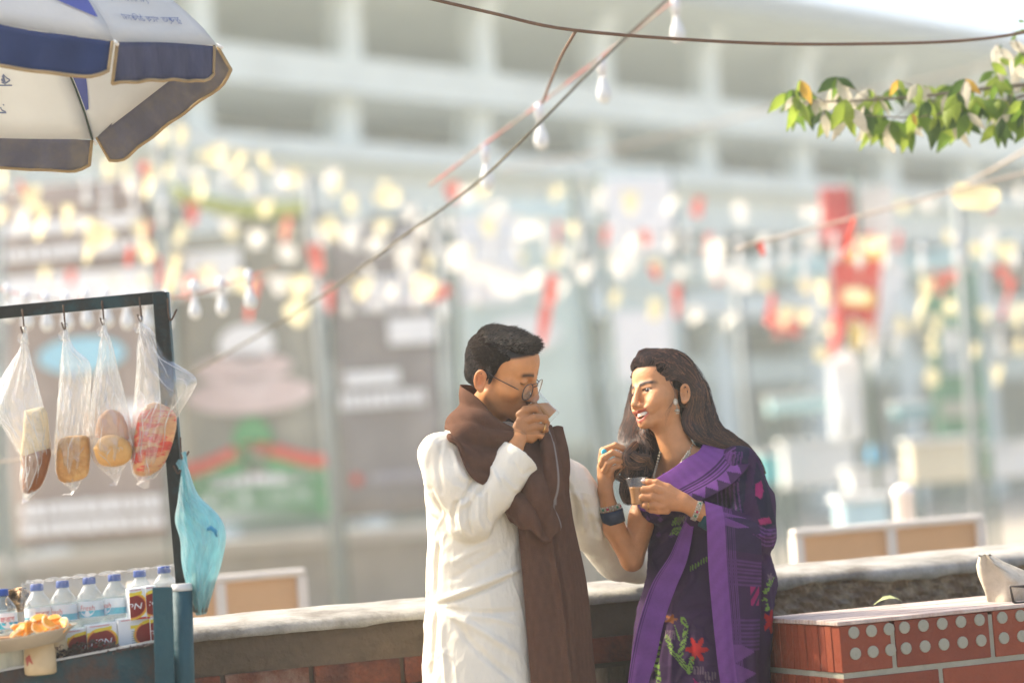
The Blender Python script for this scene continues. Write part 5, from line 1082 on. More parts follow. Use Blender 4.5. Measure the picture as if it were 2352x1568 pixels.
def bracelet(c, ax, r, rz, cnt, name):
    e = empty(name, FW.v(c), None, None); e.parent = wom; e.location = FW.v(c) - Vector(wom.location); A = rot_axes(ax, (0, 0, 1))
    for i in range(cnt):
        q = 2 * math.pi * i / cnt; p = np.array(c) + A[0] * r * math.cos(q) + A[2] * rz * math.sin(q)
        bead(FW, p, 3.4, (silver, ruby, silver, emer, silver, silver)[i % 6], 'stone', e, (1, 1, 1))
        for k_ in (-4.2, 4.2): bead(FW, p + A[1] * k_, 2.4, pearl if i % 2 else silver, 'bead', e)
bracelet((1600, 1171, 140), (-.93, -.36, .1), 21.5, 21.5, 26, 'bracelet'); bracelet((1404, 1166, 57), (-.22, -1, .1), 23, 20, 24, 'bracelet')
MB().tube([FW.v(q) for q in ((1406, 1172, 56), (1409, 1186, 54), (1413, 1201, 52))], [27 * FW.k, 26.5 * FW.k, 26 * FW.k], 28).build('bangle', navy, wom, smooth=True)
rg = bead(FW, (1391, 1040, 80), 7.2, turq, 'stone', wom, (.95, .5, 1.15)); bead(FW, (1391, 1040, 78), 8.6, silver, 'finger_ring', wom, (.95, .45, 1.15))
ra = rot_axes((-.95, -.05, -.2), (0, 0, 1)); rc = np.array((1494, 1160, 157))
MB().tube([FW.v(rc + ra[0] * 9.3 * math.cos(q) + ra[2] * 9.3 * math.sin(q)) for q in np.linspace(0, 2 * math.pi, 21)[:-1]], .0011, 6, closed=True).build('finger_ring', gold, wom, smooth=True)
bead(FW, (1481, 1104, 140), 5, mat('nail_polish', (.80, .70, .70), .15, .02, spec=.6), 'nail', wom, (1.3, .7, .62)); bead(FW, (1446, 1041, 63), 3, mat('nail_bare', (.70, .42, .34), .2, .02, spec=.5), 'nail', wom, (1.2, .7, 1))
# sari ------------------------------------------------------------------
DP, LP_, MP = np.array((.034, .0135, .045)), np.array((.150, .050, .200)), np.array((.09, .032, .13))
NVY, PKC, GRN, REDC, ORG, GRY = np.array((.014, .013, .034)), np.array((.22, .012, .085)), np.array((.13, .22, .04)), np.array((.30, .014, .016)), np.array((.20, .07, .018)), np.array((.12, .08, .10))
sar = mat('sari_weave', attr='Col', rough=.85, var=.08, scale=120, bump=.25, bscale=500, spec=.12)
def poly_in(x, y, poly):
    ins = np.zeros(len(x), bool); n = len(poly); j = n - 1
    for i in range(n):
        (xi, yi), (xj, yj) = poly[i], poly[j]; c = ((yi > y) != (yj > y)) & (x < (xj - xi) * (y - yi) / (yj - yi + 1e-9) + xi); ins ^= c; j = i
    return ins
def flower(x, y, cx, cy, r, petals=6, squash=1.0): 
    a = np.arctan2((y - cy) / squash, x - cx); d = np.hypot(x - cx, (y - cy) / squash); return d < r * (.72 + .28 * np.cos(a * petals))
def stroke(x, y, line, w):
    q, run = seg_dist(np.stack([x, y], 1), catmull(line, 16)); return q < w
SS = SDF(axis_pts([(1395, 3.0), 1812]), axis_pts([(1005, 3.0), (1590, 12), GW - 20]), axis_pts([(-140, 4), 220]))
SS.trunk([(1052, 1594, 2, 98, 50, 28), (1100, 1594, 6, 108, 66, 28), (1170, 1592, 8, 110, 76, 28), (1260, 1588, 8, 106, 76, 28), (1330, 1590, 6, 112, 80, 28), (1400, 1600, 6, 146, 100, 28), (1480, 1602, 6, 160, 112, 28), (1570, 1604, 6, 166, 118, 28), (GW - 30, 1606, 6, 190, 150, 28)], 8, 12)
SS.ell((1516, 1152, 62), (48, 50, 46), None, 18); SS.ell((1602, 1166, 86), (50, 52, 42), None, 18)
SS.chain([(1640, 1040, 34), (1698, 1072, 60)], [24, 40], 16); SS.chain([(1698, 1072, 60), (1726, 1160, 82), (1728, 1228, 96)], [46, 50, 50], 14); SS.cone((1728, 1228, 96), (1650, 1196, 124), 46, 34, 12)
SS.chain([(1700, 1230, 70), (1716, 1330, 66), (1712, 1440, 62), (1706, 1568, 60)], [56, 60, 54, 54], 16)
SS.cone((1562, 985, 20), (1540, 1026, 52), 50, 40, 3, True); SS.cone((1540, 1026, 52), (1502, 1074, 100), 40, 24, 3, True)   # neckline
SS.ell((1452, 1284, 40), (40, 40, 40), None, 3, True); SS.chain  # room for the raised elbow
SS.cone((1500, 1090, 0), (1452, 1276, 36), 34, 30, 3, True)
sv, sf = SS.mesh(); sv = relax(sv, sf, 2, .4); sn = vnormals(sv, sf)
if (sn * (sv - sv.mean(0))).sum() < 0: sn = -sn
sv = sv + sn * (1.2 * vnoise(sv, 41, .03))[:, None]; sv = wrinkle(sv, sn, 160, .018, 2.4)
diag = [([(1472 + i * 16, 1262 + i * 22), (1520 + i * 14, 1216 + i * 22), (1590, 1160 + i * 24)], 7, 5.5 if i % 2 else -5) for i in range(6)]
sv = folds(sv, sn, diag + [([(1690, 1050), (1712, 1110), (1706, 1190)], 9, -5), ([(1730, 1080), (1752, 1150), (1746, 1220)], 9, 5), ([(1600, 1130), (1660, 1130), (1700, 1080)], 10, 6), ([(1605, 1150), (1670, 1150), (1720, 1110)], 8, -6), ([(1700, 1190), (1740, 1210), (1776, 1200)], 8, -6), ([(1690, 1205), (1735, 1228), (1778, 1222)], 8, 6), ([(1560, 1400), (1610, 1390), (1650, 1395)], 9, -6), ([(1530, 1420), (1512, 1490), (1500, 1568)], 5, -7), ([(1512, 1420), (1492, 1490), (1476, 1568)], 5, 6), ([(1545, 1425), (1545, 1500), (1540, 1568)], 6, 5), ([(1580, 1430), (1590, 1500), (1600, 1568)], 8, -4), ([(1752, 1300), (1760, 1400), (1756, 1500)], 7, 6), ([(1738, 1300), (1744, 1400), (1740, 1500)], 6, -6)])
x, y = sv[:, 0], sv[:, 1]; sc = np.tile(DP, (len(sv), 1)) * (1 + .15 * vnoise(sv, 4, .02))[:, None]
def setc(m, c, k=1.0):
    global sc
    m = np.asarray(m, float); sc = blend(sc, m * k, c)
setc(poly_in(x, y, [(1596, 1000), (1560, 1050), (1500, 1108), (1470, 1128), (1460, 1170), (1500, 1175), (1540, 1132), (1600, 1085), (1662, 1040), (1672, 1018)]), LP_)
for i in range(4): setc(stroke(x, y, [(1500, 1142 + i * 5), (1560, 1108 + i * 5), (1620, 1072 + i * 5), (1700, 1022 + i * 5)], 1.2), DP * .7 if i % 2 else LP_ * .8)
for i in range(9): cx = 1510 + i * 19; cy = 1146 - i * 12.5; setc(poly_in(x, y, [(cx, cy), (cx + 18, cy - 11), (cx + 16, cy + 30)]), LP_ * .75)
setc(poly_in(x, y, [(1690, 1012), (1720, 1030), (1700, 1210), (1676, 1200)]), NVY)
for i in range(6): setc(stroke(x, y, [(1668 + i * 7, 1040), (1648 + i * 9, 1110), (1650 + i * 10, 1186)], 1.7), LP_ * .55)
setc(poly_in(x, y, [(1735, 1060), (1760, 1120), (1778, 1200), (1750, 1215), (1726, 1120)]), NVY * .9)
setc(poly_in(x, y, [(1732, 1112), (1746, 1104), (1750, 1128), (1744, 1146), (1730, 1138)]), PKC); setc(poly_in(x, y, [(1738, 1190), (1762, 1186), (1768, 1200), (1740, 1204)]), PKC)
for i in range(5): setc(stroke(x, y, [(1728, 1200 + i * 9), (1756, 1214 + i * 9), (1782, 1212 + i * 8)], 2.0), LP_ * .6)
setc(stroke(x, y, [(1450, 1160), (1456, 1220), (1470, 1250)], 12), LP_ * .6)
for q in range(7): setc(flower(x, y, 1460 + (q * 53) % 130, 1190 + (q * 37) % 110, 7, 4), LP_ * .55)
for i, (a, b_, c_) in enumerate(((1552, 1196, GRN), (1548, 1218, GRN), (1562, 1190, GRY), (1560, 1240, GRY))):
    for j in range(5): setc(stroke(x, y, [(a + j * 4 - 8, b_ + 8), (a + j * 4 + 2, b_ - 9)], 1.1), c_)
setc(stroke(x, y, [(1586, 1302), (1610, 1288), (1640, 1272)], 5) & ((x.astype(int) // 3) % 2 == 0), GRN * .8)
setc(flower(x, y, 1541, 1415, 15, 5, .8), ORG); setc(flower(x, y, 1599, 1481, 26, 6, 1.15), REDC)
for ln in ([(1568, 1415), (1574, 1440), (1562, 1490), (1558, 1500)], [(1532, 1456), (1546, 1490), (1562, 1506), (1584, 1535)], [(1588, 1502), (1584, 1520), (1580, 1532)], [(1512, 1468), (1508, 1510), (1514, 1560)], [(1753, 1352), (1764, 1330), (1770, 1318)], [(1752, 1372), (1756, 1395)]):
    q, run = seg_dist(np.stack([x, y], 1), catmull(ln, 18)); setc((q < 6) & (np.sin(run * 150) > -.35), GRN)
setc(stroke(x, y, [(1550, 1430), (1560, 1462)], 1.4), GRN)
for cx, cy in ((1603, 1528), (1630, 1540), (1618, 1560), (1540, 1450)):
    for j in range(5): setc(stroke(x, y, [(cx - 12 + j * 5, cy + 8), (cx - 11 + j * 5, cy - 9)], 1.3), GRY)
setc(poly_in(x, y, [(1590, 1545), (1612, 1562), (1618, 1580), (1600, 1575)]), PKC); setc(flower(x, y, 1763, 1420, 16, 5, 1.8), REDC); setc(flower(x, y, 1764, 1320, 9, 5), GRY); setc(flower(x, y, 1462, 1352, 9, 4, 1.6), GRY * 1.3)
obj('sari', FW.w(sv), sf, sar, wom, True, sc)
def border_cols(lw, stripes, body):
    def f(u, v):
        c = np.where((u < lw)[:, None], LP_, body); nb = 4
        for i in range(nb): c = np.where((np.abs(u - lw - .02 - i * .028) < .008)[:, None], LP_ * .55, c)
        return c
    return f
# border folded along the neckline over the near shoulder
def neck_col(u, v):
    c = np.tile(LP_, (len(u), 1))
    for i in range(4): c = np.where((np.abs(v - .50 - i * .055) < .014)[:, None], DP * 1.2, c)
    t = np.abs((u * 9) % 1 - .5) * 2; c = np.where((v > .70 + .28 * (1 - t))[:, None], DP * 1.2, c); return c * (1 + .05 * np.sin(u * 80))[:, None]
cloth(FW, [[(1622, 1000, 6), (1618, 1016, 50), (1603, 1039, 80), (1574, 1058, 98), (1542, 1080, 114), (1512, 1100, 118), (1478, 1124, 108)],
           [(1652, 1006, 12), (1648, 1028, 64), (1630, 1056, 96), (1600, 1080, 114), (1562, 1104, 130), (1528, 1124, 132), (1486, 1146, 116)],
           [(1690, 1018, 24), (1690, 1044, 82), (1664, 1080, 112), (1630, 1106, 130), (1588, 1130, 142), (1546, 1150, 142), (1494, 1172, 120)],
           [(1716, 1034, 30), (1722, 1064, 96), (1690, 1104, 128), (1650, 1130, 138), (1604, 1152, 146), (1556, 1172, 146), (1498, 1192, 122)]], 130, 60, 'sari_border', sar, wom, neck_col, disp=lambda u, v: 2.5 * np.sin(v * 7 + 2 * u) + 1.2 * np.sin(u * 17 + 4 * v))
# the border that crosses the front from wrist to hem
cloth(FW, [[(1586, 1168, 122), (1598, 1166, 118)], [(1566, 1210, 116), (1592, 1214, 112)], [(1540, 1270, 112), (1578, 1282, 108)], [(1502, 1330, 118), (1552, 1346, 114)], [(1476, 1400, 124), (1526, 1420, 124)], [(1458, 1470, 128), (1508, 1500, 130)], [(1444, 1568, 132), (1488, 1580, 136)], [(1430, 1760, 138), (1480, 1780, 142)]], 40, 150, 'sari_border', sar, wom,
      lambda u, v: np.where(((u < .16) & (np.sin(u * 170) > .2))[:, None], MP * .6, LP_) * (1 + .06 * np.sin(v * 60))[:, None], disp=lambda u, v: 2.5 * np.sin(u * 5 + v * 7) + 1.5 * np.sin(v * 23))
# the loose end hanging from the forearm: pale border, stripes, dark field with teeth
def pallu_col(u, v):
    c = np.tile(DP * 1.05, (len(u), 1)); yy = 1140 + v * 620; c = np.where((u < .40)[:, None], LP_, c)
    for i in range(5): c = np.where((np.abs(u - .42 - i * .032) < .009)[:, None], LP_ * .6, c)
    for y0, n in ((1322, 7), (1470 - 6, 8)):
        for i in range(n): c = np.where(((np.abs(yy - y0 - i * 9.5) < 2.6) & (u > .40))[:, None], LP_ * .5, c)
    m = (u > .42) & (yy > 1180) & (yy < 1300); c = np.where(m[:, None], c * .5 + NVY * .6, c)
    tooth = (u > .40) & (u < .40 + .42 * np.abs(((yy - 1225) / 52) % 1 - .5) * 2 * 1.0) & (((yy > 1170) & (yy < 1240)) | (yy > 1520)); c = np.where(tooth[:, None], LP_ * .72, c)
    m = (np.abs(u - .86) < .09) & (np.abs(yy - 1405) < 22) & (np.sin(u * 40 + yy * .2) > -.4); c = np.where(m[:, None], PKC, c)
    return c * (1 + .05 * np.sin(v * 90 + u * 20))[:, None]
cloth(FW, [[(1618, 1150, 148), (1650, 1160, 150), (1690, 1172, 142), (1728, 1186, 136)], [(1622, 1200, 160), (1655, 1205, 164), (1700, 1215, 158), (1742, 1225, 148)], [(1626, 1300, 158), (1660, 1302, 162), (1704, 1306, 154), (1744, 1310, 138)], [(1634, 1400, 156), (1668, 1400, 160), (1708, 1402, 150), (1742, 1402, 130)], [(1644, 1500, 158), (1676, 1500, 162), (1712, 1500, 150), (1740, 1500, 128)], [(1656, 1600, 160), (1688, 1600, 164), (1722, 1600, 150), (1746, 1600, 128)], [(1668, 1760, 160), (1700, 1760, 164), (1732, 1760, 150), (1756, 1760, 128)]], 110, 230, 'pallu', sar, wom, pallu_col, disp=lambda u, v: 3.5 * np.sin(u * 9 + 1.5 * v) * np.clip(v * 4, 0, 1) + 2.2 * np.sin(u * 21 + v * 5) * v)
MB().tube([FW.v(q) for q in ((1612, 1184, 132), (1626, 1190, 130), (1644, 1196, 126))], [24 * FW.k, 26 * FW.k, 28 * FW.k], 20).build('blouse_sleeve', gcap, wom, smooth=True)
for x_, z_ in ((1556, -20), (1648, 24)):
    MB().tube([FW.v((x_ + 22, GW - 4, z_ - 8)), FW.v((x_ - 20, GW - 4, z_ + 8)), FW.v((x_ - 92, GW - 4, z_ + 40))], [.026, .036, .028], 12, flat=.35).build('sandal', MATS['sandal_leather'], wom, smooth=True)
tea_glass(FW, (1471, 1166.5), (1466, 1097.5), 17.5, 25.5, 136, (1468, 1119), 'upright glass of milk tea held before the purple sari', .90, up=None)
# ================================================================== the food cart on the left
ironm = mat('cart_iron', (.012, .013, .012), .6, .3, 14, .3, 40, metal=.2, col2=(.012, .04, .045), mask=(.5, .62)); tealp = mat('cart_teal', (.004, .052, .070), .6, .25, 9, .5, 30, col2=(.07, .05, .04), mask=(.56, .64)); tealw = mat('cart_board', (.004, .040, .052), .7, .3, 7, .6, 26, col2=(.05, .03, .022), mask=(.44, .56)); rim_m = mat('tray_lip', (.42, .42, .40), .5, .15, 12, metal=.3)
DC = 5.95
_P = P
def P(x, y, d): return _P(x, y, d - .30)      # the cart stands clear of the wall
cart = empty('food_cart', on_ground(P(200, 1450, DC + .15)), 'teal painted food cart frame with hooks and shelf at left', 'cart')
def bar(pts, wx, wz, m, name, parent=cart, bev=.002):
    """flat bar through picture points (x, y, d)"""
    k = MB(); q = [P(*p) for p in pts]
    for a, b_ in zip(q[:-1], q[1:]):
        t = (b_ - a); s = t.cross(FWD).normalized(); k.frame(a - s * wx / 2, s * wx, FWD * wz, t)
    return k.build(name, m, parent, bevel=bev)
bar([(-220, 738, 6.02), (376, 682, 5.98)], .029, .03, ironm, 'top_bar')
bar([(366, 672, 5.975), (422, 1372, 5.98)], .034, .006, ironm, 'post'); bar([(382, 670, 5.98), (436, 1372, 5.985)], .005, .034, tealp, 'post_flange')
bar([(372, 1348, 5.86), (382, 1700, 5.86)], .045, .012, tealp, 'end_board'); MB().tube([P(418, 1352, 5.9), P(424, 1560, 5.9), P(430, 1760, 5.9)], .0235, 20).build('corner_post', tealp, cart, smooth=True)
MB().lathe(P(418, 1352, 5.9), (0, 0, 1), [(.0238, -.004), (.0245, .001), (.0235, .012), (.018, .0125)], 20).build('post_cap', mat('cap_plastic', (.55, .55, .52), .5), cart, smooth=True)
def hook(pts, d, r=.0022):
    path = [P(x, y, d) for x, y in catmull(pts, 14)]; MB().tube(path, r, 7).build('hook', mat('hook_rust', (.10, .06, .04), .7, .3, 40, metal=.4), cart, smooth=True)
for x, y in ((56, 762), (150, 752), (239, 742), (325, 734)): hook([(x - 5, y - 52), (x - 2, y - 20), (x, y), (x - 3, y + 4), (x - 9, y - 12)], 5.985)
hook([(385, 684), (387, 722), (391, 735), (397, 730), (406, 710)], 5.97); hook([(414, 1004), (416, 1046), (421, 1054), (428, 1046), (434, 1036)], 5.97); hook([(398, 1068), (408, 1086), (416, 1080), (418, 1060)], 5.96)
a, b_ = P(-120, 1566, 5.80), P(362, 1474, 5.90)
dv = b_ - a; MB().frame(a, dv, Vector((0, .02, 0)), -ZUP * .16).build('front_board', tealw, cart, bevel=.003)
MB().frame(a + Vector((0, -.004, .001)), dv, Vector((0, .03, 0)), ZUP * .005).build('tray_lip', rim_m, cart)
MB().frame(a - ZUP * .012 + Vector((0, .022, 0)), dv, Vector((.02, .55, 0)), -ZUP * .012).build('shelf', tealw, cart)
for q in ((-100, 1600, 5.85), (372, 1690, 5.9), (-60, 1560, 6.4), (410, 1600, 6.4)):
    p = P(*q); MB().frame(Vector((p.x, p.y, 0)), Vector((.04, 0, 0)), Vector((0, .04, 0)), ZUP * p.z).build('leg', ironm, cart)
bar([(-60, 1382, 6.3), (60, 1372, 6.3)], .05, .01, tealw, 'back_rail'); bar([(-60, 1300, 6.32), (28, 1540, 6.32)], .02, .01, ironm, 'back_post')
# bags of bread hanging from the hooks
clear_bag = film('clear_polythene', (.92, .93, .91), .11, .07, 1.6, .7); clear_bag2 = film('clear_wrapper', (.90, .90, .88), .14, .1, .9, .9)
def sack(name, label, knot, left, right, d, bulge, m, seed, group=None, tail=None, nb=44, cat='bag'):
    """see-through bag between traced edges, gathered at a knot; front and back sheets with crinkles"""
    r = np.random.default_rng(seed); Lc = catmull([knot] + left, nb); Rc = catmull([knot] + right, nb); k = d / FPX; nu = 34
    e = empty(name, P(knot[0], knot[1], d), label, cat, group); sh = MB()
    for sgn in (1, -1):
        rows = []
        for i in range(nb):
            v = i / (nb - 1); row = []
            for j in range(nu):
                u = j / (nu - 1); x, y = Lc[i] * (1 - u) + Rc[i] * u
                pro = math.sin(math.pi * u) ** .7 * math.sin(math.pi * min(1, v * .9 + .08)) ** .6 * bulge
                cr = ((abs(math.sin(u * 9 + seed + v * 3)) ** 3) * .009 * (1 - v * .5) + .006 * abs(math.sin(u * 15 + v * 11 + seed * 2)) ** 4 + .005 * abs(math.sin(v * 17 - u * 12 + seed)) ** 5) * math.sin(math.pi * u)
                row.append(P(x, y, d) - FWD * (sgn * pro + cr * (1 if sgn > 0 else .7)))
            rows.append(row)
        sh.sheet(rows if sgn > 0 else [q[::-1] for q in rows])
    sh.build('film', m, e, smooth=True)
    kx, ky = knot; cz = MB(); rq = random.Random(seed * 5 + 1)
    for c_ in range(26):                                  # thin pale tubes stand in for glints on the wrinkled film
        u0 = rq.random(); v0 = rq.uniform(.03, .8); du = rq.uniform(-.22, .22); dv_ = rq.uniform(.05, .28); L_ = []
        for t in np.linspace(0, 1, 6):
            u = min(.97, max(.03, u0 + du * t + .03 * math.sin(t * 5 + c_))); v = min(.97, v0 + dv_ * t); f = v * (nb - 1); i0 = int(f); q0 = Lc[i0] * (1 - u) + Rc[i0] * u; q1 = Lc[min(i0 + 1, nb - 1)] * (1 - u) + Rc[min(i0 + 1, nb - 1)] * u; x, y = q0 + (q1 - q0) * (f - i0)
            L_.append(P(x, y, d) - FWD * (math.sin(math.pi * u) ** .7 * math.sin(math.pi * min(1, v * .9 + .08)) ** .6 * bulge + .012))
        cz.tube(L_, [.0002, .0006, .0009, .0007, .0005, .0002], 4)
    cr_ = cz.build('crease_glints', MATS.get('film_glint') or film('film_glint', (.95, .96, .95), .5, .2, 1.5) if m.name != 'teal_polythene' else film('teal_glint', (.45, .80, .86), .5, .2, 1.0), e, smooth=True); cr_['kind'] = 'stuff'
    MB().tube([P(kx - 2, ky - 14, d - .002), P(kx + 1, ky - 4, d), P(kx, ky + 10, d), P(kx - 2, ky + 26, d)], [.006, .004, .007, .012], 9).build('knot', m, e, smooth=True)
    MB().sheet([[P(kx - 14, ky + 2, d - .006), P(kx, ky + 6, d - .012)], [P(kx - 20, ky + 12, d - .004), P(kx - 4, ky + 18, d - .010)], [P(kx - 12, ky + 26, d - .006), P(kx + 3, ky + 24, d - .012)]]).build('loose_end', m, e, smooth=True)
    if tail:
        q = [P(x, y, d - .004 * i) for i, (x, y) in enumerate(tail)]; MB().add(q, [tuple(range(len(q)))]).build('loose_end', m, e)
    return e
def loaf(label, name, prof, d, depth, m, crust=None, cat='bread', seed=1, cols=None):
    """rounded slab whose front follows a traced outline"""
    n = len(prof); c = np.mean(prof, 0); k = MB(); rings = []
    P0 = catmull(list(prof) + [prof[0]], 40)[:-1]
    for s, off in ((.0, -.5), (.2, -.5), (.4, -.5), (.6, -.495), (.82, -.46), (.95, -.36), (1, -.2), (1, .2), (.95, .36), (.82, .46), (.0, .5)):
        rings.append([P(*(c + (q - c) * max(s, .02)), d + off * depth) + FWD * .0012 * s * math.sin(i * .8 + seed) * math.sin(s * 9 + i * .3) for i, q in enumerate(P0)])
    k.sheet([r_ + [r_[0]] for r_ in rings[::-1]]); o = k.build(name, m, smooth=True); return tag(o, label, cat)
crust = mat('bread_crust', (.48, .24, .075), .7, .22, 30, .3, 90, col2=(.58, .36, .14), mask=(.45, .62)); crumb = mat('cake_crumb', (.70, .56, .34), .85, .12, 50, .5, 140); darkc = mat('cake_base', (.22, .075, .022), .7, .15, 30, .2, 90); bun = mat('bun_top', (.58, .32, .10), .55, .15, 14, .1, 60, col2=(.46, .21, .06), mask=(.5, .75))
G1 = 'clear bread bags on the cart hooks'
sack('bread_bag', 'leftmost clear bag with a dark-bottomed cake slice inside', (58, 764), [(46, 800), (6, 862), (-24, 930), (20, 1000), (46, 1050), (44, 1100), (52, 1140)], [(66, 800), (84, 870), (104, 950), (117, 1010), (113, 1066), (96, 1118), (62, 1148)], 5.97, .035, clear_bag, 1, G1, [(52, 1140), (50, 1156), (66, 1150), (78, 1132)])
sack('bread_bag', 'second clear bag from the left with a square golden loaf', (152, 757), [(142, 800), (136, 880), (130, 950), (125, 1020), (128, 1080), (146, 1112)], [(172, 800), (208, 838), (207, 920), (205, 1000), (208, 1056), (178, 1122)], 5.99, .035, clear_bag, 2, G1, [(146, 1112), (166, 1128), (136, 1138), (164, 1136), (178, 1122)])
sack('bread_bag', 'third clear bag from the left with round buns', (240, 747), [(228, 800), (214, 880), (206, 960), (206, 1030), (220, 1066), (250, 1092)], [(258, 790), (272, 850), (290, 920), (304, 990), (308, 1030), (280, 1084)], 5.97, .04, clear_bag, 3, G1, [(250, 1092), (262, 1106), (248, 1114), (268, 1116), (274, 1100), (280, 1084)])
sack('bread_bag', 'rightmost clear bag with red printed bread, its corner blown outwards', (325, 740), [(317, 790), (312, 860), (304, 960), (300, 1040), (302, 1080), (316, 1104)], [(352, 762), (384, 820), (449, 866), (440, 905), (408, 960), (392, 1040), (356, 1098)], 5.98, .04, clear_bag, 4, G1, [(316, 1104), (312, 1112), (330, 1122), (342, 1120), (344, 1102)])
e1 = loaf('pale cake slice on dark base in the leftmost bag', 'cake_slice', [(56, 942), (106, 942), (113, 1040), (112, 1052), (50, 1062), (52, 1000)], 5.975, .045, crumb)
loaf('dark brown cake slice below the pale slice in the leftmost bag', 'cake_slice', [(49, 1046), (113, 1030), (111, 1070), (92, 1118), (56, 1132), (52, 1090)], 5.968, .045, darkc)
loaf('square golden loaf in the second bag', 'bread_loaf', [(130, 1022), (146, 1004), (196, 1000), (206, 1020), (206, 1064), (196, 1096), (150, 1108), (130, 1088)], 5.99, .055, crust, seed=3)
loaf('round bun at the bottom of the third bag', 'round_bun', [(214, 1030), (232, 1004), (262, 998), (292, 1010), (304, 1036), (294, 1060), (262, 1072), (228, 1064)], 5.965, .06, bun)
loaf('second bun leaning behind the round bun in the third bag', 'round_bun', [(218, 1000), (226, 960), (252, 940), (280, 952), (296, 990), (290, 1012), (240, 1010)], 5.99, .05, mat('bun_pink', (.55, .28, .14), .6, .2, 20))
e4 = loaf('long bread with red printed wrapper in the rightmost bag', 'wrapped_bread', [(308, 1000), (322, 946), (352, 924), (392, 938), (406, 966), (396, 1020), (372, 1072), (336, 1094), (306, 1080)], 5.98, .06, mat('red_print_wrapper', (.58, .30, .13), .4, .2, 22, col2=(.55, .05, .03), mask=(.48, .54), stretch=(1, 1, 3), spec=.6))
tealbag = film('teal_polythene', (.26, .66, .72), .46, .3, .5, .4)
sack('carrier_bag', 'light blue plastic carrier bag hanging from the cart post', (424, 1052), [(416, 1090), (408, 1150), (402, 1196), (414, 1240), (418, 1300), (436, 1372), (450, 1412)], [(434, 1080), (456, 1136), (500, 1180), (519, 1222), (512, 1280), (492, 1350), (474, 1408)], 5.93, .045, tealbag, 7, cat='bag')
tag(MB().tube([P(462, 1316, 5.93), P(460, 1360, 5.93), P(460, 1404, 5.93)], [.021, .021, .017], 16).build('drink_can', mat('grey_tin', (.16, .17, .15), .5, .1, 10, metal=.3), smooth=True), 'grey tin standing inside the light blue carrier bag', 'tin')
MB().tube([P(474, 1216, 5.885), P(484, 1212, 5.88), P(494, 1218, 5.882), P(498, 1232, 5.888)], [.004, .006, .005, .002], 8).build('bag_tie', film('teal_tie', (.05, .38, .60), .9, .3, .4), bpy.data.objects['carrier_bag'], smooth=True)
# water bottles
pet = film('bottle_plastic', (.86, .94, .95), .06, .06, .9, .25); bcap = mat('bottle_cap_blue', (.014, .055, .27), .4, .1, 20); lab_w = mat('label_white', (.72, .78, .80), .45, .05, 20); lab_b = mat('label_blue', (.04, .24, .50), .45, .35, 6, col2=(.06, .45, .52), mask=(.4, .6)); lab_r = mat('lettering_red', (.55, .03, .03), .5, .05); watm = film('water', (.78, .89, .92), .05, .02, .5)
def bottle(x, y, d, label, txt, tx=0.0, sc=1.0):
    cap_t = P(x, y, d); k = d / FPX; h = .205 * sc; b0 = cap_t - ZUP * h
    e = empty('water_bottle', b0, label, 'bottle', 'blue capped water bottles on the cart')
    r = .0315 * sc; pr = [(r * .9, 0), (r, .004), (r, .02), (r * .95, .024), (r, .03), (r, .045), (r * .95, .05), (r, .056), (r, .085), (r * .95, .09), (r, .096), (r, .108), (r * .98, .112), (r * .98, .150), (r, .153), (r * .93, .163), (r * .66, .176), (.0135, .186), (.0135, .190)]
    MB().lathe(b0, (0, 0, 1), [(a, q * sc) for a, q in pr], 28).build('body', pet, e, smooth=True)
    MB().lathe(b0, (0, 0, 1), [(a - .001, q * sc + .001) for a, q in pr[:-4]], 20).build('water', watm, e, smooth=True)
    MB().lathe(b0, (0, 0, 1), [(.0150, .189 * sc), (.0155, .191 * sc), (.0150, h - .002), (.0135, h)], 20).build('cap', bcap, e, smooth=True)
    lb = MB().lathe(b0, (0, 0, 1), [(r * 1.01, .112 * sc), (r * 1.01, .150 * sc)], 28, cap=False).build('label', lab_w, e, smooth=True)
    MB().lathe(b0, (0, 0, 1), [(r * 1.018, .113 * sc), (r * 1.018, .128 * sc)], 28, cap=False).build('label_band', lab_b, lb, smooth=True)
    def wrap(vs, nm, m, off=1.03):
        out = []
        for v in vs:
            a = v[0] / r + tx; out.append(b0 + Vector((math.sin(a) * r * off, -math.cos(a) * r * off, v[1])))
        return out
    dsc = [(.017 * math.cos(q), .131 * sc + .017 * math.sin(q)) for q in np.linspace(0, 6.283, 25)[:-1]]
    dv_ = wrap([(0, .131 * sc)] + dsc, 0, 0, 1.024); MB().add(dv_, [(0, i + 1, (i + 1) % 24 + 1) for i in range(24)]).build('label_disc', lab_w, lb)
    t = text_mesh(txt, .017, (0, 0, 0), (1, 0, 0), (0, 0, 1), None, 'x', None, width=.034, shear=.15)
    if t: obj('lettering', wrap([(v.x, v.z + .134 * sc) for v in t[0]], 0, 0, 1.035), t[1], lab_r, lb, False)
    return e
for i, (x, y, tx, txt) in enumerate(((84, 1340, .5, 'ফ্রেশ'), (143, 1333, -.5, 'Fresh'), (204, 1325, -.1, 'Fresh'), (262, 1318, -.75, 'Fresh'), (320, 1309, .6, 'ফ্রেশ'), (376, 1300, .2, 'Fresh'))):
    bottle(x, y, 5.97 + i * .018, ['first', 'second', 'third', 'fourth', 'fifth', 'sixth'][i] + ' bottle from the left in the shrink-wrapped row of water', txt, tx)
bottle(4, 1352, 5.93, 'loose water bottle cut off by the left edge of the photo', 'ফ্রেশ', .5)
wr = film('shrink_wrap', (.92, .94, .94), .07, .08, .9, .9)
rows = []
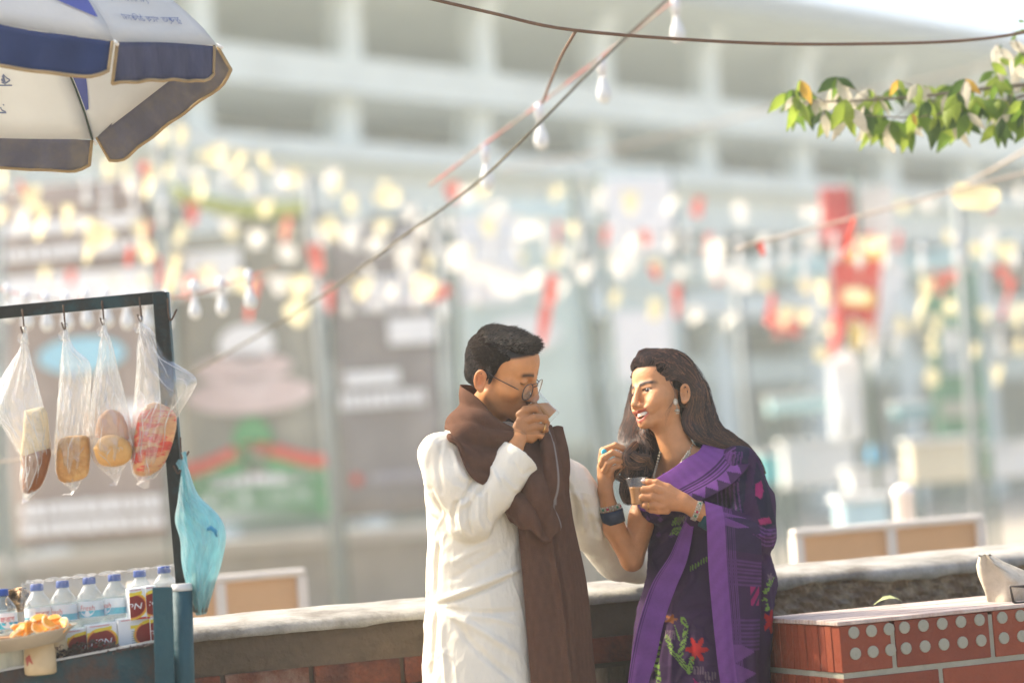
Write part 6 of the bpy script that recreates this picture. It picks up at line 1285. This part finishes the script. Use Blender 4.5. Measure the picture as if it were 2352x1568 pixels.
for i in range(40):
    u = i / 39; x = 50 + 372 * u; y = 1342 - 42 * u; z = 5 * math.cos(u * 6 * 6.283 - 2.8); d = 5.925 + .108 * u
    rows.append([P(x + 12, y - 8 + z * .8, d + .13), P(x + 8, y - 5 - z, d + .06), P(x, y - 2 + z, d + .005), P(x - 2, y + 26 + 2 * z, d), P(x - 4, y + 60 + z * .5, d - .004), P(x - 2, y + 112, d - .004), P(x, y + 140, d)])
tag(MB().sheet(rows).build('shrink_wrap', wr, smooth=True), 'crinkled clear shrink wrap stretched over the row of bottles', 'wrap')
# condensed milk cartons
ctn = mat('carton_white', (.68, .70, .70), .5, .05, 20); oval = mat('carton_maroon', (.22, .015, .012), .4, .1, 20); oran = mat('carton_orange', (.70, .25, .04), .4, .2, 20); yel = mat('carton_yellow', (.72, .55, .04), .45, .05); redc_ = mat('carton_red', (.50, .02, .02), .45, .05); gryp = mat('carton_print', (.30, .31, .33), .6, .2); silv = mat('carton_silver', (.72, .72, .72), .3, .05)
def carton(x0, y0, x1, y1, d, label, face, depth=.07):
    """front spans the picture box (bottom-left x0,y1 .. top-right x1,y0); face: where the oval print sits 0..1"""
    bl = P(x0, y1, d); br = P(x1, y1 - (x1 - x0) * .135, d + (x1 - x0) * .0003); w_ = br - bl; hh = ZUP * ((y1 - y0) * d / FPX); nrm = w_.cross(ZUP).normalized()
    if nrm.y > 0: nrm = -nrm
    e = empty('milk_carton', bl + w_ / 2, label, 'carton', 'condensed milk cartons on the cart'); bx_ = MB().frame(bl, w_, -nrm * depth, hh).build('box', ctn, e, bevel=.0015)
    L = w_.length; H = hh.length; ux = w_ / L
    def pt(u, v, o): return bl + w_ * u + hh * v + nrm * o
    def clampf(poly, o, m, nm='print'):
        q = [(min(max(u, 0.0), 1.0), min(max(v, 0.0), 1.0)) for u, v in poly]; MB().add([pt(u, v, o) for u, v in q], [tuple(range(len(q)))]).build(nm, m, bx_)
    rx, ry = .032 / L, .026 / H
    for s, m, o in ((1.22, yel, .0006), (1.12, oran, .0009), (1.0, oval, .0012)): clampf([(face + rx * s * math.cos(q), .44 + ry * s * math.sin(q)) for q in np.linspace(0, 6.283, 25)[:-1]], o, m)
    clampf([(face - rx * .5, .74), (face + rx * .8, .80), (face + rx * .8, .90), (face - rx * .5, .84)], .0016, yel)
    clampf([(0, 0), (1, 0), (1, .06), (0, .06)], .0004, redc_)
    f2 = (face + .55) % 1.0
    for k in range(6): clampf([(f2 - .12, .56 - k * .07), (f2 + .13, .56 - k * .07), (f2 + .13, .585 - k * .07), (f2 - .12, .585 - k * .07)], .0007, gryp)
    clampf([(f2 - .14, .66), (f2 + .14, .66), (f2 + .14, .76), (f2 - .14, .76)], .0007, yel); clampf([(.1, .93), (.75, .93), (.75, .95), (.1, .95)], .0007, redc_)
    if 0.1 < face < .95:
        t = text_mesh('No:1', .020, pt(face, .44, .0019), -ux, -ZUP, None, 'x', None, width=.05, shear=.2)
        vs = [v for v in t[0]]; keep = [f for f in t[1] if all(-.001 < (vs[i] - bl).dot(ux) < L + .001 for i in f)]
        obj('lettering', vs, keep, silv, bx_, False)
carton(146, 1452, 201, 1520, 5.92, 'lower carton at left, half its oval print showing', .80)
carton(203, 1440, 273, 1508, 5.925, 'middle lower carton with the whole upside-down oval print', .46)
carton(275, 1426, 348, 1496, 5.935, 'right lower carton with a white side and printed yellow strip', .97)
carton(300, 1356, 337, 1424, 5.94, 'upper carton standing in front of the fifth bottle', .12)
carton(338, 1350, 362, 1420, 5.945, 'narrow upper carton beside the teal end board', .85)
carton(349, 1416, 362, 1486, 5.942, 'sliver of lower carton beside the teal end board', .3)
# brown dried leaves on the tray, plate of oranges, cream jars
lf = mat('dried_leaf', (.055, .032, .028), .8, .4, 40, .5, 120); k = MB(); rr = random.Random(4)
for i in range(420):
    u = rr.random(); x = 118 + 236 * u; y0 = 1526 - 46 * u; hgt = 34 * math.sin(math.pi * min(1, u * 1.3 + .1)) ** .7 + 4; y = y0 - rr.random() * hgt; d = 5.875 + .03 * u + rr.uniform(-.02, .02)
    p = P(x, y, d); s = rr.uniform(.004, .011); a = Vector((rr.uniform(-1, 1), rr.uniform(-1, 1), rr.uniform(-.5, .5))).normalized(); b2 = a.orthogonal().normalized()
    k.add([p - a * s, p + b2 * s * .4 + ZUP * .002, p + a * s, p - b2 * s * .4, p + ZUP * s * .4], [(0, 1, 4), (1, 2, 4), (2, 3, 4), (3, 0, 4)])
rows = [[P(114 + 240 * u, 1530 - 48 * u - v * (24 * math.sin(math.pi * min(1, u * 1.3 + .08)) ** .7), 5.885 + .03 * u - .02 * math.sin(v * 3.1)) for u in np.linspace(0, 1, 24)] for v in np.linspace(0, 1, 5)]
k.sheet(rows); o = k.build('dried_leaves', lf); tag(o, 'heap of dark brown dried leaves along the cart tray', 'dried leaves', kind='stuff')
pm = mat('plate_enamel', (.52, .45, .34), .4, .15, 12, metal=.2); pc = P(62, 1462, 5.80); pl = MB()
prof = [(.05, .0), (.088, .002), (.108, .024), (.124, .032), (.125, .034), (.106, .028), (.086, .0055), (.0, .0045)]
pln = Vector((-.10, -.04, 1)).normalized(); pc2 = P(58, 1486, 5.84)
tag(pl.lathe(pc2, pln, prof, 40, cap=False).build('metal_plate', pm, smooth=True), 'shallow beige metal plate piled with orange slices', 'plate')
orm = mat('orange_flesh', (.80, .33, .03), .4, .2, 60, .3, 120, spec=.5); orw = mat('orange_pith', (.80, .62, .36), .6, .1, 40)
for i in range(20):
    x = 36 + (i * 37) % 122; y = 1446 - (x - 36) * .13 + (i % 3) * 6 - 10 * math.sin((x - 36) / 122 * 3.1); p = P(x, y, 5.80 + (i % 4) * .018); a = rr.uniform(0, 6.28); s = rr.uniform(.014, .021)
    t1 = Vector((math.cos(a), math.sin(a) * .6, rr.uniform(.1, .9))).normalized(); t2 = t1.orthogonal().normalized(); t3 = t1.cross(t2)
    arc = [p + t1 * s * math.cos(q) + t2 * s * math.sin(q) for q in np.linspace(0, math.pi, 9)]
    w_ = MB().prism(arc, t3 * .009).build('orange_slice', orm, smooth=False, bevel=.0015)
    tag(w_, 'peeled orange slice in the heap on the metal plate', 'orange slice', 'orange slices on the plate')
    MB().tube([q + t3 * .0045 for q in arc], .0026, 6).build('rind', orw, w_, smooth=True)
crm = mat('cream_plastic', (.66, .52, .31), .5, .08, 10, translucent=.2); redl = mat('jar_print', (.42, .10, .07), .6, .3, 60)
def jar(x, y0, y1, r0, d, label):
    b0 = P(x, y1, d); h = (y1 - y0) * d / FPX
    e = empty('cream_jar', b0, label, 'jar', 'cream plastic jars on the cart'); MB().lathe(b0, (0, 0, 1), [(r0 * .8, 0), (r0 * .98, .004), (r0, h * .25), (r0 * .97, h * .6), (r0 * .82, h * .9), (r0 * .7, h), (r0 * .66, h)], 26).build('body', crm, e, smooth=True); return e, b0, h, r0
e, b0, h, r0 = jar(94, 1462, 1548, .037, 5.845, 'larger cream plastic jar under the plate, red mark on it')
MB().add([b0 + Vector((r0 * 1.01 * math.sin(a), -r0 * 1.01 * math.cos(a), z)) for a, z in ((-.75, h * .25), (-.25, h * .3), (-.45, h * .55), (-.85, h * .45))], [(0, 1, 2, 3)]).build('print', redl, e)
e, b0, h, r0 = jar(132, 1458, 1538, .028, 5.90, 'smaller cream jar with red and dark writing behind the larger jar')
for j, (tx, m) in enumerate((('ঘি', mat('jar_dark', (.10, .03, .03), .6)), ('ঘন দুধ', redl))):
    t = text_mesh(tx, .016, (0, 0, 0), (1, 0, 0), (0, 0, 1), None, 'x', None)
    obj('lettering', [b0 + Vector((r0 * 1.02 * math.sin(v.x / r0 + .35), -r0 * 1.02 * math.cos(v.x / r0 + .35), h * (.58 - .28 * j) + v.z)) for v in t[0]], t[1], m, e, False)
tb = empty('plastic_tub', P(20, 1560, 5.83), 'translucent plastic tub at the lower left corner', 'tub'); q0 = P(-60, 1566, 5.83)
wl_ = P(54, 1556, 5.84) - q0; MB().frame(q0, wl_, Vector((0, .10, 0)), ZUP * .088).build('body', film('tub_plastic', (.62, .60, .50), .6, .2, .4), tb, bevel=.006); MB().frame(q0 + ZUP * .0885 - Vector((.003, .003, 0)), wl_ + Vector((.006, 0, 0)), Vector((0, .106, 0)), ZUP * .008).build('lid', mat('tub_lid', (.34, .20, .10), .6), tb, bevel=.002)
# crumpled brown paper behind the bottles
k = MB(); rows = [[P(16 + 52 * u + 3 * math.sin(v * 9), 1404 - 46 * v - 10 * math.sin(u * 3.1) * v, 6.14 + .03 * math.sin(u * 11 + v * 7) * math.cos(v * 9)) for u in np.linspace(0, 1, 12)] for v in np.linspace(0, 1, 10)]
tag(k.sheet(rows, .002).build('crumpled_paper', mat('brown_paper', (.36, .24, .13), .85, .25, 16, .4, 40)), 'crumpled brown paper wedged behind the left bottles', 'paper')
P = _P

# ================================================================== vendor's umbrella
umw = mat('umbrella_white', (.70, .71, .69), .85, .08, 3, .15, 30, translucent=.42, col2=(.60, .57, .48), mask=(.6, .85)); umb_ = mat('umbrella_navy', (.012, .03, .10), .85, .25, 6, .2, 40, translucent=.15); umg = mat('umbrella_slate', (.085, .09, .15), .85, .2, 10, .3, 30, translucent=.32, stretch=(4, 4, 1)); umv = mat('umbrella_valance', (.17, .17, .22), .85, .25, 6, .2, 30, translucent=.45, col2=(.26, .23, .19), mask=(.45, .65)); umbl = mat('umbrella_blue', (.10, .13, .40), .85, .15, 6, translucent=.35); bind = mat('umbrella_binding', (.40, .29, .15), .9, .15, 40, translucent=.2); inkm = mat('umbrella_ink', (.16, .20, .34), .9, .2, 60)
UA, UB, UC, UG, UF = P(262, 94, 5.55), P(498, 103, 5.8), P(215, 320, 6.15), P(-260, 306, 6.2), P(-170, 18, 5.5)
UT = P(-60, -240, 5.85); UE = P(-420, 140, 5.8)
umbrella = empty('vendor_umbrella', on_ground(P(-330, 900, 5.62)), 'large white and navy vendor umbrella at the upper left', 'umbrella')
def panel(a, b_, m, name='canopy_panel', n=14, dome=.045):
    rows = []
    for i in range(n):
        v = i / (n - 1); l, r_ = a.lerp(UT, v), b_.lerp(UT, v)
        cen = (UA + UB + UC + UG + UF + UE) / 6
        row = []
        for j in range(11):
            u = j / 10; p = l.lerp(r_, u); out = (p - cen); out.z = max(out.z, 0) + .25
            row.append(p + out.normalized() * dome * (math.sin(math.pi * v ** .8) - .22 * math.sin(math.pi * u) * (1 - v)) + ZUP * .0)
        rows.append(row)
    return MB().sheet(rows, .0012).build(name, m, umbrella, smooth=True), rows
pans = []
for a, b_ in ((UF, UA), (UA, UB), (UB, UC), (UC, UG), (UG, UE), (UE, UF)): pans.append(panel(a, b_, umw))
def valance(top, drop, m, rnd=(1, 1), wave=.006, seed=0):
    """strip hanging from a rim edge: top = points, drop = points of its lower edge"""
    T_p = [Vector(q) for q in catmull([tuple(q) for q in top], 24)]; D_p = [Vector(q) for q in catmull([tuple(q) for q in drop], 24)]; rows = []
    for i in range(7):
        v = i / 6; row = []
        for j in range(24):
            u = j / 23; e_ = 1.0
            if rnd[0] and u < .12: e_ = 1 - .22 * (1 - u / .12) ** 2
            if rnd[1] and u > .88: e_ = 1 - .22 * ((u - .88) / .12) ** 2
            row.append(T_p[j].lerp(D_p[j], v * e_) + FWD * wave * v * math.sin(j * 1.1 + seed))
        rows.append(row)
    va = MB().sheet(rows[::-1], .0012).build('valance', m, umbrella, smooth=True)
    MB().tube([r_[0] for r_ in rows] + rows[-1] + [r_[-1] for r_ in rows[::-1]], .0042, 6).build('binding', bind, va, smooth=True)
valance([UF, P(60, 68, 5.5), P(258, 95, 5.54)], [P(-176, 118, 5.46), P(40, 158, 5.46), P(246, 182, 5.5)], umb_, (0, 1))
valance([P(270, 97, 5.55), P(380, 98, 5.66), P(492, 106, 5.79)], [P(256, 192, 5.53), P(378, 184, 5.64), P(488, 188, 5.76)], umg, (0, 1), .014, 2)
valance([P(500, 108, 5.81), P(345, 205, 5.98), P(222, 316, 6.13)], [P(540, 176, 5.81), P(392, 282, 5.98), P(262, 384, 6.13)], umv, (1, 1), .010, 4)
valance([P(211, 322, 6.15), P(0, 312, 6.18), UG], [P(206, 396, 6.15), P(0, 386, 6.18), P(-262, 372, 6.2)], umv, (1, 0), .010, 5)
for q in (UA, UB, UC): MB().tube([q, q + (q - UT).normalized() * .016], [.0035, .0045], 8).build('rib_tip', mat('tip_white', (.75, .73, .66), .5), umbrella, smooth=True)
cen_ = (UA + UB + UC + UG + UF + UE) / 6; hub = P(-60, 60, 5.62)
for q in (UA, UB, UC, UG, UF, UE):
    pts = [q.lerp(UT, v) + (lambda o: Vector((o.x, o.y, max(o.z, 0) + .25)).normalized())(q.lerp(UT, v) - cen_) * (.045 * math.sin(math.pi * v ** .8) - .006) for v in np.linspace(0, 1, 12)]
    MB().tube(pts, .0028, 6).build('rib', mat('rib_steel', (.05, .07, .06), .5, metal=.5), umbrella, smooth=True)
MB().tube([on_ground(P(-330, 900, 5.62)), P(-210, 200, 5.62), UT], .018, 12).build('pole', ironm, umbrella, smooth=True); MB().lathe(on_ground(P(-330, 900, 5.62)), (0, 0, 1), [(.2, 0), (.2, .06), (.05, .09), (.03, .3)], 20).build('base', con2, umbrella, smooth=True)
def on_panel(rows, u, v, o=0.0):
    i = v * (len(rows) - 1); j = u * 10; i0, j0 = min(int(i), len(rows) - 2), min(int(j), 9); fi, fj = i - i0, j - j0
    p = rows[i0][j0].lerp(rows[i0][j0 + 1], fj).lerp(rows[i0 + 1][j0].lerp(rows[i0 + 1][j0 + 1], fj), fi); n = (rows[i0][j0 + 1] - rows[i0][j0]).cross(rows[i0 + 1][j0] - rows[i0][j0]).normalized()
    if n.dot(FWD) > 0: n = -n
    return p + n * o
def patch(rows, poly, m, name, o=.004, sub=5):
    pts = [on_panel(rows, u, v, o) for u, v in poly]; MB().add(pts, [tuple(range(len(pts)))]).build(name, m, umbrella)
def strip_patch(rows, a0, a1, b0_, b1, m, o=.004):
    MB().sheet([[on_panel(rows, *(np.array(a0) * (1 - t) + np.array(a1) * t), o) for t in np.linspace(0, 1, 12)], [on_panel(rows, *(np.array(b0_) * (1 - t) + np.array(b1) * t), o) for t in np.linspace(0, 1, 12)]]).build('printed_panel', m, umbrella, smooth=True)
strip_patch(pans[0][1], (.97, .10), (.99, .60), (.955, .10), (.20, .34), umbl)           # blue wedge beside the front rib
strip_patch(pans[2][1], (.985, .10), (.985, .75), (.96, .10), (.45, .75), umbl, .004)
def panel_text(rows, txt, u, v, su, sv, flip):
    t = text_mesh(txt, 1.0, (0, 0, 0), (1, 0, 0), (0, 0, 1), None, 'x', None, width=1.0); zz = [q.z for q in t[0]]; hz_ = max(zz) - min(zz)
    obj('lettering', [on_panel(rows, u + su * q.x * flip, v - flip * (q.z / hz_) * sv, .005) for q in t[0]], t[1], inkm, umbrella, False)
panel_text(pans[1][1], 'স্বাধীনতা সংগ্রামে', .40, .215, .62, .045, -1); panel_text(pans[1][1], 'মুক্ত শেষ ঠিকানা', .52, .115, .62, .045, -1); panel_text(pans[3][1], 'কোয়ালিটি সেবা', .62, .22, .55, .08, 1); panel_text(pans[3][1], 'সেরা পছন্দ', .60, .12, .40, .08, 1)

# ================================================================== leafy branch at the upper right
leaf_ms = [mat('leaf_%s' % n, c, .5, .2, 20, translucent=.5, spec=.4) for n, c in (('green', (.13, .22, .03)), ('bright', (.27, .36, .05)), ('dark', (.06, .11, .025)), ('pale', (.56, .52, .40)), ('gold', (.55, .34, .06)))]
bark = mat('bark', (.16, .13, .09), .9, .3, 20, .5, 60)
lm_ = {}
for mm in leaf_ms:
    rows = [[((j / 2 - .5) * w_ * .42, v + 0.0, .05 * math.sin(v * 3) - .10 * abs(j / 2 - .5)) for j in range(3)] for v, w_ in ((0, .05), (.15, .6), (.35, 1), (.6, .85), (.85, .35), (1, .02))]
    o = MB().sheet(rows).build('leaf', mm, smooth=True, origin=(0, 0, 0)); lm_[mm.name] = o.data; bpy.data.objects.remove(o)
tr0 = P(2660, 900, 7.4); tree = empty('leafy_tree', on_ground(tr0), 'tree branch with hanging green and pale leaves at upper right', 'tree')
MB().tube([on_ground(tr0), on_ground(tr0) + ZUP * 1.2, on_ground(tr0) + ZUP * 2.6], [.11, .09, .06], 12).build('trunk', bark, tree, smooth=True)
main = catmull([(2660, 250, 7.4), (2520, 215, 7.35), (2400, 196, 7.3), (2300, 200, 7.25), (2180, 214, 7.2), (2060, 226, 7.15), (1950, 232, 7.1), (1850, 236, 7.1), (1806, 246, 7.1)], 60)
MB().tube([P(*q) for q in main], np.linspace(.009, .001, 60), 8).build('branch', bark, tree, smooth=True)
MB().tube([P(*q) for q in catmull([(2420, 200, 7.3), (2370, 150, 7.2), (2340, 110, 7.15), (2326, 68, 7.1)], 14)], np.linspace(.006, .001, 14), 6).build('branch', bark, tree, smooth=True)
MB().tube([P(*q) for q in catmull([(2420, 200, 7.3), (2300, 235, 7.2), (2200, 255, 7.15), (2090, 270, 7.1), (1990, 265, 7.08)], 20)], np.linspace(.005, .0015, 20), 6).build('branch', bark, tree, smooth=True)
rl = random.Random(12)
def leaf(x, y, d, ln, ang, mm, spin):
    o = bpy.data.objects.new('leaf', lm_[mm.name]); COL.objects.link(o); o.parent = tree; p = P(x, y, d)
    dirv = (RGT * math.sin(ang) - UPV * math.cos(ang) + FWD * rl.uniform(-.35, .35)).normalized(); nrm = (-FWD * math.cos(spin) + RGT * math.sin(spin)); sx = dirv.cross(nrm).normalized(); nz = sx.cross(dirv)
    s = ln * d / FPX; o.matrix_local = Matrix(((sx.x * s, dirv.x * s, nz.x * s, p.x - tree.location.x), (sx.y * s, dirv.y * s, nz.y * s, p.y - tree.location.y), (sx.z * s, dirv.z * s, nz.z * s, p.z - tree.location.z), (0, 0, 0, 1)))
def pick(): return rl.choices(leaf_ms, (4, 4.5, 1.8, 2.8, .5))[0]
for i in range(74):                                   # whorls of leaflets
    u = rl.random(); x = 1800 + 620 * u; up_ = 168 + 24 * (1 - u) + rl.uniform(-14, 12); y = up_ + rl.random() ** .9 * (110 if .12 < u < .95 else 40); d = 7.0 + rl.random() * .35
    n = rl.choice((2, 3, 3, 4)); off_ = rl.uniform(5, 90); mi = min(range(60), key=lambda q: abs(main[q][0] - x - off_))
    if i % 3 == 0: MB().tube([P(*main[mi]), P((main[mi][0] + x) / 2 + 6, (main[mi][1] + y) / 2 - 4, (main[mi][2] + d) / 2), P(x, y, d)], [.0016, .0012, .0008], 5).build('twig', bark, tree, smooth=True)
    for j in range(n): leaf(x, y, d, rl.uniform(32, 80), (j - (n - 1) / 2) * .6 + rl.uniform(-.2, .2), pick(), rl.uniform(-.9, .9))
for i in range(50): leaf(2270 + rl.random() * 160, 95 + rl.random() * 190, 7.1 + rl.random() * .3, rl.uniform(36, 60), rl.uniform(-1.2, 1.2), pick(), rl.uniform(-1, 1))
for x, y in ((2330, 80), (2322, 92), (2342, 70), (2338, 48)): leaf(x, y, 7.1, 18, rl.uniform(1, 3), leaf_ms[0], .3)
# single fallen leaf, cloth bag and small frame on the pedestal
pf = Q(.32, PW - .035, PZ + .004); rows = [[pf + PD * (v * .085 - .02) + PN * ((j / 2 - .5) * .03 * w_) + ZUP * (.003 + .028 * v * (1 - v) * 2 + .012 * (j / 2) * w_ * v) for j in range(3)] for v, w_ in ((0, .1), (.2, .3), (.45, .9), (.7, 1), (.9, .55), (1, .05))]
tag(MB().sheet(rows).build('fallen_leaf', mat('leaf_yellow_green', (.42, .46, .20), .6, .1, 30, translucent=.3), smooth=True), 'single yellow green leaf lying on the brick pedestal', 'leaf')
bgm = mat('canvas_bag', (.52, .46, .36), .9, .25, 12, .4, 50, col2=(.30, .22, .14), mask=(.5, .7)); D_ = 6.12
rows = []
for lv, (xl, xr, y) in enumerate(((2248, 2276, 1276), (2242, 2306, 1296), (2246, 2352, 1318), (2254, 2392, 1340), (2262, 2400, 1362), (2268, 2400, 1384))):
    rows.append([P(xl + (xr - xl) * (.5 - .5 * math.cos(a)), y - (xr - xl) * .06 * (.5 - .5 * math.cos(a)) + 3 * math.sin(a * 3 + lv), D_ - .06 * math.sin(a) + .012 * math.sin(a * 5 + lv)) for a in np.linspace(0, 2 * math.pi, 30)])
tag(MB().sheet(rows[::-1]).build('canvas_bag', bgm, smooth=True), 'slumped beige canvas bag at the right edge on the pedestal', 'bag')
fr = MB().tube([P(2328, 1382, 5.98), P(2320, 1346, 5.98), P(2352, 1346, 5.98), P(2400, 1340, 5.98)], .0035, 8).tube([P(2328, 1382, 5.98), P(2336, 1384, 5.98), P(2400, 1378, 5.98)], .003, 8)
tag(fr.build('metal_buckle_frame', mat('dark_buckle', (.05, .04, .035), .4, .1, metal=.6), smooth=True), 'dark metal frame handle in front of the canvas bag', 'frame')
# ================================================================== the dusty air
hz = MB().frame((-60, -3, -1), (150, 0, 0), (0, 135, 0), (0, 0, 20)).build('haze', bpy.data.materials.new('haze_air'))
tag(hz, 'pale dusty air over the whole plaza', kind='stuff')
hm = hz.data.materials[0]; hm.use_nodes = True; hn = hm.node_tree.nodes; hn.remove(hn['Principled BSDF'])
pv = hn.new('ShaderNodeVolumePrincipled'); pv.inputs['Color'].default_value = (.93, 1.0, .935, 1); pv.inputs['Density'].default_value = .0028; pv.inputs['Anisotropy'].default_value = .3
hm.node_tree.links.new(pv.outputs[0], hn['Material Output'].inputs['Volume'])
